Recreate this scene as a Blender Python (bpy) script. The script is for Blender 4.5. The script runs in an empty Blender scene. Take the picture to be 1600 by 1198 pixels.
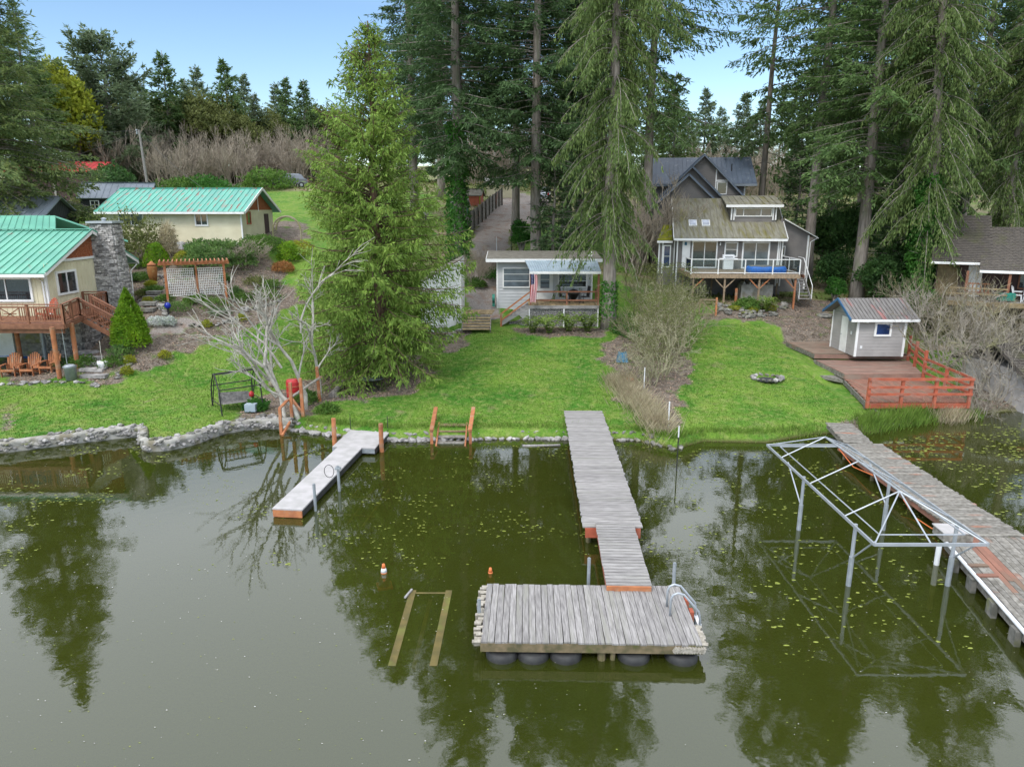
import bpy, math, random
import numpy as np
from mathutils import Vector, Matrix, Euler, noise as mnoise
R = math.radians
random.seed(7)
rng = np.random.default_rng(7)
scene = bpy.context.scene
col = scene.collection

# ---------------------------------------------------------------- camera, sky, sun, exposure
CAM_H, PITCH, FPX = 9.8, R(13.8), 1109.0
cam_d = bpy.data.cameras.new('camera'); cam = bpy.data.objects.new('camera', cam_d); col.objects.link(cam)
cam.location = (0, 0, CAM_H); cam.rotation_euler = (R(90) - PITCH, 0, 0)
cam_d.sensor_width = 36; cam_d.lens = 36 * FPX / 1600; cam_d.clip_end = 3000; cam_d.clip_start = 0.2
scene.camera = cam
world = bpy.data.worlds.new('World'); scene.world = world; world.use_nodes = True
SUN_EL, SUN_AZ = R(48), R(215)          # azimuth clockwise from +Y
wn = world.node_tree; wn.nodes.clear()
def wnode(t, **k):
    n = wn.nodes.new(t)
    for a, b in k.items(): setattr(n, a, b)
    return n
wo = wnode('ShaderNodeOutputWorld'); bg = wnode('ShaderNodeBackground'); bg.inputs[1].default_value = 0.1
sky = wnode('ShaderNodeTexSky', sky_type='NISHITA'); sky.sun_disc = False
sky.sun_elevation = SUN_EL; sky.sun_rotation = SUN_AZ; sky.air_density = 1.0; sky.dust_density = 0.15; sky.ozone_density = 1.5
tc = wnode('ShaderNodeTexCoord'); sep = wnode('ShaderNodeSeparateXYZ')
wn.links.new(tc.outputs['Generated'], sep.inputs[0])
# thin high overcast that thickens smoothly from the horizon towards the zenith
mr = wnode('ShaderNodeMapRange', interpolation_type='SMOOTHSTEP'); mr.inputs[1].default_value = 0.235; mr.inputs[2].default_value = 0.40
mr.inputs[3].default_value = 0.0; mr.inputs[4].default_value = 0.86
cn = wnode('ShaderNodeTexNoise'); cn.inputs['Scale'].default_value = 3.5; cn.inputs['Detail'].default_value = 5; wn.links.new(tc.outputs['Generated'], cn.inputs[0])
ca_ = wnode('ShaderNodeMath', operation='MULTIPLY_ADD'); ca_.inputs[1].default_value = .10; wn.links.new(cn.outputs[0], ca_.inputs[0]); wn.links.new(sep.outputs[2], ca_.inputs[2])
cb_ = wnode('ShaderNodeMath', operation='SUBTRACT'); cb_.inputs[1].default_value = .05; wn.links.new(ca_.outputs[0], cb_.inputs[0]); wn.links.new(cb_.outputs[0], mr.inputs[0])
mx = wnode('ShaderNodeMix', data_type='RGBA'); mx.inputs[7].default_value = (15.5, 16.2, 17.4, 1)
wn.links.new(mr.outputs[0], mx.inputs[0])
hs = wnode('ShaderNodeHueSaturation'); hs.inputs[1].default_value = 1.1; hs.inputs[2].default_value = 1.35
wn.links.new(sky.outputs[0], hs.inputs[4]); wn.links.new(hs.outputs[0], mx.inputs[6])
wn.links.new(mx.outputs[2], bg.inputs[0]); wn.links.new(bg.outputs[0], wo.inputs[0])
sd = bpy.data.lights.new('sun', 'SUN'); sd.energy = 1.5; sd.angle = R(14); sd.color = (1, .96, .9)
sun = bpy.data.objects.new('sun', sd); col.objects.link(sun)
sv = Vector((math.sin(SUN_AZ) * math.cos(SUN_EL), math.cos(SUN_AZ) * math.cos(SUN_EL), math.sin(SUN_EL)))
sun.rotation_euler = sv.to_track_quat('Z', 'Y').to_euler(); sun.location = sv * 60
scene.view_settings.view_transform = 'Standard'; scene.view_settings.look = 'None'
scene.view_settings.exposure = 0.5; scene.view_settings.gamma = 1

# ---------------------------------------------------------------- measuring helpers
CP, SP = math.cos(PITCH), math.sin(PITCH)
def ray(x, y):
    u, v = (x - 800) / FPX, (y - 599) / FPX
    return Vector((u, CP - v * SP, -(SP + v * CP)))
def atz(x, y, z=0.0):
    d = ray(x, y); k = (z - CAM_H) / d.z
    return Vector((d.x * k, d.y * k, z))
def aty(x, y, Y):
    d = ray(x, y); k = Y / d.y
    return Vector((d.x * k, Y, CAM_H + d.z * k))

# ---------------------------------------------------------------- materials
MATS = {}
def mat(name, c1, c2=None, scale=3.0, stretch=(1, 1, 1), rough=.8, bump=0.0, orand=0.0, detail=5, metal=0.0, spec=.4,
        lo=.35, hi=.65, c3=None, s3=1.0, lo3=.55, hi3=.7, trans=0.0, bscale=None, local=False, coat=0.0, isl=0.0):
    m = bpy.data.materials.new(name); m.use_nodes = True; nt = m.node_tree; N = nt.nodes; L = nt.links
    b = N['Principled BSDF']; b.inputs['Roughness'].default_value = rough; b.inputs['Metallic'].default_value = metal
    b.inputs['Specular IOR Level'].default_value = spec
    b.inputs['Coat Weight'].default_value = coat
    c1 = tuple(c1) + (1,)
    if c2 is None: c2 = tuple(x * .75 for x in c1[:3])
    c2 = tuple(c2) + (1,)
    if local:
        g = N.new('ShaderNodeTexCoord').outputs['Object']
    else:
        g = N.new('ShaderNodeNewGeometry').outputs['Position']
    mp = N.new('ShaderNodeMapping'); mp.inputs['Scale'].default_value = stretch; L.new(g, mp.inputs[0])
    vec = mp.outputs[0]
    oi = N.new('ShaderNodeObjectInfo')
    if orand:
        va = N.new('ShaderNodeVectorMath'); va.operation = 'MULTIPLY_ADD'
        L.new(oi.outputs['Random'], va.inputs[0]); va.inputs[1].default_value = (37, 53, 71); L.new(vec, va.inputs[2])
        vec = va.outputs[0]
    n1 = N.new('ShaderNodeTexNoise'); n1.inputs['Scale'].default_value = scale; n1.inputs['Detail'].default_value = detail
    L.new(vec, n1.inputs[0])
    r = N.new('ShaderNodeMapRange'); r.inputs[1].default_value = lo; r.inputs[2].default_value = hi; L.new(n1.outputs[0], r.inputs[0])
    mx = N.new('ShaderNodeMix'); mx.data_type = 'RGBA'; mx.inputs[6].default_value = c1; mx.inputs[7].default_value = c2
    L.new(r.outputs[0], mx.inputs[0]); out = mx.outputs[2]
    if c3 is not None:
        n3 = N.new('ShaderNodeTexNoise'); n3.inputs['Scale'].default_value = s3; n3.inputs['Detail'].default_value = 4; L.new(vec, n3.inputs[0])
        r3 = N.new('ShaderNodeMapRange'); r3.inputs[1].default_value = lo3; r3.inputs[2].default_value = hi3; L.new(n3.outputs[0], r3.inputs[0])
        m3 = N.new('ShaderNodeMix'); m3.data_type = 'RGBA'; L.new(out, m3.inputs[6]); m3.inputs[7].default_value = tuple(c3) + (1,)
        L.new(r3.outputs[0], m3.inputs[0]); out = m3.outputs[2]
    if orand:
        h = N.new('ShaderNodeHueSaturation')
        ro = N.new('ShaderNodeMapRange'); ro.inputs[3].default_value = 1 - orand; ro.inputs[4].default_value = 1 + orand
        L.new(oi.outputs['Random'], ro.inputs[0]); L.new(ro.outputs[0], h.inputs[2]); L.new(out, h.inputs[4]); out = h.outputs[0]
    if isl:
        h = N.new('ShaderNodeHueSaturation'); ge = N.new('ShaderNodeNewGeometry')
        ro = N.new('ShaderNodeMapRange'); ro.inputs[3].default_value = 1 - isl; ro.inputs[4].default_value = 1 + isl
        L.new(ge.outputs['Random Per Island'], ro.inputs[0]); L.new(ro.outputs[0], h.inputs[2]); L.new(out, h.inputs[4]); out = h.outputs[0]
    L.new(out, b.inputs['Base Color'])
    if bump:
        nb = n1
        if bscale:
            nb = N.new('ShaderNodeTexNoise'); nb.inputs['Scale'].default_value = bscale; nb.inputs['Detail'].default_value = 4; L.new(vec, nb.inputs[0])
        bp = N.new('ShaderNodeBump'); bp.inputs['Strength'].default_value = bump; bp.inputs['Distance'].default_value = .05
        L.new(nb.outputs[0], bp.inputs['Height']); L.new(bp.outputs[0], b.inputs['Normal'])
    if trans:
        o = N['Material Output']; t = N.new('ShaderNodeBsdfTranslucent'); L.new(out, t.inputs[0])
        ms = N.new('ShaderNodeMixShader'); ms.inputs[0].default_value = trans
        L.new(b.outputs[0], ms.inputs[1]); L.new(t.outputs[0], ms.inputs[2]); L.new(ms.outputs[0], o.inputs[0])
    MATS[name] = m
    return m
M = MATS
mat('grey_wood', (.31, .295, .285), (.17, .16, .155), scale=5, stretch=(6, .5, 1), rough=.85, orand=.13, bump=.3, c3=(.24, .235, .2), s3=.9, lo3=.5, hi3=.75)
mat('grey_wood_x', (.33, .315, .305), (.18, .17, .165), scale=5, stretch=(.5, 6, 1), rough=.85, orand=.13, bump=.3, c3=(.25, .245, .22), s3=.9, lo3=.5, hi3=.75)
mat('old_wood', (.25, .235, .21), (.13, .12, .10), scale=7, stretch=(1, 1, 1), rough=.9, orand=.22, bump=.5, c3=(.30, .13, .08), s3=.6, lo3=.60, hi3=.72)
mat('mossy_wood', (.13, .10, .03), (.075, .065, .02), scale=3, rough=.8, c3=(.14, .15, .03), s3=1.5)
mat('wet_wood', (.20, .15, .09), (.09, .08, .04), scale=5, rough=.7, c3=(.08, .09, .02), s3=2)
mat('red_stain', (.42, .105, .055), (.30, .075, .04), scale=3, rough=.75, orand=.12, bump=.3, c3=(.30, .17, .13), s3=2.2, lo3=.52, hi3=.72)
mat('cedar_stain', (.43, .17, .07), (.30, .11, .05), scale=4, rough=.8, orand=.15, bump=.3, c3=(.32, .21, .14), s3=2.5, lo3=.52, hi3=.72)
mat('brown_stain', (.26, .115, .065), (.17, .07, .04), scale=4, rough=.7, orand=.12, bump=.2)
mat('deck_tan', (.33, .24, .16), (.20, .15, .10), scale=4, stretch=(2, .5, 1), rough=.85, orand=.15, bump=.3)
mat('deck_brown', (.27, .205, .155), (.18, .135, .10), scale=1.2, rough=.85, orand=.09, bump=.2, c3=(.25, .12, .085), s3=.9, lo3=.5, hi3=.72)
mat('deck_mid', (.28, .165, .125), (.18, .11, .085), scale=1.2, rough=.85, orand=.09, bump=.2, c3=(.24, .19, .15), s3=.7, lo3=.5, hi3=.72)
mat('deck_red', (.27, .125, .085), (.17, .085, .06), scale=1.2, rough=.8, orand=.07, bump=.2, c3=(.16, .14, .10), s3=.6, lo3=.5, hi3=.75)
mat('yellow_wood', (.36, .27, .15), (.20, .15, .08), scale=3, rough=.9, orand=.25, bump=.3)
mat('white_paint', (.76, .76, .75), (.62, .62, .60), scale=2, rough=.5, lo=.5, hi=.8)
mat('grey_siding', (.53, .54, .55), (.47, .48, .49), scale=1.5, rough=.7)
mat('taupe_siding', (.195, .18, .17), (.15, .14, .135), scale=1.2, rough=.75)
mat('shed_siding', (.36, .345, .335), (.30, .29, .28), scale=1.5, rough=.7)
mat('cream_siding', (.66, .61, .44), (.57, .52, .36), scale=1.0, rough=.75)
mat('composite', (.43, .41, .41), (.34, .33, .32), scale=2.5, rough=.8, bump=.1)
mat('green_metal', (.13, .385, .275), (.10, .31, .23), scale=.8, rough=.45, spec=.5, c3=(.22, .17, .14), s3=1.8, lo3=.62, hi3=.82)
mat('green_metal_worn', (.10, .37, .28), (.08, .30, .24), scale=.8, stretch=(2.2, .5, .5), rough=.45, c3=(.25, .16, .13), s3=2.0, lo3=.56, hi3=.66)
mat('slate_metal', (.12, .155, .21), (.085, .11, .155), scale=.8, rough=.45, c3=(.25, .27, .29), s3=3, lo3=.62, hi3=.75)
mat('grey_metal', (.22, .25, .29), (.16, .19, .22), scale=.7, rough=.4)
mat('moss_metal', (.26, .25, .20), (.17, .155, .11), scale=2.2, stretch=(3, .5, .5), rough=.8, c3=(.17, .155, .05), s3=1.2, lo3=.5, hi3=.7)
mat('shed_metal', (.19, .18, .17), (.135, .125, .12), scale=3, stretch=(3, .6, .6), rough=.75, c3=(.27, .13, .12), s3=1.0, lo3=.57, hi3=.66)
mat('awning_metal', (.34, .41, .46), (.26, .33, .38), scale=1.5, rough=.45, spec=.4)
mat('felt_roof', (.20, .185, .155), (.13, .12, .095), scale=3, rough=.95, bump=.3)
mat('brown_shingle', (.115, .10, .085), (.07, .062, .055), scale=6, rough=.95, orand=.2, bump=.4, c3=(.09, .09, .045), s3=.7)
mat('cedar_shingle', (.36, .115, .045), (.24, .075, .035), scale=7, rough=.9, bump=.4)
mat('black_barn', (.035, .037, .042), (.022, .023, .027), scale=2, rough=.7)
mat('brown_barn', (.085, .05, .048), (.055, .035, .034), scale=2, rough=.85)
mat('red_metal', (.42, .05, .05), (.3, .035, .04), scale=1, rough=.5)
mat('stone', (.36, .345, .33), (.17, .16, .155), scale=4, rough=.9, orand=.3, bump=.6)
mat('stone_dark', (.23, .22, .20), (.10, .10, .085), scale=4, rough=.9, orand=.3, bump=.6, c3=(.13, .14, .04), s3=1.2, lo3=.55, hi3=.68)
mat('mortar', (.22, .21, .20), (.12, .115, .11), scale=8, rough=.95, bump=.5)
mat('pebble', (.34, .33, .31), (.07, .07, .065), scale=16, rough=.9, bump=.8, lo=.4, hi=.58)
mat('concrete', (.37, .36, .33), (.24, .23, .20), scale=2.5, rough=.9, bump=.4, c3=(.19, .17, .12), s3=1.6, lo3=.5, hi3=.66)
mat('aluminium', (.41, .44, .48), (.33, .36, .39), scale=2, rough=.38, metal=.35, spec=.6)
mat('galvanised', (.36, .39, .42), (.28, .31, .33), scale=5, rough=.45, metal=.4)
mat('black_metal', (.018, .018, .02), (.03, .03, .03), scale=5, rough=.45)
mat('rubber', (.02, .02, .021), (.035, .036, .035), scale=5, rough=.6)
mat('rope_mat', (.38, .35, .30), (.24, .22, .18), scale=12, rough=.95, bump=.6)
mat('orange_plastic', (.75, .22, .07), (.62, .16, .05), scale=4, rough=.5)
mat('white_plastic', (.72, .73, .74), (.62, .63, .64), scale=4, rough=.4)
mat('terracotta', (.42, .17, .075), (.32, .12, .05), scale=4, rough=.8)
mat('red_plastic', (.50, .03, .03), (.38, .02, .025), scale=4, rough=.4)
mat('blue_tarp', (.01, .16, .62), (.01, .11, .45), scale=5, rough=.45, bump=.8, bscale=4)
mat('blue_plastic', (.03, .15, .26), (.02, .10, .18), scale=5, rough=.5)
mat('cobalt', (.01, .03, .35), (.01, .02, .22), scale=5, rough=.1)
mat('green_plastic', (.02, .22, .16), (.02, .16, .12), scale=5, rough=.5)
mat('bark', (.30, .265, .24), (.16, .14, .12), scale=3.5, stretch=(2.2, 2.2, .35), rough=.95, bump=1.0, c3=(.17, .18, .12), s3=1.1)
mat('bark_red', (.21, .13, .095), (.09, .06, .045), scale=5, stretch=(2.2, 2.2, .3), rough=.95, bump=1.0)
mat('pale_bark', (.48, .46, .41), (.30, .28, .24), scale=4, rough=.9, bump=.4)
mat('twig_grey', (.37, .335, .28), (.22, .195, .16), scale=2, rough=.9, c3=(.30, .29, .14), s3=.8)
mat('twig_pale', (.42, .40, .27), (.27, .25, .15), scale=3, rough=.9)
mat('twig_brown', (.30, .26, .18), (.19, .17, .11), scale=2, rough=.9, c3=(.24, .23, .10), s3=.8)
mat('twig_mauve', (.36, .31, .245), (.24, .205, .16), scale=2, rough=.9, orand=.15)
def leafmat(name, a, b, c=None, orand=.10, trans=.42, scale=1.3):
    mat(name, a, b, scale=scale, rough=.65, spec=.25, orand=orand, trans=trans, detail=6, c3=c, s3=6, lo3=.55, hi3=.75, isl=.28)
leafmat('fir_leaf', (.135, .220, .070), (.085, .150, .052), (.17, .22, .08))
leafmat('fir_dark', (.105, .180, .068), (.066, .125, .050), (.15, .22, .085))
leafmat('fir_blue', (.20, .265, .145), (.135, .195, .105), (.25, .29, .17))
leafmat('fir_moss', (.17, .22, .065), (.09, .14, .06), (.26, .26, .09))
leafmat('fir_light', (.175, .250, .075), (.105, .170, .050), (.25, .28, .10))
leafmat('cedar_leaf', (.225, .335, .062), (.132, .222, .042), (.31, .34, .09))
leafmat('gold_leaf', (0.330, 0.352, 0.033), (0.187, 0.242, 0.022), (0.396, 0.396, 0.066))
leafmat('arborvitae', (0.220, 0.374, 0.022), (0.110, 0.242, 0.017), (0.308, 0.418, 0.033))
leafmat('shrub_leaf', (0.127, 0.230, 0.040), (0.057, 0.132, 0.023), (0.207, 0.276, 0.069))
leafmat('juniper_leaf', (.14, .24, .06), (.07, .15, .04), (.20, .28, .08))
leafmat('dark_leaf', (0.068, 0.150, 0.038), (0.038, 0.090, 0.027), (0.120, 0.195, 0.060))
leafmat('olive_leaf', (0.172, 0.196, 0.057), (0.103, 0.127, 0.040), (0.230, 0.230, 0.092))
leafmat('ivy_leaf', (0.072, 0.221, 0.033), (0.033, 0.117, 0.019), (0.143, 0.299, 0.052))
leafmat('fern_leaf', (.24, .34, .07), (.13, .22, .04), (.22, .24, .06))
leafmat('yellow_leaf', (.34, .34, .035), (.22, .26, .02), (.42, .38, .08))
leafmat('white_flower', (.62, .64, .62), (.42, .48, .42), (.30, .40, .2))
leafmat('dry_reed', (.52, .46, .32), (.36, .30, .20), (.2, .24, .08))
leafmat('reed_leaf', (.19, .31, .05), (.11, .20, .03), (.26, .28, .10))
leafmat('orange_leaf', (.42, .20, .07), (.30, .14, .05), (.4, .26, .1))
def glassmat(name, c, rough=.04, spec=.9):
    mat(name, c, tuple(x * .5 for x in c), scale=1.6, rough=rough, spec=spec)
glassmat('glass_dark', (.03, .035, .04)); glassmat('glass_mid', (.10, .12, .14)); glassmat('glass_blue', (.02, .05, .16)); glassmat('skylight_glass', (.42, .46, .55), .2)
m = bpy.data.materials.new('clear_glass'); m.use_nodes = True; N = m.node_tree.nodes; L = m.node_tree.links
o = N['Material Output']; N.remove(N['Principled BSDF']); t = N.new('ShaderNodeBsdfTransparent'); t.inputs[0].default_value = (.86, .9, .9, 1)
g = N.new('ShaderNodeBsdfGlossy'); g.inputs['Roughness'].default_value = .03; fr = N.new('ShaderNodeFresnel'); fr.inputs[0].default_value = 1.5
ms = N.new('ShaderNodeMixShader'); L.new(fr.outputs[0], ms.inputs[0]); L.new(t.outputs[0], ms.inputs[1]); L.new(g.outputs[0], ms.inputs[2]); L.new(ms.outputs[0], o.inputs[0])
M['clear_glass'] = m

# ---------------------------------------------------------------- mesh helpers
class MB:
    def __init__(s): s.v = []; s.f = []
    def add(s, vs, fs):
        o = len(s.v); s.v += [tuple(v) for v in vs]; s.f += [tuple(i + o for i in f) for f in fs]; return s
    def box(s, c, d, rot=None):
        c = Vector(c); h = Vector(d) / 2; vs = []
        for z in (-1, 1):
            for y in (-1, 1):
                for x in (-1, 1):
                    p = Vector((x * h.x, y * h.y, z * h.z))
                    if rot is not None: p = rot @ p
                    vs.append(c + p)
        return s.add(vs, [(0, 2, 3, 1), (4, 5, 7, 6), (0, 1, 5, 4), (2, 6, 7, 3), (0, 4, 6, 2), (1, 3, 7, 5)])
    def bx(s, x0, x1, y0, y1, z0, z1):
        return s.box(((x0 + x1) / 2, (y0 + y1) / 2, (z0 + z1) / 2), (abs(x1 - x0), abs(y1 - y0), abs(z1 - z0)))
    def beam(s, a, b, w, h, up=(0, 0, 1)):
        a = Vector(a); b = Vector(b); d = b - a; l = d.length
        if l < 1e-6: return s
        z = Vector(up); y = d.normalized(); x = y.cross(z)
        if x.length < 1e-4: x = y.cross(Vector((0, 1, 0)))
        x.normalize(); z = x.cross(y)
        return s.box((a + b) / 2, (w, l, h), Matrix((x, y, z)).transposed())
    def tube(s, pts, r, n=6, cap=True):
        pts = [Vector(p) for p in pts]
        rs = r if isinstance(r, (list, tuple)) else [r] * len(pts)
        vs = []; fs = []; px = None
        for i, p in enumerate(pts):
            d = (pts[min(i + 1, len(pts) - 1)] - pts[max(i - 1, 0)])
            d = d.normalized() if d.length > 1e-9 else Vector((0, 0, 1))
            if px is None: px = d.orthogonal().normalized()
            x = (px - d * px.dot(d)); x = x.normalized() if x.length > 1e-6 else d.orthogonal().normalized(); px = x
            y = d.cross(x)
            for k in range(n):
                a = 2 * math.pi * k / n; vs.append(p + (x * math.cos(a) + y * math.sin(a)) * rs[i])
        for i in range(len(pts) - 1):
            for k in range(n):
                k2 = (k + 1) % n; fs.append((i * n + k, i * n + k2, (i + 1) * n + k2, (i + 1) * n + k))
        if cap: fs.append(tuple(range(n))[::-1]); fs.append(tuple((len(pts) - 1) * n + k for k in range(n)))
        return s.add(vs, fs)
    def poly(s, pts, t=(0, 0, -.05)):
        n = len(pts); t = Vector(t); a = [Vector(p) for p in pts]; b = [p + t for p in a]
        return s.add(a + b, [tuple(range(n)), tuple(range(2 * n - 1, n - 1, -1))] + [(i, n + i, n + (i + 1) % n, (i + 1) % n) for i in range(n)])
    def lathe(s, prof, n=16, c=(0, 0, 0)):
        vs = []; fs = []
        for r, z in prof:
            for k in range(n):
                a = 2 * math.pi * k / n; vs.append((c[0] + r * math.cos(a), c[1] + r * math.sin(a), c[2] + z))
        for i in range(len(prof) - 1):
            for k in range(n):
                k2 = (k + 1) % n; fs.append((i * n + k, i * n + k2, (i + 1) * n + k2, (i + 1) * n + k))
        fs.append(tuple(range(n))[::-1]); fs.append(tuple((len(prof) - 1) * n + k for k in range(n)))
        return s.add(vs, fs)
    def mesh(s, name, m, smooth=False):
        me = bpy.data.meshes.new(name); me.from_pydata(s.v, [], s.f)
        if m: me.materials.append(M[m] if isinstance(m, str) else m)
        if smooth: me.polygons.foreach_set('use_smooth', [True] * len(me.polygons))
        me.update(); return me
    def build(s, name, m, parent=None, smooth=False, kind=None, label=None, bevel=0):
        o = link(name, s.mesh(name, m, smooth), parent)
        if kind: o['kind'] = kind
        if label: o['label'] = label
        if bevel:
            b = o.modifiers.new('bevel', 'BEVEL'); b.width = bevel; b.segments = 1
        return o
def link(name, data, parent=None, mw=None):
    o = bpy.data.objects.new(name, data); col.objects.link(o)
    if parent is not None: o.parent = parent
    if mw is not None: o.matrix_basis = mw
    return o
def tag(o, label=None, cat=None, group=None, kind=None):
    if label: o['label'] = label
    if cat: o['category'] = cat
    if group: o['group'] = group
    if kind: o['kind'] = kind
    return o
def thing(name, label, cat, loc=(0, 0, 0), rz=0, group=None, sc=None):
    o = bpy.data.objects.new(name, None); col.objects.link(o); o.empty_display_size = .3
    o.location = loc; o.rotation_euler = (0, 0, rz)
    if sc: o.scale = (sc,) * 3 if not isinstance(sc, (tuple, list)) else sc
    return tag(o, label, cat, group)
def dup(o, loc=None, rz=None, label=None, sc=None, parent=None):
    c = o.copy(); col.objects.link(c)
    if parent is not None: c.parent = parent
    if loc is not None: c.location = loc
    if rz is not None: c.rotation_euler = (0, 0, rz)
    if sc is not None: c.scale = (sc,) * 3 if not isinstance(sc, (tuple, list)) else sc
    if label: c['label'] = label
    for ch in KIDS(o): dup(ch, parent=c)
    return c
def KIDS(o):
    return list(o.children)
def npmesh(name, V, F, m, smooth=False, n=3):
    """V (k,3) array, F (m,n) index array, fast"""
    me = bpy.data.meshes.new(name); V = np.ascontiguousarray(V, dtype=np.float32); F = np.ascontiguousarray(F, dtype=np.int32)
    me.vertices.add(len(V)); me.vertices.foreach_set('co', V.ravel())
    k = F.shape[1]; me.loops.add(F.size); me.loops.foreach_set('vertex_index', F.ravel())
    me.polygons.add(len(F)); me.polygons.foreach_set('loop_start', np.arange(0, F.size, k, dtype=np.int32))
    me.polygons.foreach_set('loop_total', np.full(len(F), k, dtype=np.int32))
    if smooth: me.polygons.foreach_set('use_smooth', np.ones(len(F), dtype=bool))
    me.update(calc_edges=True); me.validate()
    if m: me.materials.append(M[m] if isinstance(m, str) else m)
    return me

# ---------------------------------------------------------------- terrain
SHORE = [(-70, 27), (-21.2, 27.8), (-19.2, 29), (-17, 30), (-16.2, 29.9), (-15.1, 28), (-13.7, 28.9), (-13.1, 30.5), (-10.9, 31.3), (-7.6, 29.9),
         (-5, 29.3), (0, 29.6), (5.5, 29.4), (6.9, 28.2), (7.3, 28.6), (8.3, 29.3), (11, 29.1), (13.5, 30.3), (16.5, 30.5), (17.3, 31.2), (19, 32), (22, 33.2), (25, 34), (70, 37)]
SX = np.array([p[0] for p in SHORE]); SY = np.array([p[1] for p in SHORE])
TT = np.array([-30, -3, 0, .3, 1.2, 6, 8, 12, 17, 20, 27, 40, 52, 75, 120, 400.])
TXC = np.array([-60, -27, -22.5, -21, -12, -6, 0, 6, 13, 22, 45.])
TZ = np.array([
    [-3, -1.6, -.1, .40, .5, 1.0, 1.15, 1.2, 1.3, 3.0, 6.5, 8.0, 9.8, 13.0, 16, 34],
    [-3, -1.6, -.1, .45, .5, .95, 1.15, 1.25, 1.5, 3.4, 6.5, 8.5, 10., 13., 16, 34],
    [-3, -1.6, -.1, .45, .5, .90, 1.15, 2.2, 4.0, 4.6, 6.4, 8.6, 10.2, 13., 16, 34],
    [-3, -1.6, -.1, .45, .5, .85, 1.15, 2.4, 4.0, 4.7, 6.4, 8.6, 10.2, 13., 16, 34],
    [-3, -1.6, -.1, .45, .5, .70, .95, 1.6, 2.9, 3.7, 6.2, 8.4, 10.4, 13., 16, 34],
    [-3, -1.6, -.1, .42, .5, .60, .75, .95, 1.9, 2.8, 5.2, 7.8, 10.1, 13., 16, 34],
    [-3, -1.6, -.1, .40, .5, .70, .85, 1.3, 1.95, 2.3, 4.7, 7.6, 10.0, 12.5, 16, 34],
    [-3, -1.6, -.1, .35, .45, .70, .9, 1.35, 1.95, 2.3, 4.6, 7.4, 9.7, 12.5, 16, 34],
    [-3, -1.6, -.1, .25, .4, .85, 1.05, 1.6, 2.4, 3.0, 3.9, 5.4, 8.2, 11.8, 15, 33],
    [-3, -1.6, -.1, .15, .3, .85, 1.0, 1.5, 2.4, 3.0, 3.9, 5.4, 8.0, 11.4, 15, 33],
    [-3, -1.6, -.1, .10, .3, 1.0, 1.3, 2.0, 2.8, 3.3, 4.2, 6.0, 8.3, 11.4, 15, 33.]])
def hgt_np(X, Y):
    t = Y - np.interp(X, SX, SY)
    X_ = np.clip(X, -60, 45)
    zi = np.stack([np.interp(t, TT, TZ[i]) for i in range(len(TXC))])
    idx = np.clip(np.searchsorted(TXC, X_) - 1, 0, len(TXC) - 2)
    w = (X_ - TXC[idx]) / (TXC[idx + 1] - TXC[idx]); w = w * w * (3 - 2 * w)
    a = np.take_along_axis(zi, idx[None], 0)[0]; b = np.take_along_axis(zi, (idx + 1)[None], 0)[0]
    z = a * (1 - w) + b * w
    n = .05 * np.sin(X * .9 + 1.3 * np.sin(Y * .37)) * np.sin(Y * .7 + 1.1 * np.sin(X * .31)) + .018 * np.sin(X * 2.7 + Y * 1.9) * np.sin(Y * 3.1 - X * 1.3)
    z = z + n * np.clip(t, 0, 3) * .6
    def pad(x0, x1, y0, y1, cap, e=1.0):
        nonlocal z
        dx = np.maximum(np.maximum(x0 - X, X - x1), 0); dy = np.maximum(np.maximum(y0 - Y, Y - y1), 0); k_ = np.clip(1 - np.hypot(dx, dy) / e, 0, 1)
        z = np.where(z > cap, z * (1 - k_) + cap * k_, z)
    pad(17.8, 23.8, 37.5, 45.6, 1.15, 1.2); pad(16.9, 22.5, 32, 38, .5, .6); pad(17.8, 23.8, 37.2, 41, .9, .8)
    pad(.9, 6.1, 47.8, 51, 2.0, .8); pad(12.5, 21.5, 51, 56, 3.2, 1.5); pad(-60, -25.6, 36, 42, 1.15, 1.2)
    return z
def H(x, y): return float(hgt_np(np.array([float(x)]), np.array([float(y)]))[0])
def hit(px, py):
    """point of the terrain seen at a place in the photograph"""
    d = ray(px, py); o = Vector((0, 0, CAM_H)); k = 24.0
    ks = np.arange(24.0, 240, .1); X = d.x * ks; Y = d.y * ks; Zr = CAM_H + d.z * ks; g = hgt_np(X, Y); w = np.nonzero(Zr < g)[0]
    i = w[0] if len(w) else len(ks) - 1
    return Vector((X[i], Y[i], g[i]))
def G(x, y, dz=0): return Vector((x, y, H(x, y) + dz))

xs = np.concatenate([np.arange(-400, -80, 20), np.arange(-80, -30, 1.5), np.arange(-30, 30, .2), np.arange(30, 80, 1.5), np.arange(80, 401, 20)])
ys = np.concatenate([np.arange(-60, 20, 10), np.arange(20, 27, 1), np.arange(27, 56, .2), np.arange(56, 80, .5), np.arange(80, 140, 2), np.arange(140, 620, 20)])
GX, GY = np.meshgrid(xs, ys); gx = GX.ravel(); gy = GY.ravel(); gz = hgt_np(gx, gy)
nx, ny = len(xs), len(ys); ii, jj = np.meshgrid(np.arange(nx - 1), np.arange(ny - 1)); b0 = (jj * nx + ii).ravel()
GF = np.stack([b0, b0 + 1, b0 + nx + 1, b0 + nx], 1)
def inpoly(px, py, poly):
    r = np.zeros(len(px), bool); n = len(poly)
    for i in range(n):
        x1, y1 = poly[i]; x2, y2 = poly[(i + 1) % n]
        c = ((y1 > py) != (y2 > py)) & (px < (x2 - x1) * (py - y1) / (y2 - y1 + 1e-9) + x1); r ^= c
    return r
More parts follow.
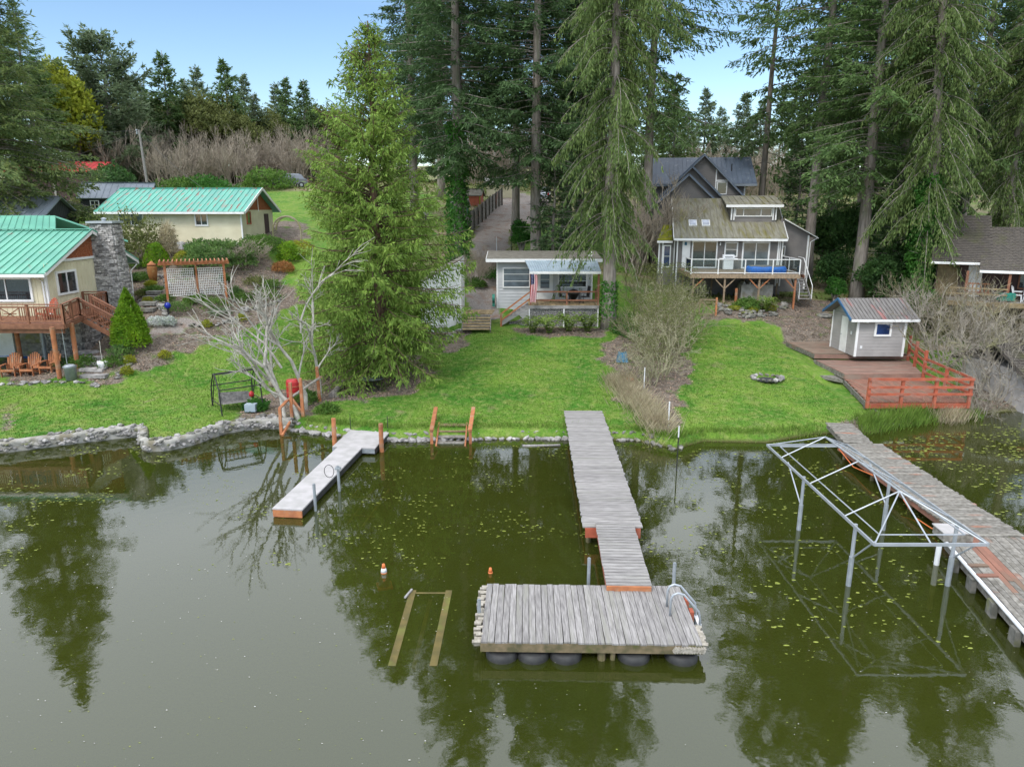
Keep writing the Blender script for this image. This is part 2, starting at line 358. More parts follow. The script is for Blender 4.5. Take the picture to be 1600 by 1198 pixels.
def zone(pts, jit=.25):
    poly = [tuple(hit(*p)[:2]) for p in pts]
    jx = gx + jit * (np.sin(gy * 1.9 + gx * 1.2) + .7 * np.sin(gx * 3.3 + 2.9 * gy)); jy = gy + jit * (np.sin(gx * 1.6 - gy * 1.3) + .7 * np.sin(gy * 3.7 - gx * 3.1))
    return inpoly(jx, jy, poly)
# zone weights: r = earth/mulch, g = gravel, b = rough scrub grass ; black = lawn
Z = np.zeros((len(gx), 4), np.float32); Z[:, 3] = 1
for pts in [
    [(0, 600), (60, 596), (110, 592), (160, 600), (235, 575), (300, 548), (340, 530), (420, 500), (455, 485), (470, 470), (420, 400), (300, 385), (180, 380), (150, 470), (100, 560), (0, 560)],   # garden beds left
    [(395, 665), (370, 655), (400, 630), (440, 610), (470, 600), (520, 580), (560, 560), (600, 540), (650, 560), (678, 575), (672, 592), (640, 612), (600, 622), (560, 625), (520, 628), (500, 640), (450, 668), (420, 672)],
    [(935, 545), (955, 530), (1010, 500), (1060, 520), (1075, 560), (1085, 590), (1065, 612), (1058, 640), (1062, 690), (1040, 680), (1020, 655), (1000, 640), (968, 625), (955, 590)],
    [(1090, 498), (1120, 480), (1210, 470), (1300, 470), (1330, 500), (1320, 560), (1240, 540), (1215, 515), (1180, 500)],
    [(800, 512), (950, 512), (948, 525), (900, 528), (820, 525)],
    [(640, 545), (720, 548), (735, 520), (640, 500)],
    [(395, 355), (450, 345), (480, 350), (480, 375), (420, 385)],
    [(0, 640), (18, 658), (18, 668), (0, 672)],
    [(1280, 690), (1400, 640), (1600, 560), (1600, 640), (1440, 690)],
]: Z[zone(pts), 0] = 1
gr = zone([(727, 499), (733, 440), (737, 395), (742, 360), (765, 305), (790, 300), (802, 330), (795, 390), (784, 410), (780, 499)], .15)
gr |= zone([(785, 310), (800, 300), (870, 310), (840, 345), (800, 360)], .15)
gr |= zone([(200, 548), (260, 520), (330, 505), (300, 498), (240, 510)], .15)
gr |= zone([(245, 293), (470, 285), (470, 292), (250, 297)], .1)
Z[gr, 1] = 1; Z[gr, 0] = 0
jx_ = gx + .8 * np.sin(gy * .9) + .4 * np.sin(gy * 2.3 + gx); jy_ = gy + .8 * np.sin(gx * .8) + .4 * np.sin(gx * 2.1 - gy)
scr = ((jy_ > 56) & (jx_ > -8)) | (gy > 95) | ((jy_ > 49.5) & (jx_ > 12)) | ((jy_ > 44) & (jx_ > 24)) | ((gy > 70) & (gx < -44))
scr &= ~((jx_ > 1) & (jx_ < 11) & (jy_ > 60) & (jy_ < 74))
Z[scr & (Z[:, 1] < .5) & (Z[:, 0] < .5), 2] = 1
gme = npmesh('ground', np.stack([gx, gy, gz], 1), GF, None, smooth=True)
ca = gme.color_attributes.new('zone', 'FLOAT_COLOR', 'POINT'); ca.data.foreach_set('color', Z.ravel())
gm = bpy.data.materials.new('ground'); gm.use_nodes = True; N = gm.node_tree.nodes; L = gm.node_tree.links; b = N['Principled BSDF']
b.inputs['Roughness'].default_value = .95; b.inputs['Specular IOR Level'].default_value = .15
pos = N.new('ShaderNodeNewGeometry').outputs['Position']; at = N.new('ShaderNodeAttribute'); at.attribute_name = 'zone'
sp = N.new('ShaderNodeSeparateColor'); L.new(at.outputs['Color'], sp.inputs[0])
def nz(scale, lo, hi, detail=6, dist=0.0):
    n = N.new('ShaderNodeTexNoise'); n.inputs['Scale'].default_value = scale; n.inputs['Detail'].default_value = detail; n.inputs['Distortion'].default_value = dist; L.new(pos, n.inputs[0])
    r = N.new('ShaderNodeMapRange'); r.inputs[1].default_value = lo; r.inputs[2].default_value = hi; L.new(n.outputs[0], r.inputs[0]); return r.outputs[0]
def mixc(f, a, c):
    m = N.new('ShaderNodeMix'); m.data_type = 'RGBA'
    L.new(f, m.inputs[0]) if not isinstance(f, float) else None
    for i, q in ((6, a), (7, c)):
        if isinstance(q, tuple): m.inputs[i].default_value = q + (1,)
        else: L.new(q, m.inputs[i])
    return m.outputs[2]
lawn = mixc(nz(.42, .36, .60), (.056, .168, .018), (.140, .240, .034)); lawn = mixc(nz(.95, .56, .72), lawn, (.195, .25, .055)); lawn = mixc(nz(1.7, .60, .75), lawn, (.05, .135, .022))
lawn = mixc(nz(3.5, .48, .75), lawn, (.24, .28, .085))
lawn = mixc(nz(14, .5, .8, 3), lawn, (.045, .125, .016))
lawn = mixc(nz(.7, .63, .78, 7, .6), lawn, (.21, .19, .10))
earth = mixc(nz(3, .4, .62), (.10, .078, .062), (.19, .155, .125)); earth = mixc(nz(14, .5, .7), earth, (.27, .24, .20)); earth = mixc(nz(1.1, .58, .72), earth, (.09, .14, .035))
grav = mixc(nz(18, .35, .65), (.20, .17, .15), (.33, .30, .275)); grav = mixc(nz(1.3, .5, .7), grav, (.22, .15, .11))
scrub = mixc(nz(.4, .4, .6), (.13, .19, .05), (.25, .20, .13)); scrub = mixc(nz(5, .5, .7), scrub, (.12, .12, .055))
c = mixc(sp.outputs[0], lawn, earth); c = mixc(sp.outputs[1], c, grav); c = mixc(sp.outputs[2], c, scrub)
sz = N.new('ShaderNodeSeparateXYZ'); L.new(pos, sz.inputs[0])
mz = N.new('ShaderNodeMapRange'); mz.inputs[1].default_value = .16; mz.inputs[2].default_value = .02; L.new(sz.outputs[2], mz.inputs[0])
c = mixc(mz.outputs[0], c, (.085, .085, .03)); L.new(c, b.inputs['Base Color'])
bn = N.new('ShaderNodeTexNoise'); bn.inputs['Scale'].default_value = 9; bn.inputs['Detail'].default_value = 8; L.new(pos, bn.inputs[0])
bp = N.new('ShaderNodeBump'); bp.inputs['Strength'].default_value = .9; bp.inputs['Distance'].default_value = .12; L.new(bn.outputs[0], bp.inputs['Height']); L.new(bp.outputs[0], b.inputs['Normal'])
gme.materials.append(gm)
ground = link('ground', gme); tag(ground, kind='structure')

# water: murky green lake under a Fresnel surface
wm = bpy.data.materials.new('water'); wm.use_nodes = True; N = wm.node_tree.nodes; L = wm.node_tree.links; N.remove(N['Principled BSDF']); o = N['Material Output']
pos = N.new('ShaderNodeNewGeometry').outputs['Position']
def wnz(scale, d, det=2):
    n = N.new('ShaderNodeTexNoise'); n.inputs['Scale'].default_value = scale; n.inputs['Detail'].default_value = det; L.new(pos, n.inputs[0]); return n.outputs[0]
b1 = N.new('ShaderNodeBump'); b1.inputs['Strength'].default_value = .032; b1.inputs['Distance'].default_value = .05; L.new(wnz(2.6, 0), b1.inputs['Height'])
b2 = N.new('ShaderNodeBump'); b2.inputs['Strength'].default_value = .012; b2.inputs['Distance'].default_value = .03; L.new(wnz(11, 0, 3), b2.inputs['Height']); L.new(b1.outputs[0], b2.inputs['Normal'])
gl = N.new('ShaderNodeBsdfGlossy'); gl.inputs['Roughness'].default_value = .004; L.new(b2.outputs[0], gl.inputs['Normal'])
df = N.new('ShaderNodeBsdfDiffuse')
mc = N.new('ShaderNodeMix'); mc.data_type = 'RGBA'; mc.inputs[6].default_value = (.056, .066, .010, 1); mc.inputs[7].default_value = (.042, .056, .009, 1); L.new(wnz(.12, 0, 4), mc.inputs[0]); L.new(mc.outputs[2], df.inputs[0])
tr = N.new('ShaderNodeBsdfTransparent'); tr.inputs[0].default_value = (.72, .68, .26, 1)
m1 = N.new('ShaderNodeMixShader'); m1.inputs[0].default_value = .50; L.new(tr.outputs[0], m1.inputs[1]); L.new(df.outputs[0], m1.inputs[2])
fr = N.new('ShaderNodeFresnel'); fr.inputs[0].default_value = 1.88; L.new(b2.outputs[0], fr.inputs['Normal'])
m2 = N.new('ShaderNodeMixShader'); L.new(fr.outputs[0], m2.inputs[0]); L.new(m1.outputs[0], m2.inputs[1]); L.new(gl.outputs[0], m2.inputs[2]); L.new(m2.outputs[0], o.inputs[0])
M['water'] = wm
WS = [(-400, -60), (400, -60), (400, 42)] + [(x, y + 1.2) for x, y in SHORE[::-1]] + [(-400, 30)]
wob = MB().add([(x, y, 0) for x, y in WS], [tuple(range(len(WS)))]).build('water', 'water'); tag(wob, kind='structure')

# ================================================================ WATERFRONT
def planks(parent, n, length, pitch, thick, m, z, along='x', start=0.0, jitter=.03, name='plank', cx=0.0, lenf=None, gap=.012):
    """boards side by side; along = direction each board runs"""
    me = None
    for i in range(n):
        l = length if lenf is None else lenf(i)
        b = MB(); w = pitch - gap
        if along == 'x': b.box((0, 0, 0), (l, w, thick))
        else: b.box((0, 0, 0), (w, l, thick))
        if me is None or lenf is not None: me = b.mesh(name, m)
        o = link(name, me, parent)
        j = random.uniform(-jitter, jitter)
        o.location = (cx + (j if along == 'x' else start + pitch * (i + .5)), (start + pitch * (i + .5)) if along == 'x' else j, z + random.uniform(-.005, .005))
        o.rotation_euler = (random.uniform(-.006, .006), random.uniform(-.006, .006), random.uniform(-.006, .006))

# main pier
T = thing('pier', 'long straight grey plank pier running from the middle lawn out over the water', 'pier', (3.33, 31.95, 0), R(-1.5))
planks(T, 78, 1.78, .16, .04, 'grey_wood_x', .62, 'x', -12.48, .025)
for s in (-1, 1):
    MB().beam((s * .78, 0, .50), (s * .78, -12.45, .50), .05, .18).build('side_beam', 'red_stain', T)
MB().bx(-.82, .82, -12.50, -12.44, .28, .585).build('end_beam', 'red_stain', T)
for y in (-2.5, -5.8, -9.1, -12.2):
    for s in (-.7, .7): MB().tube([(s, y, -1.6), (s, y, .58)], .075, 8).build('post', 'wet_wood', T)
# gangway
T = thing('gangway', 'short narrow grey gangway linking the long pier with the floating platform', 'gangway', (3.06, 19.62, 0), R(-2.0))
gsl = -.10 / 3.55
for i in range(22):
    y = -.16 * (i + .5)
    o = MB().box((0, 0, 0), (1.14, .135, .04)).mesh('plank', 'grey_wood_x') if i == 0 else o
    q = link('plank', o, T); q.location = (random.uniform(-.012, .012), y, .70 + gsl * -y); q.rotation_euler = (random.uniform(-.02, .02), 0, random.uniform(-.008, .008))
for s in (-1, 1):
    MB().beam((s * .53, 0, .60), (s * .53, -3.5, .50), .05, .16).build('side_beam', 'red_stain', T)
MB().bx(-.56, .56, -3.56, -3.51, .46, .61).build('end_beam', 'cedar_stain', T)
# floating platform
T = thing('floating_platform', 'wide floating swim platform of lengthwise grey boards at the end of the gangway', 'dock', (1.78, 15.12, 0), R(-1.2))
def pl_len(i): return 2.52
planks(T, 32, 2.5, .153, .04, 'grey_wood', .47, 'y', -2.448, .02)
for s in (-1, 1):
    MB().bx(-2.46, 2.46, s * 1.22 - .03, s * 1.22 + .03, .24, .448).build('edge_beam', 'wet_wood', T)
    MB().bx(s * 2.42 - .03, s * 2.42 + .03, -1.19, 1.19, .24, .448).build('edge_beam', 'old_wood', T)
for x in (-1.98, -1.28, -.55, .98, 2.05):
    for yy in (-1.0, .85): MB().lathe([(.30, -.12), (.36, -.08), (.37, 0), (.37, .1), (.34, .2), (.27, .23)], 20, (x, yy, -.05)).build('float_drum', 'rubber', T, smooth=True)
b = MB(); b.tube([(.25, -1.12, -.6), (.25, -1.12, .24)], .09, 8); b.tube([(.5, -1.12, -.7), (.5, -1.12, .24)], .06, 8)
for k in range(3): b.beam((.1, -1.14, -.1 - .2 * k), (.65, -1.14, -.1 - .2 * k), .04, .06)
b.build('brace', 'wet_wood', T)
b = MB()
for k in range(26):
    y = -1.2 + k * .094
    b.box((-2.53 - .04 * math.sin(k * 1.7), y, .40 + .03 * math.cos(k * 2.3)), (.16, .07, .17), Matrix.Rotation(.5 + .3 * math.sin(k), 3, 'X'))
b.build('rope_bumper', 'rope_mat', T, kind='stuff')
b = MB()
for k in range(14):
    b.box((2.50 + .03 * math.sin(k * 1.7), -1.18 + k * .055, .40), (.13, .06, .16), Matrix.Rotation(.5 + .3 * math.sin(k), 3, 'X'))
for k in range(11):
    b.box((1.85 + k * .062, -1.29, .37), (.06, .09, .13), Matrix.Rotation(.5 + .3 * math.sin(k), 3, 'Y'))
b.build('rope_bumper', 'rope_mat', T, kind='stuff')
lad = MB()
for y in (-.12, .28):
    pts = [(1.95, y, .48), (1.95, y, .95), (2.02, y, 1.08), (2.15, y, 1.14), (2.30, y, 1.10), (2.45, y, .98), (2.64, y - .35, .62), (2.66, y - .38, .1), (2.66, y - .38, -.7)]
    pts = [(1.95, y, .48), (1.95, y, .92), (2.0, y, 1.03), (2.1, y, 1.08), (2.25, y, 1.04), (2.62, y, .60), (2.66, y, .4), (2.66, y, -.8)]
    lad.tube(pts, .028, 8)
lad = lad.build('ladder', 'aluminium', T, smooth=True)
for k in range(3): MB().box((2.66, .08, .25 - k * .32), (.09, .42, .035)).build('step', 'white_plastic', lad)
for (y, h) in ((.62, .55), (.1, .5)):
    MB().box((2.50, y, .36), (.09, .2, .3)).build('bumper_board', 'red_stain', T)
# mooring pipes
def pipe(loc, h, label, m='galvanised', r=.045, z0=-1.4, cat='pole', grp=None, name='mooring_pole'):
    o = MB().tube([(0, 0, z0), (0, 0, h)], r, 10).add([(r * .8 * math.cos(a * .7854), r * .8 * math.sin(a * .7854), h + .015) for a in range(8)], [tuple(range(8))]).build(name, m, None, smooth=False)
    o.location = loc; tag(o, label, cat, grp); return o
pipe((1.98, 16.62, 0), 1.1, 'galvanised pipe standing behind the floating platform, left of the gangway', grp='steel pipes at the docks')
pipe((4.12, 16.36, 0), 1.1, 'galvanised pipe at the back right corner of the floating platform', grp='steel pipes at the docks')
pipe((-.78, 15.05, 0), .85, 'short galvanised pipe at the left edge of the floating platform', grp='steel pipes at the docks')

# left L-shaped dock
T = thing('narrow_dock', 'L-shaped dock with smooth pale grey deck and orange end board at left', 'dock', (-6.42, 28.9, 0), R(-6.2))
for i, (y0, y1) in enumerate([(-1.25, -2.85), (-2.86, -4.45), (-4.46, -6.05), (-6.06, -7.45)]):
    MB().bx(-.62, .40, y1, y0, .26, .31).build('deck_panel', 'composite', T)
MB().bx(-.85, .95, -1.24, -.15, .26, .31).build('deck_panel', 'composite', T); MB().bx(-.85, .95, -.14, 1.05, .26, .31).build('deck_panel', 'composite', T)
for s in (-.60, .38): MB().bx(s - .03, s + .03, -7.4, -1.25, .06, .255).build('side_rail', 'rubber', T)
MB().bx(-.60, .38, -7.47, -7.41, .02, .25).build('end_board', 'cedar_stain', T)
MB().bx(-.84, .94, -1.28, -1.245, .08, .25).build('side_rail', 'galvanised', T); MB().bx(.91, .95, -1.24, 1.04, .05, .25).build('side_rail', 'rubber', T)
MB().bx(-.75, .9, 1.06, 1.14, .22, .33).build('back_board', 'cedar_stain', T)
for k in range(4): MB().box((-.1, -2 - k * 1.6, .0), (.8, .9, .3)).build('float_block', 'rubber', T)
def piling(loc, h, label, r=.095, m='cedar_stain', z0=-1.5):
    o = MB().tube([(0, 0, z0), (0, 0, h * .5), (0.01, 0, h)], [r * 1.06, r, r * .96], 12).build('piling', m); o.location = loc
    tag(o, label, 'piling', 'orange wooden pilings'); return o
piling((-5.42, 28.0, 0), 1.22, 'round orange piling at the right side of the L-shaped dock head')
piling((-7.55, 28.75, 0), 1.22, 'round orange piling at the left side of the L-shaped dock head')
for (x, y, lab) in ((-6.57, 22.05, 'galvanised pipe on the right edge near the outer end of the L-shaped dock'), (-6.18, 23.75, 'galvanised pipe with bracket halfway along the L-shaped dock')):
    pipe((x, y, 0), .95, lab, r=.05, grp='steel pipes at the docks')
T = thing('pole_bracket', 'small metal bracket with black hoop clamped on the pipe halfway along the left dock', 'bracket', (-6.18, 23.75, .82))
MB().box((0, 0, .05), (.2, .16, .07)).build('clamp', 'galvanised', T)
MB().tube([(-.32 + .17 * math.cos(a * .5236), 0, -.06 + .24 * math.sin(a * .5236)) for a in range(13)], .012, 5).build('hoop', 'black_metal', T)
# shore handrail of orange posts
T = thing('handrail', 'orange wooden posts with a slanting grey handrail at the left bank', 'handrail', (-9.9, 32, 0))
def post(bx, by, tx, ty, s=.13, m='cedar_stain', Y=None):
    p = hit(bx, by); q = aty(tx, ty, p.y) - T.location; p = p - T.location
    MB().beam(p + Vector((0, 0, -.3)), q, s, s, (0, 1, 0)).build('post', m, T); return p, q
a = atz(440, 682, -.1); b = aty(437, 638, a.y); MB().beam(a - T.location, b - T.location, .12, .12, (0, 1, 0)).build('post', 'cedar_stain', T)
post(457, 663, 453, 598); post(474, 652, 469, 591); post(500, 628, 495, 573)
r1 = b; r2 = aty(450, 624, hit(457, 663).y); r3 = aty(502, 588, hit(500, 628).y)
MB().beam(r1 - T.location, r2 - T.location, .13, .06).build('rail', 'cedar_stain', T); MB().beam(r2 - T.location, r3 - T.location, .14, .05).build('rail', 'old_wood', T)
p1 = hit(455, 635) + Vector((0, 0, .45)); p2 = hit(474, 652) + Vector((0, 0, .15)); MB().beam(p1 - T.location, p2 - T.location, .09, .12).build('brace', 'cedar_stain', T)
MB().beam(atz(441, 680, .05) - T.location, hit(455, 668) - T.location + Vector((0, 0, .3)), .09, .1).build('brace', 'cedar_stain', T)
# shore steps
T = thing('shore_steps', 'small wooden steps with two sloping orange handrails at the water edge', 'steps', (-2.62, 29.5, 0))
for s in (-1, 1):
    MB().beam((s * .82, -.55, .62), (s * .86, 1.75, .98), .17, .10).build('handrail', 'cedar_stain', T)
    MB().bx(s * .83 - .06, s * .83 + .06, -.5, -.38, -.6, .6).build('post', 'cedar_stain', T)
    MB().bx(s * .84 - .06, s * .84 + .06, 1.2, 1.32, .2, .86).build('post', 'cedar_stain', T)
    MB().beam((s * .62, -.75, -.1), (s * .62, .75, .52), .06, .2).build('stringer', 'cedar_stain', T)
for k in range(4): MB().box((0, .62 - k * .32, .52 - k * .17), (1.2, .27, .05)).build('tread', 'yellow_wood' if k < 2 else 'old_wood', T)

# boat lift canopy frame
T = thing('boat_lift_frame', 'bare aluminium canopy frame of a boat lift on four posts by the right dock', 'boat lift', (10.35, 19.6, 0))
def L3(x, y, z): return Vector((x - 10.35, y - 19.6, z))
x0, x1, y0, y1, ze = 8.88, 11.68, 15.95, 23.5, 1.82
cs = [(x0, y0), (x1, y0), (x1, y1), (x0, y1)]
for i in range(4):
    a, b = cs[i], cs[(i + 1) % 4]; MB().beam(L3(*a, ze), L3(*b, ze), .045, .075).build('frame_rail', 'aluminium', T)
ci = [(x0 + .33, y0 + .42), (x1 - .33, y0 + .42), (x1 - .33, y1 - .35), (x0 + .33, y1 - .35)]
for i in range(4):
    a, b = ci[i], ci[(i + 1) % 4]; MB().tube([L3(*a, ze + .06), L3(*b, ze + .06)], .018, 6).build('inner_rail', 'aluminium', T)
xm = (x0 + x1) / 2; ra, rb = (xm, 17.6, ze + .72), (xm, 22.2, ze + .72)
MB().tube([L3(*ra), L3(*rb)], .03, 6).build('ridge_pole', 'aluminium', T)
for P, Q in [(ra, (x0, y0, ze)), (ra, (x1, y0, ze)), (ra, (xm, y0, ze)), (ra, (x0, 17.6, ze)), (ra, (x1, 17.6, ze)), ((xm, 19.9, ze + .72), (x0, 19.9, ze)), ((xm, 19.9, ze + .72), (x1, 19.9, ze)),
             (rb, (x0, 22.2, ze)), (rb, (x1, 22.2, ze)), (rb, (x0, y1, ze)), (rb, (x1, y1, ze))]:
    MB().tube([L3(*P), L3(*Q)], .02, 6).build('rafter', 'aluminium', T)
for (x, y) in ((9.02, 17.2), (11.68, 17.2), (9.02, 20.6), (11.68, 20.6)):
    p = MB().tube([L3(x, y, -1.4), L3(x, y, ze - .04)], .05, 8).build('post', 'aluminium', T)
    MB().tube([L3(x, y, -1.2), L3(x, y, .85)], .068, 8).build('sleeve', 'galvanised', p)
    MB().tube([L3(x, y, .8), L3(x, y + (1.3 if y > 18 else -1.0), ze - .05)], .022, 6).build('strut', 'aluminium', T)

# right dock: cross-planked walkway and lengthwise lower deck
T = thing('boardwalk_dock', 'weathered grey cross-planked dock running beside the boat lift frame', 'dock', (14.1, 23.2, 0), R(-.3))
planks(T, 60, 1.84, .14, .045, 'old_wood', .5, 'x', -4.1, .05, name='plank')
for s in (-.85, .85): MB().bx(s - .03, s + .03, -4.05, 4.2, .28, .47).build('side_beam', 'deck_red', T)
for y in (-3.6, -1, 1.6, 3.9):
    for s in (-.7, .7): MB().tube([(s, y, -1.5), (s, y, .46)], .08, 8).build('post', 'wet_wood', T)
for pts in ([(-.91, 4.0, .4), (-.95, 2.6, .15), (-.91, 1.2, .35)], [(-.9, -.9, .3), (-.96, -1.8, .05), (-.95, -2.7, .1), (-.9, -3.4, .3)]):
    MB().tube(pts, .018, 5).build('rope', 'orange_plastic', T)
T = thing('dock_ramp', 'short old plank ramp from the right lawn onto the boardwalk dock', 'ramp', (14.35, 28.9, 0), R(-9))
planks(T, 18, 1.12, .155, .045, 'old_wood', .53, 'x', -1.4, .03)
for s in (-.48, .48): MB().bx(s - .04, s + .04, -1.4, 1.38, .3, .5).build('side_beam', 'old_wood', T)
T = thing('side_dock', 'wide weathered dock of lengthwise boards with some red boards at the right edge', 'dock', (12.62, 18.9, 0), R(-11.2))
me = {}
for i in range(26):
    w = .155
    for seg in range(3):
        l = (3.2, 2.6, 3.9)[(seg + i) % 3]; y1 = 0.25 - sum((3.2, 2.6, 3.9)[(q + i) % 3] for q in range(seg)); mt = 'deck_red' if (i, seg) in ((15, 0), (14, 0), (16, 1), (3, 0), (4, 0), (5, 0), (9, 2)) else 'old_wood'
        top = y1 if seg else y1 - (.0 if i < 3 else 0) 
        if (l, mt) not in me: me[(l, mt)] = MB().box((0, 0, 0), (w - .012, l - .01, .045)).mesh('plank', mt)
        o = link('plank', me[(l, mt)], T); o.location = (.08 + w * i, top - l / 2 + (.17 * w * i if True else 0), .47 + random.uniform(-.006, .006))
for k in range(2): MB().bx(.0, 3.9, -2.0 - k * 3.2, -1.92 - k * 3.2, .26, .44).build('joist', 'old_wood', T)
b = MB().tube([(-.06, .1, .46), (-.06, -9, .46)], .05, 8); b.build('bumper_strip', 'white_plastic', T)
MB().bx(-.02, .04, -9, .1, .18, .44).build('side_beam', 'old_wood', T)
for y in (-.9, -2.0, -3.2, -4.4, -5.6): MB().bx(-.16, -.03, y - .16, y + .16, -.6, .38).build('support_block', 'stone_dark', T)
for y in (-1.55, -2.1): MB().box((.2, y, .52), (.5, .14, .04), Matrix.Rotation(.2, 3, 'Z')).build('cleat_board', 'deck_red', T)
T = thing('dock_box', 'weathered grey box with raised lid on the inner corner of the right dock', 'dock box', (12.85, 19.05, 0), R(-3))
MB().bx(-.42, .42, -.30, .30, .50, .74).build('box', 'old_wood', T, bevel=.01); MB().bx(-.45, .45, -.33, .33, .75, .79).build('lid', 'composite', T, bevel=.01)
pipe((12.05, 18.35, 0), .62, 'short square white post in the water beside the side dock', m='white_plastic', r=.07)

# submerged bunks, cones, poles
T = thing('boat_bunks', 'two long wooden boat bunks lying just at the water surface joined by a thin bar', 'boat bunks', (-2.15, 15.4, 0))
for (xa, ya, xb, yb, za, zb) in ((-2.62, 16.95, -2.66, 13.75, -.036, -.042), (-1.67, 16.95, -1.74, 13.75, -.040, -.040)):
    MB().beam((xa + 2.15, ya - 15.4, za), (xb + 2.15, yb - 15.4, zb), .17, .09).build('bunk', 'mossy_wood', T)
MB().beam((-.40, 1.42, -.022), (.40, 1.42, -.022), .07, .05).build('crossbar', 'mossy_wood', T)
MB().beam((0, 1.4, -.2), (-.12, -1.1, -.5), .1, .08).build('centre_beam', 'yellow_wood', T)
MB().beam((-.5, 1.55, .03), (-.62, 1.1, .05), .05, .04).build('stick', 'grey_wood', T)
T = thing('sunken_frame', 'sunken yellowish ladder-like frame just visible underwater beside the left dock', 'boat cradle', (-5.2, 22.9, 0), R(-7))
for x in (-.55, .0, .55): MB().beam((x, 1.4, -.14), (x, -1.6, -.22), .07, .07).build('rail', 'yellow_wood', T)
for y in (.6, -.9): MB().beam((-.7, y, -.15), (.75, y, -.15), .06, .05).build('crossbar', 'yellow_wood', T)
def cone(loc, label, rz, band=True):
    T = thing('traffic_cone', label, 'traffic cone', Vector(loc) - Vector((0, 0, .1)), rz, 'traffic cones standing in the water')
    MB().lathe([(.17, -.28), (.12, -.05), (.085, .12)], 16).build('cone', 'orange_plastic', T, smooth=True)
    MB().lathe([(.088, .12), (.062, .24)], 16).build('band', 'white_plastic' if band else 'orange_plastic', T, smooth=True)
    MB().lathe([(.060, .24), (.035, .36), (.02, .37)], 16).build('tip', 'orange_plastic', T, smooth=True)
    MB().box((0, 0, -.31), (.42, .42, .05)).build('base', 'orange_plastic', T)
cone((-3.56, 17.9, 0), 'orange traffic cone with a white band in the water above the left bunk', .3)
cone((-.60, 17.9, -.12), 'plain orange traffic cone deeper in the water, nearer the floating platform', .9, False)
for (x, y, lab) in ((548, 672, 'thin black garden stake left of the dock head'), (606, 672, 'thin black garden stake behind the dock head, right one')):
    p = hit(x, y); q = MB().tube([(0, 0, -.2), (0, 0, .62)], .016, 6).build('garden_stake', 'black_metal'); q.location = p; tag(q, lab, 'stake', 'black garden stakes')
T = thing('depth_marker', 'thin black marker pole with white top standing in the water right of the pier', 'pole', (6.35, 25.8, 0))
MB().tube([(0, 0, -1.2), (0, 0, 1.35)], .022, 6).build('pole', 'black_metal', T); MB().tube([(0, 0, 1.35), (0, 0, 1.8)], .026, 6).build('top', 'white_plastic', T)
T = thing('driftwood_board', 'grey board floating along the bank left of the pier', 'board', (1.25, 28.75, .0), R(3))
MB().box((0, 0, .02), (1.6, .16, .05)).build('board', 'grey_wood', T); MB().box((.35, -.1, .06), (.9, .12, .04), Matrix.Rotation(.1, 3, 'Z')).build('board', 'grey_wood', T)

# stones
def stone_mesh(i, m='stone', flat=.65, seg=1):
    r_ = random.Random(100 + i); b = MB()
    import bmesh
    bm = bmesh.new(); bmesh.ops.create_icosphere(bm, subdivisions=seg, radius=1)
    off = Vector((r_.uniform(0, 50), r_.uniform(0, 50), 0))
    for v in bm.verts:
        k = 1 + .45 * mnoise.noise(v.co * 1.3 + off); v.co = Vector((v.co.x * k, v.co.y * k * r_.uniform(.95, 1.05), v.co.z * k * flat))
    me = bpy.data.meshes.new('stone'); bm.to_mesh(me); bm.free(); me.materials.append(M[m])
    for p in me.polygons: p.use_smooth = False
    return me
ST = [stone_mesh(i) for i in range(6)]; STD = [stone_mesh(i + 10, 'stone_dark') for i in range(5)]; STP = [stone_mesh(i + 20, 'stone', .8) for i in range(4)]
def put_stone(parent, me, p, s, name='stone', off=None):
    o = link(name, me, parent); o.location = Vector(p) - (off or Vector()); o.rotation_euler = (random.uniform(-.4, .4), random.uniform(-.4, .4), random.uniform(0, 6.28))
    o.scale = (s * random.uniform(.85, 1.3), s * random.uniform(.8, 1.1), s * random.uniform(.7, 1)); return o
def shoreY(x): return float(np.interp(x, SX, SY))
# rip-rap edging of the middle lawn
T = thing('stone_edging', 'row of loose grey and brown stones along the bank of the middle lawn', 'stone edging', (0, 29.4, 0)); off = Vector((0, 29.4, 0))
n = 0
x = -9.9
while x < 7.3:
    for r_ in range(2):
        if -3.45 < x < -1.75 and r_ == 1: continue
        s = random.uniform(.12, .21) * (1.15 if x < -3 else .85) * (.8 if r_ else 1)
        put_stone(T, random.choice(ST if x < 5 else STD), (x + random.uniform(-.1, .1), shoreY(x) + .10 + r_ * .24 - (0.05 if r_ == 0 else 0), .04 + r_ * .22 + random.uniform(-.03, .03)), s, off=off); n += 1
    x += random.uniform(.15, .24)
# retaining wall, left lawn
T = thing('retaining_wall', 'low whitewashed stone and concrete retaining wall curving along the left shore', 'retaining wall', (-16, 29, 0)); off = Vector((-16, 29, 0))
WP = [(-30, 27.0), (-26, 27.3), (-21.2, 27.85), (-19.2, 28.95), (-17.2, 29.95), (-16.5, 30.1), (-16.1, 29.7), (-15.6, 28.5), (-15.1, 28.05), (-14.4, 28.25), (-13.7, 28.9), (-13.3, 29.9), (-12.9, 30.6), (-12.2, 31.0), (-10.9, 31.3), (-10.0, 31.1)]
pts = []
for i in range(len(WP) - 1):
    for k in range(12): a = k / 12; pts.append((WP[i][0] * (1 - a) + WP[i + 1][0] * a, WP[i][1] * (1 - a) + WP[i + 1][1] * a))
pts.append(WP[-1]); P_ = np.array(pts)
for _ in range(10): P_[1:-1] = (P_[:-2] + 2 * P_[1:-1] + P_[2:]) / 4
prof = [(-.14, -.9), (-.12, .10), (-.13, .24), (-.16, .38), (-.13, .47), (-.02, .50), (.09, .50), (.17, .46), (.19, .1)]
vs = []; fs = []
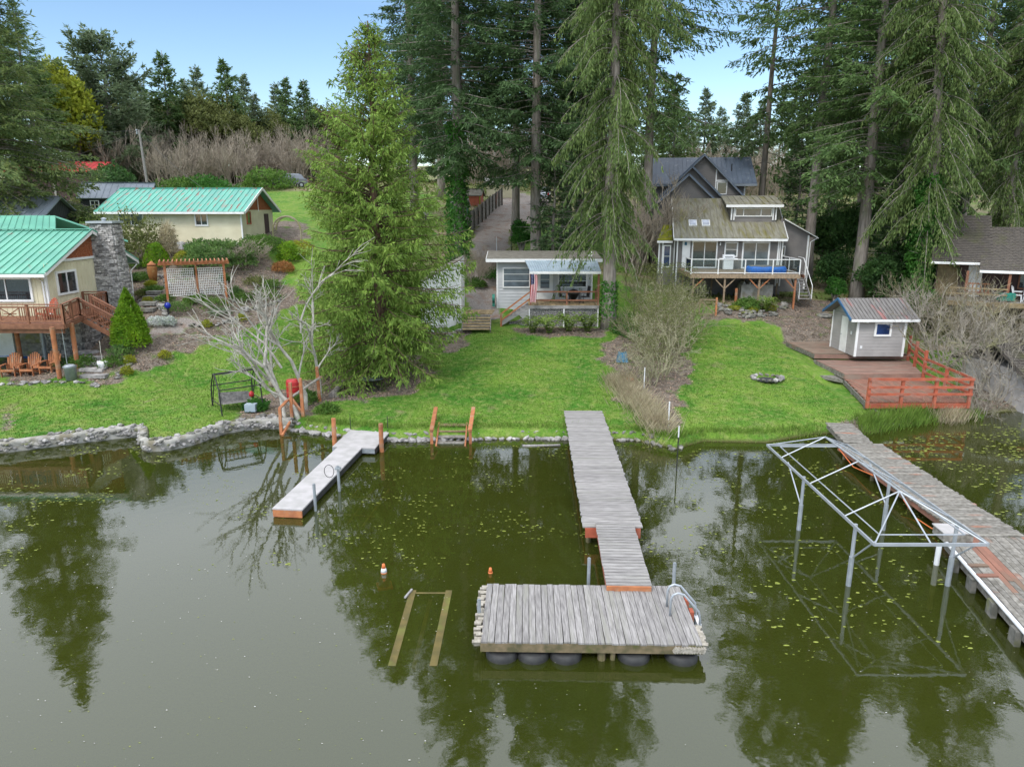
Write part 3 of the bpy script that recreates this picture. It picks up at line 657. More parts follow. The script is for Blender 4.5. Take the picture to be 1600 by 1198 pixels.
for i, p in enumerate(P_):
    d = P_[min(i + 1, len(P_) - 1)] - P_[max(i - 1, 0)]; d = d / np.linalg.norm(d); nrm = np.array([-d[1], d[0]])
    for k, (a, z) in enumerate(prof):
        w = .07 * mnoise.noise(Vector((p[0] * 2.6, p[1] * 2.6, k * 1.1))) + .03 * mnoise.noise(Vector((p[0] * 7, p[1] * 7, k * 2.3)))
        vs.append((p[0] + nrm[0] * (a + w) - off.x, p[1] + nrm[1] * (a + w) - off.y, z + w * .8))
np_ = len(prof)
for i in range(len(P_) - 1):
    for k in range(np_ - 1): fs.append((i * np_ + k, (i + 1) * np_ + k, (i + 1) * np_ + k + 1, i * np_ + k + 1))
o = MB().add(vs, fs).build('wall', 'concrete', T, smooth=True)
LW = np.linalg.norm(np.diff(P_, axis=0), axis=1); LW = np.where(P_[:-1, 0] > -23, LW, 0)
for i in range(295):
    k = random.choices(range(len(P_) - 1), weights=LW.tolist())[0]; a = random.random(); p = P_[k] * (1 - a) + P_[k + 1] * a; d = P_[k + 1] - P_[k]; d = d / np.linalg.norm(d); nn = np.array([-d[1], d[0]])
    top = random.random() < .3
    q = p + nn * (random.uniform(-.05, .15) if top else -.13)
    put_stone(T, random.choice(ST if random.random() < .6 else STD), (q[0], q[1], .5 if top else random.uniform(.10, .42)), random.uniform(.09, .17), off=off)
# fire pit
p = hit(1198, 593)
T = thing('fire_pit', 'ring of grey stones around ashes in the right lawn', 'fire pit', p)
for k in range(15):
    a = k / 15 * 6.283; put_stone(T, random.choice(STD if random.random() < .5 else STP), (.76 * math.cos(a), .70 * math.sin(a), .11), random.uniform(.13, .18))
MB().lathe([(.66, .0), (.4, .05), (.1, .07)], 16).build('ashes', 'black_barn', T)
# boards on the right bank
for (a_, b_, w, lab) in (((1360, 637), (1398, 664), .14, 'grey driftwood plank lying on the bank left of the red deck corner'), ((1365, 662), (1416, 668), .08, 'curved pale branch on the right bank'), ((1405, 634), (1462, 652), .16, 'grey plank sloping to the reeds under the red deck')):
    A = hit(*a_) + Vector((0, 0, .06)); B = hit(*b_) + Vector((0, 0, .05)); o = MB().beam(Vector((0, 0, 0)), B - A, w, .05).build('plank_board', 'grey_wood'); o.location = A; tag(o, lab, 'board')

# ================================================================ BUILDINGS
def lap_siding(parent, a, b, z0, z1, m, step=.15, out=(0, -1, 0), top=None, thick=.02, name='siding'):
    """horizontal lap boards on the wall from a to b (2D), outward normal out; top(u) gives the wall top at fraction u"""
    a = Vector((a[0], a[1], 0)); b = Vector((b[0], b[1], 0)); L_ = (b - a).length; o = Vector(out); mb = MB(); z = z0
    d = (b - a) / L_
    while z < (z1 if top is None else max(top(i / 20) for i in range(21))) - .02:
        segs = [(0, L_)]
        if top is not None:
            us = [i / 60 for i in range(61) if top(i / 60) > z + step * .6]
            if not us: break
            segs = [(us[0] * L_, us[-1] * L_)]
        zt = z + step
        if top is None: zt = min(zt, z1)
        for s0, s1 in segs:
            p = a + d * s0; q = a + d * s1; zz = Vector((0, 0, 1))
            mb.add([p + zz * z, q + zz * z, q + zz * z + o * (thick + .015), p + zz * z + o * (thick + .015), p + zz * zt + o * .004, q + zz * zt + o * .004], [(0, 1, 2, 3), (3, 2, 5, 4)])
        z += step
    return mb.build(name, m, parent, kind='stuff')
def batten_siding(parent, a, b, z0, z1, m, step=.3, out=(0, -1, 0), top=None, name='siding', w=.04):
    a = Vector((a[0], a[1], 0)); b = Vector((b[0], b[1], 0)); L_ = (b - a).length; o = Vector(out); d = (b - a) / L_; mb = MB(); n = int(L_ / step)
    for i in range(n + 1):
        p = a + d * (i * step); t = z1 if top is None else top(i * step / L_)
        if t - z0 > .05: mb.beam(p + o * .012 + Vector((0, 0, z0)), p + o * .012 + Vector((0, 0, t - .01)), w, .02, out)
    return mb.build(name, m, parent, kind='stuff')
def window(parent, c, w, h, out=(0, -1, 0), frame='white_paint', pane='glass_dark', fw=.09, vbars=(), hbars=(), name='window', depth=.07, trim=0):
    """c = centre on the wall surface (Vector); frame proud of wall, panes between the bars"""
    o = Vector(out).normalized(); u = Vector((0, 0, 1)).cross(o).normalized(); z = Vector((0, 0, 1)); c = Vector(c)
    mb = MB()
    def bar(p, q, t): mb.beam(p + o * depth / 2, q + o * depth / 2, t, depth, o)
    for s in (-1, 1):
        bar(c + u * s * (w / 2 - fw / 2) - z * h / 2, c + u * s * (w / 2 - fw / 2) + z * h / 2, fw)
        bar(c + z * s * (h / 2 - fw / 2) - u * (w / 2 - fw - .001), c + z * s * (h / 2 - fw / 2) + u * (w / 2 - fw - .001), fw)
    us = [-w / 2 + fw] + [v * w for v in vbars] + [w / 2 - fw]
    for v in vbars: bar(c + u * v * w - z * (h / 2 - fw - .001), c + u * v * w + z * (h / 2 - fw - .001), .05)
    f = mb.build(name, frame, parent)
    for i in range(len(us) - 1):
        x0, x1 = us[i] + (.025 if i else 0), us[i + 1] - (.025 if i < len(us) - 2 else 0)
        cc = c + u * (x0 + x1) / 2 + o * .022
        rot = Matrix((u, o, z)).transposed()
        MB().box(cc, (x1 - x0, .012, h - 2 * fw), rot).build('pane', pane, f)
    if hbars:
        mb = MB()
        for v in hbars: mb.beam(c + z * v * h - u * (w / 2 - fw) + o * .04, c + z * v * h + u * (w / 2 - fw) + o * .04, .03, .035, o)
        mb.build('glazing_bar', frame, f)
    return f
def slope(parent, el, er, rr, rl, m, n=0, name='roof', thick=.08, rib=.035, panel='roof_panel', ribs='rib'):
    """roof plane: eave-left, eave-right, ridge-right, ridge-left; n standing-seam panels as sub-parts"""
    P = [Vector(p) for p in (el, er, rr, rl)]; nn = (P[1] - P[0]).cross(P[3] - P[0]).normalized()
    if nn.z < 0: nn = -nn
    r = MB().poly(P, -nn * thick).build(name, m, parent)
    for i in range(n):
        a, b = i / n, (i + 1) / n
        q0 = P[0].lerp(P[1], a); q1 = P[0].lerp(P[1], b); q2 = P[3].lerp(P[2], b); q3 = P[3].lerp(P[2], a)
        s = (q1 - q0).normalized(); k = .02
        lift = nn * .016; d = s * .015
        mb = MB().poly([q0 + d + lift, q1 - d + lift, q2 - d + lift, q3 + d + lift], -nn * .013)
        mb.beam(q0 + lift + nn * rib * .5 + s * .02, q3 + lift + nn * rib * .5 + s * .02, .03, rib, nn)
        mb.build(panel, m, r)
    return r
def bd(T, a, b, w, h, name, m, up=(0, 0, 1)): return MB().beam(a, b, w, h, up).build(name, m, T)

# ---------------- cottage in the middle (local origin = left end of the front wall at ground)
T = thing('cottage', 'small pale grey cottage with flat felt roof and blue-grey metal awning over its porch', 'cottage', (-1.1, 51, 0))
W_ = 6.85; FZ = 3.5; TZ_ = 6.12
MB().bx(0, W_, 0, 3.4, 1.4, TZ_).build('wall', 'grey_siding', T)
lap_siding(T, (0, 0), (W_, 0), 1.7, TZ_, 'grey_siding', .22)
lap_siding(T, (0, 0), (0, 3.4), 1.7, TZ_, 'grey_siding', .22, (-1, 0, 0))
MB().poly([(-.7, -.55, 6.42), (7.44, -.55, 6.42), (7.44, 3.8, 6.72), (-.7, 3.8, 6.72)], (0, 0, -.10)).build('roof', 'felt_roof', T)
MB().bx(-.72, 7.46, -.60, -.553, 6.17, 6.40).build('fascia', 'white_paint', T); MB().poly([(-.75, -.55, 6.40), (-.702, -.55, 6.40), (-.702, 3.8, 6.70), (-.75, 3.8, 6.70)], (0, 0, -.2)).build('fascia', 'white_paint', T)
MB().bx(6.6, 6.85, .6, .85, 6.4, 6.85).build('vent', 'white_paint', T)
for x in (.05, W_ - .05): MB().bx(x - .06, x + .06, -.055, 0, 1.8, TZ_).build('corner_board', 'white_paint', T)
# awning
aw = MB(); n_ = 60
for i in range(n_ + 1):
    x = i / n_; z = .018 * math.cos(i * math.pi); aw.v += [(2.0 + x * 5.05, -.62, 6.31 + z), (2.3 + x * 4.75, -3.1, 5.76 + z)]
for i in range(n_): aw.f.append((i * 2, i * 2 + 1, i * 2 + 3, i * 2 + 2))
o = aw.build('awning', 'awning_metal', T); sm = o.modifiers.new('solid', 'SOLIDIFY'); sm.thickness = .02
MB().bx(2.28, 7.07, -3.13, -3.09, 5.58, 5.74).build('awning_beam', 'white_paint', T)
for x in (2.42, 4.7, 6.95): MB().beam((x, -.65, 6.2), (x, -3.08, 5.66), .06, .09).build('rafter', 'grey_siding', T)
MB().bx(6.86, 7.0, -3.05, -2.93, FZ, 5.6).build('awning_post', 'brown_stain', T); MB().bx(2.3, 2.42, -3.05, -2.93, FZ, 5.6).build('awning_post', 'brown_stain', T)
# windows & door
window(T, (1.42, -.04, 5.05), 1.98, 1.45, pane='glass_mid', hbars=(.17, -.17), depth=.09)
window(T, (5.42, -.04, 4.98), 2.1, 1.3, pane='glass_dark', hbars=(.2, -.12), depth=.09)
b = MB(); 
for (x0, x1, z0, z1) in ((2.88, 3.0, FZ, 5.62), (3.9, 4.02, FZ, 5.62), (2.88, 4.02, 5.62, 5.74)): b.bx(x0, x1, -.09, -.03, z0, z1)
f = b.build('door_frame', 'white_paint', T)
d = MB().bx(3.01, 3.89, -.06, -.035, FZ + .02, 5.6).build('door', 'white_paint', T)
MB().bx(3.13, 3.77, -.072, -.061, 4.3, 5.5).build('pane', 'glass_mid', d); MB().tube([(3.07, -.06, 4.5), (3.07, -.12, 4.5)], .025, 6).build('handle', 'galvanised', d)
for z in (4.9,): MB().bx(3.13, 3.77, -.085, -.073, z, z + .03).build('glazing_bar', 'white_paint', d)
# porch (part of cottage)
me = MB().box((0, 0, 0), (.13, 3.0, .04)).mesh('porch_board', 'yellow_wood')
for i in range(34): o = link('porch_board', me, T); o.location = (2.28 + i * .141, -1.5 - .05, FZ - .02)
MB().bx(2.2, 7.0, -3.12, -3.06, FZ - .26, FZ - .045).build('rim_board', 'grey_wood_x', T)
base = MB().bx(2.25, 6.95, -3.0, -.06, 1.5, FZ - .27).build('stone_base', 'pebble', T)
for i in range(230):
    s = random.uniform(.045, .085); o = link('stone', random.choice(ST + STD), base); o.location = (random.uniform(2.3, 6.9), -3.0, random.uniform(2.0, FZ - .3)); o.scale = (s, s * .6, s * .8)
for x in (2.27, 4.62, 6.93): MB().bx(x - .04, x + .04, -3.11, -3.04, 1.95, FZ - .27).build('batten', 'white_paint', T)
def rail_run(T, pts, zs, m, w=.1, h=.05):
    for z in zs:
        for i in range(len(pts) - 1):
            a = Vector(pts[i]); b = Vector(pts[i + 1]); bd(T, a + Vector((0, 0, z)), b + Vector((0, 0, z)), w, h, 'rail', m)
rail_run(T, [(2.45, -3.0, FZ), (6.85, -3.0, FZ)], [.88], 'brown_stain', .13, .09); rail_run(T, [(2.45, -3.0, FZ), (6.85, -3.0, FZ)], [.3], 'brown_stain', .04, .09)
rail_run(T, [(6.93, -2.92, FZ), (6.93, -1.6, FZ)], [.88, .3], 'brown_stain', .06, .09)
MB().bx(4.75, 4.86, -3.055, -2.945, FZ - .0, FZ + .82).build('rail_post', 'brown_stain', T); MB().bx(6.88, 6.98, -1.6, -1.5, FZ, FZ + .95).build('rail_post', 'brown_stain', T)
# porch stairs to the left
zb = H(-.75, 48.1)
for k in range(7):
    x = 2.2 - .27 * (k + .5); z = FZ - .19 * (k + 1); MB().box((x, -2.45, z), (.28, 1.0, .04)).build('stair_tread', 'grey_wood', T)
for y in (-2.98, -1.9): MB().beam((2.25, y, FZ - .12), (.32, y, zb + .12), .05, .24).build('stringer', 'grey_wood_x', T)
MB().bx(.3, .42, -3.07, -2.95, zb - .1, zb + .9).build('newel_post', 'cedar_stain', T)
for dz in (.86, .40): MB().beam((2.3, -3.01, FZ + dz), (.38, -3.01, zb + dz), .06, .10).build('stair_rail', 'cedar_stain', T)
MB().bx(.9, 2.2, -2.6, -.5, 1.5, 2.2).build('base_block', 'pebble', T)
# steps/deck left of cottage
T = thing('wooden_steps', 'weathered yellowish wooden landing with four broad steps left of the cottage', 'steps', (-2.5, 47.2, 0))
zl = H(-2.6, 47.4) + .85
me = MB().box((0, 0, 0), (.15, 1.9, .05)).mesh('landing_board', 'yellow_wood')
for i in range(12): o = link('landing_board', me, T); o.location = (-.62 + i * .162, 1.0 + i * .0, zl); o.rotation_euler = (0, 0, R(-4))
for k in range(5):
    MB().box((.15, -.12 - .24 * k, zl - .08 - .15 * (k + 1)), (1.85, .3, .06)).build('step_board', 'yellow_wood', T)
    MB().box((.15, .02 - .24 * k, zl - .14 - .15 * k), (1.8, .03, .14)).build('riser', 'old_wood', T)
for s in (-.78, 1.08): MB().beam((s, .1, zl - .18), (s, -1.25, zl - .95), .06, .22).build('stringer', 'old_wood', T)
# flag
T = thing('flag', 'stars and stripes flag hanging in folds from a short white pole on the porch', 'flag', (1.36, 47.78, 0))
MB().tube([(0, 0, 5.15), (.08, -.35, 5.72)], .018, 6).build('flag_pole', 'white_paint', T)
def hang(u, v): return Vector((.08 + (u - .5) * .44 * (1 - .1 * v) + .03 * math.sin(v * 5), -.34 + .07 * math.sin(u * 17 + v * 2), 5.62 - v * 1.85 - .12 * abs(u - .5)))
fl = MB(); NV = 24; NU = 13
mat('flag_red', (.55, .03, .05), (.48, .025, .045), rough=.8); mat('flag_white', (.75, .75, .75), (.68, .68, .7), rough=.8); mat('flag_blue', (.03, .04, .14), (.025, .03, .11), rough=.8)
for mt, rng_ in (('flag_red', range(0, 13, 2)), ('flag_white', range(1, 13, 2))):
    for s_ in rng_:
        g = MB(); v0 = .36 if s_ < 7 else 0.0
        for j in range(NV):
            a = v0 + (1 - v0) * j / NV; b_ = v0 + (1 - v0) * (j + 1) / NV
            sh = .16
            q = [(s_ / 13, a), ((s_ + 1) / 13, a), ((s_ + 1) / 13, b_), (s_ / 13, b_)]
            g.add([hang(u, v) for u, v in q], [(0, 1, 2, 3)])
        g.build('stripe', mt, T)
g = MB()
for i in range(7):
    for j in range(10):
        q = [(i / 13, j / 10 * .36), ((i + 1) / 13, j / 10 * .36), ((i + 1) / 13, (j + 1) / 10 * .36), (i / 13, (j + 1) / 10 * .36)]; g.add([hang(u, v) for u, v in q], [(0, 1, 2, 3)])
g.build('canton', 'flag_blue', T)
g = MB()
for i in range(5):
    for j in range(7):
        c_ = hang((i + .7 + .5 * (j % 2)) / 13, (j + .5) / 7 * .36) + Vector((0, -.008, 0)); pts = []
        for k in range(10):
            r_ = .017 if k % 2 == 0 else .008; a = k * .628; pts.append(c_ + Vector((r_ * math.sin(a), 0, r_ * math.cos(a))))
        g.add(pts, [tuple(range(10))])
g.build('stars', 'flag_white', T, kind='stuff')
# porch furniture
def patio_chair(loc, rz, label):
    T = thing('patio_chair', label, 'chair', loc, rz, 'black chairs on the cottage porch')
    MB().box((0, 0, .42), (.5, .5, .05)).build('seat', 'black_metal', T)
    MB().box((0, .26, .78), (.5, .05, .72), Matrix.Rotation(-.15, 3, 'X')).build('backrest', 'black_metal', T)
    for s in (-1, 1): MB().tube([(s * .27, -.22, 0), (s * .27, -.2, .62), (s * .27, .22, .66)], .02, 5).build('armrest', 'black_metal', T)
    MB().tube([(-.25, .25, 0), (.25, .25, 0)], .02, 5).build('leg_base', 'black_metal', T); MB().tube([(-.25, -.24, 0.02), (.25, -.24, 0.02)], .02, 5).build('leg_base', 'black_metal', T)
patio_chair((3.55, 49.1, FZ), R(75), 'black patio chair left of the porch table'); patio_chair((5.05, 49.1, FZ), R(-75), 'black patio chair right of the porch table')
T = thing('porch_table', 'black square table between two black chairs on the cottage porch', 'table', (4.3, 49.0, FZ))
MB().box((0, 0, .72), (.8, .8, .04)).build('table_top', 'black_metal', T)
for sx in (-.34, .34):
    for sy in (-.34, .34): MB().tube([(sx, sy, 0), (sx, sy, .7)], .025, 6).build('leg', 'black_metal', T)
T = thing('fire_bowl', 'dark round fire bowl behind the porch table under the right window', 'fire bowl', (4.35, 50.3, FZ))
MB().lathe([(.1, 0), (.3, .25), (.42, .5), (.44, .55), (.3, .52)], 16).build('bowl', 'black_metal', T, smooth=True); MB().lathe([(.43, .56), (.3, .72), (.05, .8)], 16).build('lid', 'black_metal', T, smooth=True)
T = thing('hose_reel', 'green garden hose reel on the left wall of the cottage', 'hose reel', (-1.32, 50.8, 3.0))
MB().tube([(-.09, 0, .6), (.09, 0, .6)], .3, 14).build('drum', 'green_plastic', T); MB().box((.0, 0, .3), (.18, .1, .6)).build('bracket', 'green_plastic', T)

# ---------------- white slanted shed behind the big cedar
T = thing('white_shed', 'tall white shed with slanted top standing right of the big cedar', 'shed', (-4.1, 46.8, 0))
z0 = H(-4, 46.8)
wp = MB()
ft = [(-3.2, 0.6), (-.1, -.4)]
A, B, C_, D = Vector((-1.7, -1.6, 0)), Vector((.62, 1.0, 0)), Vector((.7, 4.2, 0)), Vector((-1.7, 4.2, 0))
zt = [5.2, 6.45, 6.55, 5.4]
vs = [p + Vector((0, 0, z0 - .1)) for p in (A, B, C_, D)] + [p + Vector((0, 0, z)) for p, z in zip((A, B, C_, D), zt)]
wp.add(vs, [(0, 1, 5, 4), (1, 2, 6, 5), (2, 3, 7, 6), (3, 0, 4, 7), (4, 5, 6, 7)]).build('wall', 'white_paint', T)
rp = [p + Vector((0, 0, z + .09)) for p, z in zip((A * 1.05, B * 1.05, C_, D), zt)]
MB().poly(rp, (0, 0, -.08)).build('roof', 'felt_roof', T)
dd = (B - A).normalized(); nn_ = Vector((dd.y, -dd.x, 0))
bd(T, A + nn_ * .03 + Vector((0, 0, 5.1)), B + nn_ * .03 + Vector((0, 0, 6.35)), .04, .16, 'fascia', 'white_paint')
batten_siding(T, A[:2], B[:2], z0, 5, 'white_paint', .4, tuple(nn_), top=lambda u: 5.1 + 1.2 * u, w=.03)
bd(T, B + nn_ * .02 + Vector((0, 0, z0)), B + nn_ * .02 + Vector((0, 0, 6.3)), .1, .1, 'corner_board', 'white_paint', (0, 1, 0))
T2 = thing('stone_pile', 'low heap of grey foundation stones at the foot of the white shed', 'stones', (-4.3, 45.6, 0)); 
for i in range(26):
    x, y = random.uniform(-5.4, -3.4), random.uniform(45.0, 46.3); put_stone(T2, random.choice(STD + ST), (x, y, H(x, y) + random.uniform(.0, .25)), random.uniform(.12, .24), off=Vector((-4.3, 45.6, 0)))

# ---------------- grey lake house on the right (front cabin + taller rear house), local frame rotated
HR = R(-9)
T = thing('lake_house', 'two-part taupe lake house, mossy metal-roofed front cabin with dormer and raised deck', 'house', (12.9, 56.6, 0), HR)
FL = 5.3
w = 8.0
MB().bx(0, w, 0, 5.0, 3.0, 7.72).build('wall', 'taupe_siding', T)
batten_siding(T, (0, 0), (w, 0), FL, 7.7, 'taupe_siding', .2, w=.015)
# main roof: single slope facing the lake, 16 seams
slope(T, (-.25, -.55, 7.62), (w + .15, -.55, 7.62), (w + .15, 5.0, 10.65), (-.25, 5.0, 10.65), 'moss_metal', 17)
MB().bx(-.25, w + .15, -.64, -.56, 7.42, 7.6).build('gutter', 'white_paint', T)
MB().add([(w, 0, 7.7), (w, 5, 7.7), (w, 5, 10.5)] + [(0, 0, 7.7), (0, 5, 7.7), (0, 5, 10.5)], [(0, 1, 2), (5, 4, 3), (1, 4, 5, 2)]).build('gable_wall', 'taupe_siding', T)
for s in (-.28, w + .18): bd(T, (s, -.58, 7.55), (s, 5.0, 10.6), .05, .2, 'barge_board', 'white_paint')
for x in (1.25, 2.25):
    z = 7.62 + (1.35 + .55) / 5.55 * 3.03; sk = MB().box((x, 1.35, z + .06), (.62, .9, .1), Matrix.Rotation(math.atan(3.03 / 5.55), 3, 'X')).build('skylight', 'white_paint', T)
    MB().box((x, 1.33, z + .12), (.5, .76, .03), Matrix.Rotation(math.atan(3.03 / 5.55), 3, 'X')).build('pane', 'skylight_glass', sk)
# dormer
dm = MB().add([(4.15, 1.6, 8.6), (7.6, 1.6, 8.6), (7.6, 1.6, 10.05), (4.15, 1.6, 10.05), (4.15, 5, 10.6), (7.6, 5, 10.6), (7.6, 5, 8.6), (4.15, 5, 8.6)], [(0, 1, 2, 3), (1, 6, 5, 2), (0, 3, 4, 7), (3, 2, 5, 4)]).build('dormer', 'taupe_siding', T)
slope(T, (3.7, 1.15, 10.12), (8.0, 1.15, 10.12), (8.0, 5.15, 10.85), (3.7, 5.15, 10.85), 'moss_metal', 9, name='dormer_roof')
MB().bx(3.7, 8.0, 1.08, 1.14, 9.93, 10.12).build('dormer_fascia', 'white_paint', T)
window(T, (5.87, 1.58, 9.55), 2.8, .66, pane='glass_mid', vbars=(-.27, .2), fw=.07)
for x in (4.2, 4.4, 7.35, 7.55): MB().bx(x - .05, x + .05, 1.5, 1.58, 8.95, 9.92).build('dormer_trim', 'white_paint', T)
# doors and windows
window(T, (2.15, 0, FL + 1.05), 1.95, 2.1, pane='glass_dark', vbars=(0.0,), name='sliding_door', fw=.10)
window(T, (6.0, 0, FL + 1.03), 2.05, 2.06, pane='glass_mid', vbars=(0.0,), name='sliding_door', fw=.11)
window(T, (4.15, 0, FL + 1.45), 1.0, 1.15, pane='glass_mid', hbars=(0,), fw=.09)
for x in (.07, w - .06, w - .36): MB().bx(x - .05, x + .05, -.07, -.005, 4.0, 7.4).build('corner_board', 'white_paint', T)
MB().bx(.45, 1.05, -.05, -.01, FL + .02, FL + 2.05).build('door', 'white_paint', T)
MB().bx(.6, .78, -.08, -.05, FL + 1.75, FL + 2.0).build('wall_ornament', 'blue_plastic', T)
MB().tube([(w - .25, -.12, 7.4), (w - .25, -.12, 4.2)], .04, 6).build('downpipe', 'white_paint', T)
for x in (3.3,): MB().lathe([(.03, 0), (.07, .05), (.05, .2), (.02, .25)], 8, (x, -.12, FL + 1.75)).build('wall_lamp', 'white_paint', T)
# left lean-to with mossy roof and window
MB().bx(-1.35, -.01, .6, 2.8, 3.2, 7.35).build('side_wall', 'taupe_siding', T)
slope(T, (-1.5, .35, 7.35), (-.3, .35, 7.35), (-.3, 2.6, 8.5), (-1.5 + .55, 2.6, 8.5), 'moss_metal', 3, name='side_roof')
g = MB().poly([(-1.48, .37, 7.41), (-.32, .37, 7.41), (-.32, 2.5, 8.5), (-.95, 2.5, 8.5)], (0, 0, .05)).build('moss', 'yellow_leaf', T)
MB().bx(-1.5, -.3, .28, .34, 7.2, 7.36).build('side_fascia', 'white_paint', T)
window(T, (-.68, .6, 6.15), .62, 1.75, pane='glass_blue', hbars=(0,), fw=.09)
for x in (-1.3, -1.02, -.12): MB().bx(x - .045, x + .045, .53, .598, 4.8, 7.3).build('corner_board', 'white_paint', T)
# right wing
MB().add([(w + .01, 1.6, 3.2), (w + 2.2, 1.6, 3.2), (w + 2.2, 1.6, 7.9), (w + .01, 1.6, 9.1), (w + .01, 6, 3.2), (w + 2.2, 6, 3.2), (w + 2.2, 6, 7.9), (w + .01, 6, 9.1)],
         [(0, 1, 2, 3), (1, 5, 6, 2), (4, 7, 6, 5), (3, 2, 6, 7)]).build('wing_wall', 'taupe_siding', T)
lap_siding(T, (w, 1.6), (w + 2.2, 1.6), 4.3, 8, 'taupe_siding', .16, top=lambda u: 9.1 - 1.2 * u)
MB().poly([(w + .17, 1.2, 9.12), (w + 2.75, 1.2, 7.72), (w + 2.75, 6.3, 7.72), (w + .17, 6.3, 9.12)], (0, 0, -.1)).build('wing_roof', 'moss_metal', T)
bd(T, (w + .17, 1.14, 9.02), (w + 2.78, 1.14, 7.60), .05, .2, 'barge_board', 'white_paint', (0, 1, 0))
MB().bx(w + 2.08, w + 2.2, 1.5, 1.59, 3.6, 7.8).build('corner_board', 'white_paint', T); MB().tube([(w + 2.7, 1.25, 7.6), (w + 2.3, 1.45, 7.3), (w + 2.28, 1.5, 3.8)], .04, 6).build('downpipe', 'white_paint', T)
window(T, (w + .28, 1.58, 6.6), .42, .75, pane='glass_dark', fw=.07)
# rear house: front gable (low), mid gable, back long roof
def gable(xc, hw, y, zpk, ze, depth, mroof, ov=.45, seams=0, wallm='taupe_siding', zbase=3.4, roofname='roof'):
    MB().add([(xc - hw, y, zbase), (xc + hw, y, zbase), (xc + hw, y, ze), (xc, y, zpk), (xc - hw, y, ze), (xc - hw, y + depth, zbase), (xc + hw, y + depth, zbase), (xc + hw, y + depth, ze), (xc, y + depth, zpk), (xc - hw, y + depth, ze)],
             [(0, 1, 2, 3, 4), (1, 6, 7, 2), (5, 0, 4, 9), (2, 7, 8, 3), (4, 3, 8, 9), (6, 5, 9, 8, 7)]).build('gable_wall', wallm, T)
    k = (zpk - ze) / hw
    lap_siding(T, (xc - hw, y), (xc + hw, y), zbase, zpk, wallm, .17, top=lambda u: zpk - abs(u - .5) * 2 * (zpk - ze))
    for s in (-1, 1):
        e0 = (xc + s * (hw + ov), y - ov, ze - k * ov + .12); r0 = (xc, y - ov, zpk + .12); e1 = (e0[0], y + depth, e0[2]); r1_ = (xc, y + depth, zpk + .12)
        P4 = [e0, e1, r1_, r0]
        slope(T, P4[0], P4[1], P4[2], P4[3], mroof, seams, name=roofname)
        bd(T, (e0[0], y - ov - .03, e0[2] - .12), (r0[0], y - ov - .03, r0[2] - .12), .04, .22, 'barge_board', 'grey_metal', (0, 1, 0))
    return
gable(1.1, 3.2, 6.2, 12.55, 9.6, 4.5, 'slate_metal', seams=8)
gable(1.5, 3.5, 8.2, 13.3, 9.9, 3, 'slate_metal', seams=5)
gable(2.6, 3.9, 9.6, 14.35, 10.5, 4.0, 'slate_metal', seams=6)
# long rear roof, ridge parallel to the shore
MB().bx(-1.6, 6.6, 11.5, 17.0, 3.8, 12.0).build('rear_wall', 'taupe_siding', T)
slope(T, (-2.3, 10.8, 12.0), (7.5, 10.8, 12.0), (7.3, 14.2, 14.5), (-2.1, 14.2, 14.5), 'slate_metal', 24)
slope(T, (7.5, 17.6, 12.0), (-2.3, 17.6, 12.0), (-2.1, 14.2, 14.5), (7.3, 14.2, 14.5), 'slate_metal', 0)
MB().bx(-2.3, 7.5, 10.72, 10.79, 11.8, 12.0).build('gutter', 'grey_metal', T)
MB().bx(6.48, 6.6, 11.4, 11.49, 8, 11.8).build('corner_board', 'white_paint', T)
window(T, (4.3, 9.58, 11.6), .9, 1.1, pane='glass_dark', fw=.08); MB().tube([(5.4, 12.4, 13.1), (5.4, 12.4, 13.8)], .05, 6).build('vent_pipe', 'black_metal', T)
MB().bx(3.7, 3.8, 9.5, 9.58, 10.3, 13.2).build('trim_board', 'white_paint', T); MB().beam((3.8, 9.53, 12.25), (4.9, 9.53, 12.25), .08, .1).build('trim_board', 'white_paint', T)

# deck of the lake house
T = thing('raised_deck', 'raised wooden deck with white glass-panelled railing in front of the taupe lake house', 'deck', (12.85, 51.5, 0), R(-3))
dz = 5.25; dw = 7.75; dd_ = 5.0
me = MB().box((0, 0, 0), (dw, .14, .04)).mesh('deck_board', 'deck_tan')
for i in range(33): o = link('deck_board', me, T); o.location = (dw / 2, .08 + i * .152, dz)
MB().bx(0, dw, -.05, -.0, dz - .28, dz - .0).build('rim_beam', 'deck_tan', T); MB().bx(-.04, .0, 0, dd_, dz - .28, dz - .03).build('rim_beam', 'deck_tan', T); MB().bx(dw, dw + .04, 0, dd_, dz - .28, dz - .03).build('rim_beam', 'deck_tan', T)
for k in range(9): MB().bx(k * .98 + .2, k * .98 + .26, .05, dd_ - .1, dz - .24, dz - .03).build('joist', 'brown_stain', T)
def tl(x, y): 
    c_, s_ = math.cos(R(-3)), math.sin(R(-3)); return 12.85 + x * c_ - y * s_, 51.5 + x * s_ + y * c_
for i, x in enumerate((.25, 2.5, 4.95, 7.5)):
    gx_, gy_ = tl(x, .12); zg = H(gx_, gy_) - .1
    MB().bx(x - .06, x + .06, .06, .18, zg, dz - .29).build('post', 'cedar_stain' if i in (3,) else 'deck_tan', T)
    for s in (-1, 1):
        if (i == 0 and s < 0) or (i == 3 and s > 0): continue
        MB().beam((x + s * .05, .12, dz - 1.0), (x + s * .75, .12, dz - .3), .07, .09, (0, 1, 0)).build('brace', 'cedar_stain' if i != 1 else 'deck_tan', T)
    gx_, gy_ = tl(x, 4.3); MB().bx(x - .06, x + .06, 4.2, 4.32, H(gx_, gy_) - .1, dz - .29).build('post', 'deck_tan', T)
rp = [(0.03, 2.2), (0.03, .04), (1.95, .04), (3.85, .04), (5.8, .04), (7.7, .04), (7.7, 2.4), (7.7, 4.2)]
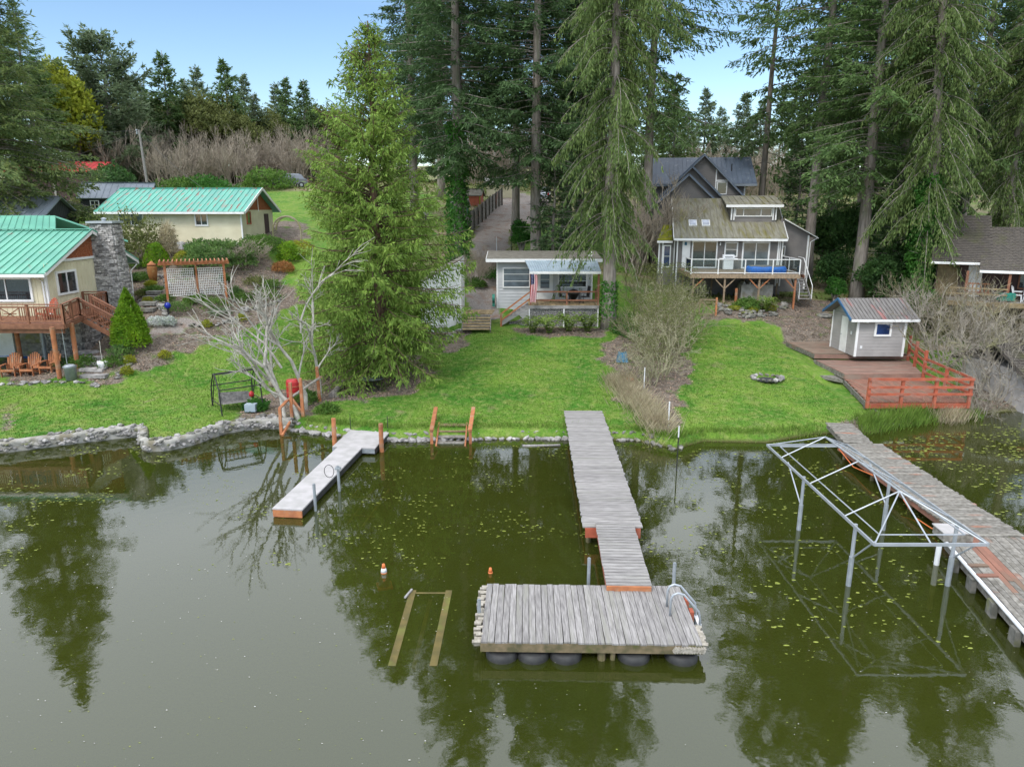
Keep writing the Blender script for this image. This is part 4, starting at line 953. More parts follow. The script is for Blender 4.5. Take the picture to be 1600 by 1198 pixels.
for (x, y) in rp: MB().bx(x - .035, x + .035, y - .035, y + .035, dz, dz + 1.02).build('rail_post', 'white_paint', T)
for i in range(len(rp) - 1):
    a, b = Vector(rp[i] + (0,)), Vector(rp[i + 1] + (0,)); u_ = (b - a).normalized() * .037
    for z in (dz + 1.05, dz + .1): bd(T, a + u_ * (0 if z > dz + 1 else 1) + Vector((0, 0, z)), b - u_ * (0 if z > dz + 1 else 1) + Vector((0, 0, z)), .05, .05, 'rail', 'white_paint')
    c_ = (a + b) / 2 + Vector((0, 0, dz + .57)); l = (b - a).length - .08
    MB().box(c_, (l if abs(a.y - b.y) < .01 else .008, l if abs(a.x - b.x) < .01 else .008, .84)).build('glass_panel', 'clear_glass', T)
# stairs at right
for k in range(9): MB().box((8.45, .3 + k * -.0 + 2.6 - k * .27, dz - .2 * (k + 1)), (.85, .27, .04)).build('stair_tread', 'grey_wood_x', T)
for s in (8.0, 8.9):
    MB().beam((s, 2.95, dz - .1), (s, .55, dz - 1.9), .05, .22).build('stringer', 'grey_wood', T)
    MB().tube([(s, 4.1, dz + 1.0), (s, 2.9, dz + .98), (s, .6, dz - .85), (s, .55, dz - 1.8)], .028, 6).build('stair_rail', 'white_paint', T)
# things on and under the deck
T = thing('barbecue_grill', 'white barbecue grill between the two sliding doors on the raised deck', 'grill', (16.6, 55.2, dz + .02), R(-6))
MB().box((0, 0, .4), (.75, .5, .75)).build('cabinet', 'white_paint', T, bevel=.02); MB().box((0, 0, .82), (1.35, .55, .07)).build('side_shelf', 'white_paint', T, bevel=.01)
MB().add([(-.42, -.28, .86), (.42, -.28, .86), (.42, .28, .86), (-.42, .28, .86), (-.42, -.2, 1.1), (.42, -.2, 1.1), (.42, .22, 1.14), (-.42, .22, 1.14)], [(0, 1, 5, 4), (1, 2, 6, 5), (2, 3, 7, 6), (3, 0, 4, 7), (4, 5, 6, 7)]).build('hood', 'white_plastic', T)
MB().box((0, -.285, .80), (.8, .02, .1)).build('control_panel', 'galvanised', T); MB().tube([(-.3, -.3, .98), (.3, -.3, .98)], .02, 6).build('handle', 'black_metal', T)
T = thing('blue_tarp', 'bright blue tarp wrapped round a flat oval pool on the raised deck', 'tarp', (18.75, 52.9, dz + .02), R(-4))
b = MB(); n_ = 40; prof = [(1.0, 0), (1.03, .12), (1.02, .3), (.98, .40), (.9, .44)]
vs = []; fs = []
for j, (r_, z) in enumerate(prof):
    for k in range(n_):
        a = 2 * math.pi * k / n_; cx, cy = math.cos(a), math.sin(a); e = 3.2; q = (abs(cx) ** e + abs(cy) ** e) ** (-1 / e); wv = 1 + .018 * math.sin(k * 2.7 + j * 1.9) + .012 * math.sin(k * 5.1)
        vs.append((cx * q * 1.38 * r_ * wv, cy * q * .85 * r_ * wv, z + .02 * math.sin(k * 1.3)))
for j in range(len(prof) - 1):
    for k in range(n_): k2 = (k + 1) % n_; fs.append((j * n_ + k, j * n_ + k2, (j + 1) * n_ + k2, (j + 1) * n_ + k))
b.add(vs, fs).build('tarp', 'blue_tarp', T, smooth=True)
b = MB(); b.add([(v[0] * .99, v[1] * .99, v[2] + .012) for v in vs[-n_:]], [tuple(range(n_))]).build('cover', 'mortar', T)
T = thing('concrete_block', 'pale concrete cistern block with black-topped openings under the raised deck', 'concrete block', (18.0, 52.6, 0), R(-3))
zg = H(18, 52.4); MB().bx(-1.15, 1.15, -.4, .8, zg - .2, zg + 1.25).build('block', 'concrete', T, bevel=.03)
for k in range(9):
    if k % 3 != 1: MB().bx(-1.0 + k * .22, -.86 + k * .22, -.3, .5, zg + 1.252, zg + 1.42).build('cinder_block', 'concrete', T)
p = hit(1149, 478); o = MB().tube([(0, 0, -.2), (0, 0, 1.25)], .1, 10).build('wooden_post', 'cedar_stain'); o.location = p; tag(o, 'single orange-brown wooden post in front of the raised deck', 'post')
T = thing('garden_gate', 'open wooden frame gate with one orange post left of the raised deck', 'gate', hit(1118, 494))
MB().bx(-.06, .06, -.06, .06, -.2, 1.25).build('post', 'cedar_stain', T)
for z in (.1, 1.1): MB().beam((-.06, 0, z), (-1.1, .15, z), .04, .09).build('rail', 'deck_tan', T)
MB().beam((-.08, .0, .15), (-1.05, .13, 1.05), .03, .07).build('brace', 'deck_tan', T); MB().bx(-1.14, -1.06, .11, .19, -.1, 1.15).build('stile', 'deck_tan', T)
# retaining stones in front of deck
T = thing('rock_border', 'mossy dark rock border at the upper edge of the right lawn', 'rock border', (15, 50, 0)); off = Vector((15, 50, 0))
for i in range(90):
    u = random.random(); px_, py_ = 1120 + 110 * u, 489 + 9 * math.sin(u * 3.1) - random.uniform(0, 14); p = hit(px_, py_); put_stone(T, random.choice(STD), p + Vector((0, 0, .08)), random.uniform(.12, .26), off=off)

# ---------------- grey shed on the three-tier red platform (right)
T = thing('tiered_deck', 'red-stained wooden platform in three tiers with a red railing on the right bank', 'deck', (19.9, 36, 0)); O_ = Vector((19.9, 36, 0))
tiers = [([(16.95, 32.75), (21.8, 32.75), (22.2, 37.4), (18.0, 37.4)], .86, 'deck_red'), ([(18.0, 37.4), (22.2, 37.4), (23.4, 41.0), (17.95, 41.3)], 1.15, 'deck_mid'), ([(17.95, 41.3), (23.4, 41.0), (23.6, 45.2), (17.75, 45.2)], 1.48, 'deck_brown')]
def edge_x(poly, y, side):
    xs_ = []
    for i in range(4):
        (x1, y1_), (x2, y2_) = poly[i], poly[(i + 1) % 4]
        if abs(y1_ - y2_) > .5 and min(y1_, y2_) - .001 <= y <= max(y1_, y2_) + .001: xs_.append(x1 + (x2 - x1) * (y - y1_) / (y2_ - y1_))
    return (min(xs_) if side < 0 else max(xs_)) if xs_ else None
for poly, z, mt in tiers:
    ya = min(p[1] for p in poly) + .07; yb = max(p[1] for p in poly)
    if z < 1:   # front tier: boards run front to back
        x = 16.95
        while x < 22.1:
            y0_ = 32.76; 
            if x < 18.0: y1_ = 32.75 + (x - 16.95) / 1.05 * 4.65
            else: y1_ = 37.38
            if x > 21.8: y0_ = 32.75 + (x - 21.8) / .4 * 4.65
            if y1_ - y0_ > .2: MB().bx(x - O_.x, x + .135 - O_.x, y0_ - O_.y, y1_ - O_.y, z - .04, z + random.uniform(-.004, .004)).build('board', mt, T)
            x += .148
    else:
        y = ya
        while y < yb - .05:
            xl, xr = edge_x(poly, y, -1), edge_x(poly, y, 1)
            if xl is not None and xr is not None and xr > xl + .1: MB().bx(xl - O_.x, xr - O_.x, y - .065 - O_.y, y + .065 - O_.y, z - .04, z + random.uniform(-.004, .004)).build('board', mt, T)
            y += .145
    n4 = len(poly)
    for i in range(n4):
        a = Vector(poly[i] + (z - .17,)) - O_; b = Vector(poly[(i + 1) % n4] + (z - .17,)) - O_
        if z < 1 and i == 0:
            bd(T, a + Vector((0, -.04, -.02)), b + Vector((0, -.04, -.02)), .05, .26, 'fascia', 'red_stain')
        else: bd(T, a, b, .06, .24, 'skirt_beam', 'old_wood' if i != 0 else 'deck_mid')
for (x, y) in ((17.1, 33.0), (19.4, 33.0), (21.6, 33.0), (18.1, 37.2), (22.1, 37.2), (17.6, 35.4)):
    MB().bx(x - .08 - O_.x, x + .08 - O_.x, y - O_.y, y + .16 - O_.y, -.8, .7).build('support_post', 'old_wood', T)
# small step at left
MB().poly([Vector((17.0, 38.6, .82)) - O_, Vector((17.95, 37.4, .82)) - O_, Vector((17.95, 39.8, .82)) - O_, Vector((17.2, 40.2, .82)) - O_], (0, 0, -.18)).build('side_step', 'old_wood', T)
# railing
rs = [(16.97, 32.72, .86), (18.55, 32.72, .86), (20.15, 32.72, .86), (21.8, 32.72, .86)]
for (x, y, z) in rs: MB().bx(x - .065 - O_.x, x + .065 - O_.x, y - .09 - O_.y, y + .04 - O_.y, z - .3, z + 1.16).build('rail_post', 'red_stain', T)
for dz_ in (1.13, .74, .40): bd(T, Vector((16.9, 32.60, .86 + dz_)) - O_, Vector((21.87, 32.60, .86 + dz_)) - O_, .05, .12 if dz_ < 1 else .13, 'rail', 'red_stain')
rr_ = [(21.85, 32.85, .86), (21.95, 34.9, .86), (22.2, 37.3, 1.15), (22.75, 39.3, 1.15), (23.3, 40.9, 1.48), (22.95, 41.2, 1.48)]
rr_ = [(21.85, 32.85, .86), (22.0, 35.0, .86), (22.2, 37.3, .95), (22.75, 39.2, 1.15), (23.3, 40.9, 1.15)]
for (x, y, z) in rr_[1:]: MB().bx(x - .065 - O_.x, x + .065 - O_.x, y - .065 - O_.y, y + .065 - O_.y, z - .3, z + (1.16 if y < 37 else 1.5 if y < 38 else 1.45)).build('rail_post', 'red_stain', T)
for (a, b, za, zb_) in (((21.85, 32.8), (22.2, 37.25), .86, .86), ((22.2, 37.25), (23.3, 40.9), 1.1, 1.1)):
    for dz_ in (1.13, .74, .40): bd(T, Vector(a + (za + dz_,)) - O_, Vector(b + (zb_ + dz_,)) - O_, .05, .12, 'rail', 'red_stain')
# shed
T = thing('garden_shed', 'small grey lap-sided shed with white door, blue-edged metal roof on the red platform', 'shed', (19.85, 40.4, 1.49))
sw, sdp = 2.8, 3.1
MB().bx(0, sw, 0, sdp, 0, 2.3).build('wall', 'shed_siding', T)
MB().add([(0, 0, 2.3), (0, sdp, 2.3), (0, sdp / 2, 3.05), (sw, 0, 2.3), (sw, sdp, 2.3), (sw, sdp / 2, 3.05)], [(0, 2, 1), (3, 4, 5), (0, 3, 5, 2), (1, 2, 5, 4)]).build('gable_wall', 'shed_siding', T)
me = None
def siding_boards(T, a, b, out, n, h, m):
    a = Vector(a + (0,)); b = Vector(b + (0,)); o = Vector(out)
    for i in range(n): MB().beam(a + o * .012 + Vector((0, 0, (i + .5) * h)), b + o * .012 + Vector((0, 0, (i + .5) * h)), h - .015, .024, out).build('siding_board', m, T)
def beamflat(): pass
for i in range(12):
    h_ = 2.28 / 12; z = (i + .5) * h_
    MB().bx(.07, sw - .07, -.03, 0, z - h_ / 2 + .008, z + h_ / 2).build('siding_board', 'shed_siding', T); MB().bx(-.03, 0, .06, sdp - .06, z - h_ / 2 + .008, z + h_ / 2).build('siding_board', 'shed_siding', T)
for (x, y) in ((.03, -.02), (sw - .03, -.02), (-.02, sdp - .03)): MB().bx(x - .065, x + .065, y - .03, y + .03, 0, 2.3).build('corner_board', 'white_paint', T)
for s in (0, 1):
    y0_, yr = (-.35, sdp / 2) if s == 0 else (sdp + .35, sdp / 2); ze_ = 2.3 - .35 * .47 + .08; zr = 3.18
    P4 = [(-.55, y0_, ze_), (sw + .55, y0_, ze_), (sw + .55, yr, zr), (-.55, yr, zr)]
    slope(T, *(P4 if s == 0 else [P4[1], P4[0], P4[3], P4[2]]), 'shed_metal', 18, rib=.03)
    bd(T, (-.58, y0_, ze_ - .03), (-.58, yr, zr - .03), .045, .15, 'barge_board', 'blue_trim' if 'blue_trim' in M else mat('blue_trim', (.05, .14, .28), (.04, .11, .22), rough=.5), (0, 0, 1))
MB().bx(-.55, sw + .55, -.42, -.355, ze_ - .14, ze_ + .0).build('gutter', 'white_paint', T)
window(T, (1.47, -.032, 1.60), .98, .82, pane='glass_blue', fw=.11)
d = MB().bx(-.06, -.032, 1.05, 1.85, .03, 2.12).build('door', 'white_paint', T); MB().tube([(-.06, 1.72, 1.05), (-.13, 1.72, 1.05)], .025, 6).build('handle', 'galvanised', d)
MB().box((.36, -.07, 2.06), (.2, .1, .12)).build('flood_light', 'white_plastic', T); MB().box((.5, -.12, 2.02), (.09, .12, .09)).build('flood_light', 'white_plastic', T)
MB().box((.33, -.045, .55), (.12, .03, .17)).build('socket_box', 'white_plastic', T); MB().box((-.045, .55, 1.3), (.03, .14, .2)).build('socket_box', 'white_plastic', T)
T = thing('tyre', 'old car tyre lying on the earth left of the grey shed', 'tyre', hit(1287, 496) + Vector((0, 0, .12)))
MB().tube([(.45 * math.cos(a * .3142), .45 * math.sin(a * .3142), 0) for a in range(21)], .12, 8, cap=False).build('tread', 'stone_dark', T, smooth=True)
MB().tube([(.33 * math.cos(a * .3142), .33 * math.sin(a * .3142), 0.02) for a in range(21)], .05, 6, cap=False).build('sidewall', 'rubber', T, smooth=True)

# ---------------- brown-roofed cabin, far right
T = thing('brown_cabin', 'dark cabin with mossy brown shingle roof and open porch at the far right', 'cabin', (27.6, 47, 0), R(-27))
MB().bx(.3, 12, 1.2, 6, 2.5, 6.4).build('wall', 'brown_barn', T)
def shingle_roof(T, el, er, rr, rl, nrow, ncol, m='brown_shingle'):
    P = [Vector(p) for p in (el, er, rr, rl)]; nn = (P[1] - P[0]).cross(P[3] - P[0]).normalized(); nn = nn if nn.z > 0 else -nn
    r = MB().poly(P, -nn * .12).build('roof', m, T); mb = MB()
    for j in range(nrow):
        for i in range(ncol):
            v0, v1 = j / nrow, (j + 1.15) / nrow; v1 = min(v1, 1); sh = .5 * (j % 2); u0 = max(0, (i - sh) / ncol); u1 = min(1, (i + 1 - sh) / ncol - .004)
            a = P[0].lerp(P[1], u0); b = P[0].lerp(P[1], u1); c = P[3].lerp(P[2], u1); d = P[3].lerp(P[2], u0)
            l = .02 + random.uniform(0, .014)
            mb.add([a.lerp(d, v0) + nn * (l + .02), b.lerp(c, v0) + nn * (l + .02), b.lerp(c, v1) + nn * .012, a.lerp(d, v1) + nn * .012, a.lerp(d, v0), b.lerp(c, v0)], [(0, 1, 2, 3), (4, 5, 1, 0)])
    mb.build('shingle_courses', m, r, kind='stuff'); return r
shingle_roof(T, (-.1, .0, 6.5), (3.3, .0, 6.5), (3.4, 5.6, 9.35), (-.2, 5.6, 9.35), 28, 14)
shingle_roof(T, (2.5, -1.0, 6.1), (12, -1.0, 6.1), (12, 4.6, 8.6), (2.9, 4.6, 8.6), 28, 30)
MB().bx(-.15, 3.2, -.1, -.03, 6.33, 6.48).build('gutter', 'white_paint', T); MB().bx(2.5, 12, -1.1, -1.03, 5.92, 6.08).build('gutter', 'white_paint', T)
MB().bx(1.0, 11, -1.3, 1.2, 4.05, 4.15).build('porch_floor', 'old_wood', T); MB().bx(1.0, 11, -1.35, -1.31, 3.85, 4.14).build('porch_rim', 'yellow_wood', T)
for x in (1.9, 4.15, 6.2): MB().bx(x - .07, x + .07, -.95, -.81, 4.15, 6.0).build('porch_post', 'brown_stain', T)
for x in (1.3, 3.2, 5.1, 7.0): MB().bx(x - .08, x + .08, -1.2, -1.05, 2.3, 3.85).build('support_post', 'old_wood', T)
for z in (4.95, 4.6): MB().beam((1.0, -1.25, z), (4.1, -1.25, z), .06, .09).build('rail', 'yellow_wood', T)
MB().bx(.35, 1.6, 1.12, 1.19, 4.2, 6.3).build('plaster_panel', 'yellow_wood', T); MB().bx(2.1, 2.9, 1.12, 1.19, 4.2, 6.2).build('door', 'white_paint', T); window(T, (5.6, 1.19, 5.3), 1.4, 1.0, frame='brown_stain', pane='glass_dark')
MB().bx(5.2, 11, -1.6, -1.36, 2.4, 4.0).build('skirt_wall', 'old_wood', T)
mat('warm_bulb', (1, .6, .2)); wb = M['warm_bulb'].node_tree.nodes['Principled BSDF']; wb.inputs['Emission Color'].default_value = (1, .5, .12, 1); wb.inputs['Emission Strength'].default_value = 4
ls = MB().tube([(5.0 + i * .5, -1.66, 4.05 - .04 * (i % 2)) for i in range(12)], .012, 4).build('light_string', 'black_metal', T)
me = MB().lathe([(.01, -.04), (.035, 0), (.01, .04)], 6).mesh('bulb', 'warm_bulb')
for i in range(16): o = link('bulb', me, ls); o.location = (5.05 + i * .3, -1.68, 3.98)
T = thing('porch_stairs', 'weathered wooden stairs climbing to the porch of the brown cabin', 'stairs', (30.0, 43.6, 0), R(-27))
for k in range(8): MB().box((-.0 - k * .27, .2, 3.95 - k * .19), (.28, 1.4, .05)).build('tread', 'yellow_wood', T)
for y in (-.55, .95): MB().beam((.2, y, 4.0), (-2.1, y, 2.45), .05, .24).build('stringer', 'yellow_wood', T); MB().beam((.2, y, 4.9), (-2.1, y, 3.4), .05, .1).build('handrail', 'old_wood', T)
def plastic_chair(loc, rz, label, m='white_plastic', rx=0):
    T = thing('garden_chair', label, 'chair', loc, rz, 'white plastic chairs on the cabin porch')
    MB().box((0, 0, .42), (.46, .46, .04)).build('seat', m, T)
    b = MB()
    for k in range(5): b.box((-.18 + k * .09, .25, .68), (.05, .03, .5), Matrix.Rotation(-.2, 3, 'X'))
    b.tube([(-.24, .22, .42), (-.2, .33, .85), (0, .37, .98), (.2, .33, .85), (.24, .22, .42)], .025, 6); b.build('backrest', m, T, kind='stuff')
    for sx in (-.2, .2):
        for sy in (-.2, .2): MB().tube([(sx, sy, .42), (sx * 1.2, sy * 1.2, 0)], .025, 5).build('leg', m, T)
        MB().box((sx * 1.25, 0, .64), (.05, .45, .03)).build('armrest', m, T)
plastic_chair((31.6, 44.4, 4.16), R(50), 'white plastic chair near the porch corner of the brown cabin'); plastic_chair((32.3, 44.3, 4.16), R(120), 'white plastic chair further right on the cabin porch')
o = MB().box((0, 0, .3), (.9, .5, .5)).build('green_bin', 'green_plastic', bevel=.04); o.location = (30.9, 44.4, 4.16); tag(o, 'dark green box at the top of the cabin stairs', 'box')
T = thing('red_bench', 'reddish wooden bench on the porch of the brown cabin', 'bench', (29.9, 45.6, 4.16), R(-27))
MB().box((0, 0, .45), (1.3, .5, .05)).build('seat', 'brown_stain', T)
for k in range(6): MB().box((-.55 + k * .22, .25, .72), (.06, .04, .5)).build('back_slat', 'cedar_stain', T)
MB().box((0, .25, .98), (1.3, .05, .09)).build('top_rail', 'cedar_stain', T)
for s in (-.6, .6): MB().box((s, 0, .22), (.07, .45, .43)).build('leg', 'brown_stain', T)
# boathouse at right frame edge
T = thing('boathouse', 'low boathouse with brown shingle roof cut by the right edge of the picture', 'boathouse', (24.9, 33.4, 0), R(0))
MB().bx(.35, 5, .3, 5.5, -.6, 1.9).build('wall', 'composite', T)
shingle_roof(T, (-.05, -.2, 1.75), (6, -.2, 1.75), (6, 2.9, 3.05), (.15, 2.9, 3.05), 14, 18)
shingle_roof(T, (6, 6.0, 1.75), (-.05, 6.0, 1.75), (.15, 2.9, 3.05), (6, 2.9, 3.05), 10, 14)
MB().bx(-.05, 6, -.27, -.21, 1.55, 1.76).build('fascia', 'brown_stain', T)

# ================================================================ LEFT: lake house with stone chimney
T = thing('green_roofed_house', 'cream house with bright green metal roof and tall stone chimney at the left edge', 'house', (-25.6, 39.2, 0)); O_ = Vector((-25.6, 39.2, 0))
def w2(x, y, z): return Vector((x, y, z)) - O_
XL = -46
MB().bx(XL + 25.6, 0, 0, 8.6, 4.0, 6.35).build('wall', 'cream_siding', T)
MB().bx(XL + 25.6, -.15, 2.7, 8.4, .8, 3.99).build('basement_wall', 'stone_dark', T)
MB().add([w2(-25.6, 39.2, 6.35), w2(-25.6, 47.8, 6.35), w2(-25.6, 43.5, 8.4), w2(-30, 43.5, 8.4), w2(-30, 47.8, 6.35), w2(-30, 39.2, 6.35)], [(0, 1, 2), (1, 4, 3, 2), (5, 0, 2, 3)]).build('gable_wall', 'cream_siding', T)
batten_siding(T, (0, 0), (0, 8.6), 4.0, 6.9, 'cream_siding', .3, (1, 0, 0), w=.02); batten_siding(T, (XL + 25.6, 0), (0, 0), 4.0, 6.3, 'cream_siding', .3, w=.02)
# cedar shingles in the gable
mb = MB(); z = 7.02; row = 0
while z < 8.35:
    hw = (8.42 - z) / 2.05 * 4.3; y = 43.5 - hw + (row % 2) * .07
    while y < 43.5 + hw - .12:
        mb.add([w2(-25.57 + random.uniform(.0, .02), y, z), w2(-25.57 + random.uniform(.0, .02), y + .14, z), w2(-25.585, y + .14, z + .17), w2(-25.585, y, z + .17)], [(0, 1, 2, 3)]); y += .15
    z += .15; row += 1
mb.build('gable_shingles', 'cedar_shingle', T, kind='stuff')
bd(T, w2(-25.55, 40.6, 6.96), w2(-25.55, 46.4, 6.96), .05, .14, 'belt_board', 'white_paint')
slope(T, w2(XL, 38.6, 6.43), w2(-25.2, 38.6, 6.43), w2(-25.2, 43.5, 8.56), w2(XL, 43.5, 8.56), 'green_metal', 46, thick=.12, rib=.05)
slope(T, w2(-25.2, 48.4, 6.43), w2(XL, 48.4, 6.43), w2(XL, 43.5, 8.56), w2(-25.2, 43.5, 8.56), 'green_metal', 46, thick=.12, rib=.05)
bd(T, w2(XL, 43.5, 8.63), w2(-25.18, 43.5, 8.63), .3, .05, 'ridge_cap', 'green_metal')
for ya, za in ((38.6, 6.36), (48.4, 6.36)): bd(T, w2(-25.18, ya, za), w2(-25.18, 43.5, 8.48), .04, .18, 'barge_board', 'white_paint')
for ya, za in ((38.6, 6.50), (48.4, 6.50)): bd(T, w2(-25.17, ya, za), w2(-25.17, 43.5, 8.63), .06, .08, 'drip_edge', 'green_metal')
MB().bx(XL + 25.6, .4, -.72, -.61, 6.22, 6.38).build('gutter', 'white_paint', T); MB().bx(XL + 25.6, .4, 9.21, 9.32, 6.22, 6.38).build('gutter', 'white_paint', T)
MB().tube([w2(-25.8, 38.55, 6.25), w2(-25.75, 39.1, 5.95), w2(-25.75, 39.13, 4.1)], .045, 6).build('downpipe', 'white_paint', T)
MB().tube([w2(-25.25, 48.3, 6.2), w2(-25.5, 47.9, 5.8), w2(-25.5, 47.85, 3.0)], .045, 6).build('downpipe', 'white_paint', T)
MB().bx(-1.2, 0.012, 8.5, 8.62, 3, 6.35).build('corner_board', 'white_paint', T); MB().bx(-.1, .03, -.03, .1, 4, 6.35).build('corner_board', 'white_paint', T)
window(T, w2(-25.6, 41.0, 5.72), 1.9, 1.35, out=(1, 0, 0), vbars=(0.0,), fw=.12, depth=.08)
window(T, w2(-27.9, 39.2, 5.5), 3.0, 1.35, vbars=(.02,), fw=.12, depth=.08); window(T, w2(-32.0, 39.2, 5.4), 2.4, 1.6, vbars=(.0,), fw=.12, depth=.08)
# rear wing with higher green roof
slope(T, w2(XL, 46.0, 8.0), w2(-29.0, 46.0, 8.0), w2(-31.0, 49.5, 9.35), w2(XL, 49.5, 9.35), 'green_metal', 36, name='wing_roof', thick=.12, rib=.05)
slope(T, w2(-27.6, 52.0, 7.6), w2(XL, 52.0, 7.6), w2(XL, 49.5, 9.35), w2(-31.0, 49.5, 9.35), 'green_metal', 0, name='wing_roof', thick=.12)
MB().bx(XL + 25.6, -6, 8.7, 12, 5, 8.0).build('wing_wall', 'cream_siding', T)
# chimney with stacked stones
ch = MB().add([w2(-25.6, 43.85, .9), w2(-24.0, 43.85, .9), w2(-24.0, 45.1, .9), w2(-25.6, 45.1, .9), w2(-25.6, 44.05, 8.95), w2(-24.25, 44.05, 8.95), w2(-24.25, 45.0, 8.95), w2(-25.6, 45.0, 8.95)],
              [(0, 1, 5, 4), (1, 2, 6, 5), (2, 3, 7, 6), (3, 0, 4, 7), (4, 5, 6, 7)]).build('chimney', 'mortar', T)
SB = [MB().box((0, 0, 0), (1, 1, 1)) for _ in range(5)]; SBM = []
for i, b_ in enumerate(SB):
    r_ = random.Random(i); b_.v = [(x + r_.uniform(-.12, .12), y + r_.uniform(-.1, .1), z + r_.uniform(-.16, .16)) for x, y, z in b_.v]; SBM.append(b_.mesh('stone', 'stone'))
mbs = []
z = 1.0; cnt = 0
def stone_course(mb, p, q, z, h, out, smin=.14, smax=.38, prj=.05):
    p = Vector(p); q = Vector(q); L_ = (q - p).length; d = (q - p) / L_; u = 0
    while u < L_ - .02:
        l = min(random.uniform(smin, smax), L_ - u); c = p + d * (u + l / 2) + Vector(out) * random.uniform(-.02, prj); 
        rot = Matrix((d, Vector(out), Vector((0, 0, 1)))).transposed(); hh = h * random.uniform(.75, .98); o_ = len(mb.v)
        mb.box(c + Vector((0, 0, z + h / 2 + random.uniform(-.01, .01))), (l - .015, .12, hh), rot @ Matrix.Rotation(random.uniform(-.07, .07), 3, 'Y'))
        for k in range(o_, len(mb.v)): mb.v[k] = tuple(a + random.uniform(-.014, .014) for a in mb.v[k])
        u += l
stones = MB()
big = 0
while z < 8.85:
    h = random.uniform(.08, .15); f = (z - .9) / 8.05; xr = -24.0 - .25 * f; yf = 43.85 + .2 * f; yb = 45.1 - .1 * f
    stone_course(stones, w2(-25.6, yf, 0), w2(xr, yf, 0), z, h, (0, -1, 0)); stone_course(stones, w2(xr, yf, 0), w2(xr, yb, 0), z, h, (1, 0, 0)); z += h
mat('stack_stone', (.40, .385, .37), (.24, .23, .22), scale=9, rough=.9, bump=.4, isl=.5)
stones.build('stacked_stones', 'stack_stone', ch, kind='stuff')
MB().bx(-.12, 1.5, 4.65, 5.95, 8.96, 9.08).build('cap', 'aluminium', ch); MB().lathe([(.12, 9.08), (.12, 9.2), (.18, 9.22), (.03, 9.3)], 10, w2(-24.95, 44.5, 0)).build('flue_cap', 'aluminium', ch)
# basement stone face on the visible sides, white door
st2 = MB(); z = 1.0
while z < 3.9:
    h = random.uniform(.12, .2); stone_course(st2, w2(-28.2, 41.85, 0), w2(-25.7, 41.85, 0), z, h, (0, -1, 0)); stone_course(st2, w2(-25.7, 41.85, 0), w2(-25.7, 43.8, 0), z, h, (1, 0, 0)); stone_course(st2, w2(-25.7, 45.1, 0), w2(-25.7, 47.6, 0), z, h, (1, 0, 0)); z += h
st2.build('stacked_stones', 'stack_stone', T, kind='stuff')
MB().bx(-5.4, -4.2, 2.58, 2.69, 1.15, 3.3).build('door', 'white_paint', T); MB().bx(-3.7, -2.0, 2.6, 2.69, 1.9, 2.0).build('shelf_board', 'old_wood', T)
# deck
T = thing('timber_deck', 'brown timber deck on posts with cross-braced railing and stairs at the cream house', 'deck', (-23.2, 36.4, 0)); O_ = Vector((-23.2, 36.4, 0))
DZ = 4.05; dpoly = [(-46, 36.4), (-23.2, 36.4), (-24.1, 39.8), (-24.1, 42.3), (-25.5, 42.3), (-25.5, 39.12), (-46, 39.12)]
y = 36.47
while y < 42.2:
    xr = -23.2 - max(0, min(1, (y - 36.4) / 3.4)) * .9 - .02; xl = -46 if y < 39.05 else -25.5
    MB().bx(xl - O_.x, xr - O_.x, y - .068 - O_.y, y + .068 - O_.y, DZ - .04, DZ).build('deck_board', 'brown_stain', T); y += .15
def wl(*a): return Vector(a) - O_
for a, b in (((-46, 36.36), (-23.17, 36.36)), ((-23.15, 36.4), (-24.05, 39.8)), ((-24.05, 39.8), (-24.05, 42.3))):
    bd(T, wl(*a, DZ - .16), wl(*b, DZ - .16), .06, .24, 'rim_board', 'brown_stain'); 
bd(T, wl(-46, 36.55, DZ - .40), wl(-23.3, 36.55, DZ - .40), .12, .24, 'beam', 'brown_stain')
for (px_, py_, mt) in ((35, 575, 'cedar_stain'), (93.5, 590.7, 'cedar_stain'), (128.6, 575, 'cedar_stain')):
    p = hit(px_, py_); p.x = min(p.x, -23.3); MB().tube([p - O_ - Vector((0, 0, .3)), Vector((p.x - O_.x, p.y - O_.y, DZ - .1))], .12, 10).build('post', mt, T)
p = hit(72, 562); MB().tube([p - O_ - Vector((0, 0, .2)), Vector((p.x - O_.x, p.y - O_.y, DZ - .1))], .11, 10).build('post', 'galvanised', T)
for x in (-30, -34.5): MB().tube([wl(x, 36.6, .8), wl(x, 36.6, DZ - .3)], .11, 10).build('post', 'cedar_stain', T)
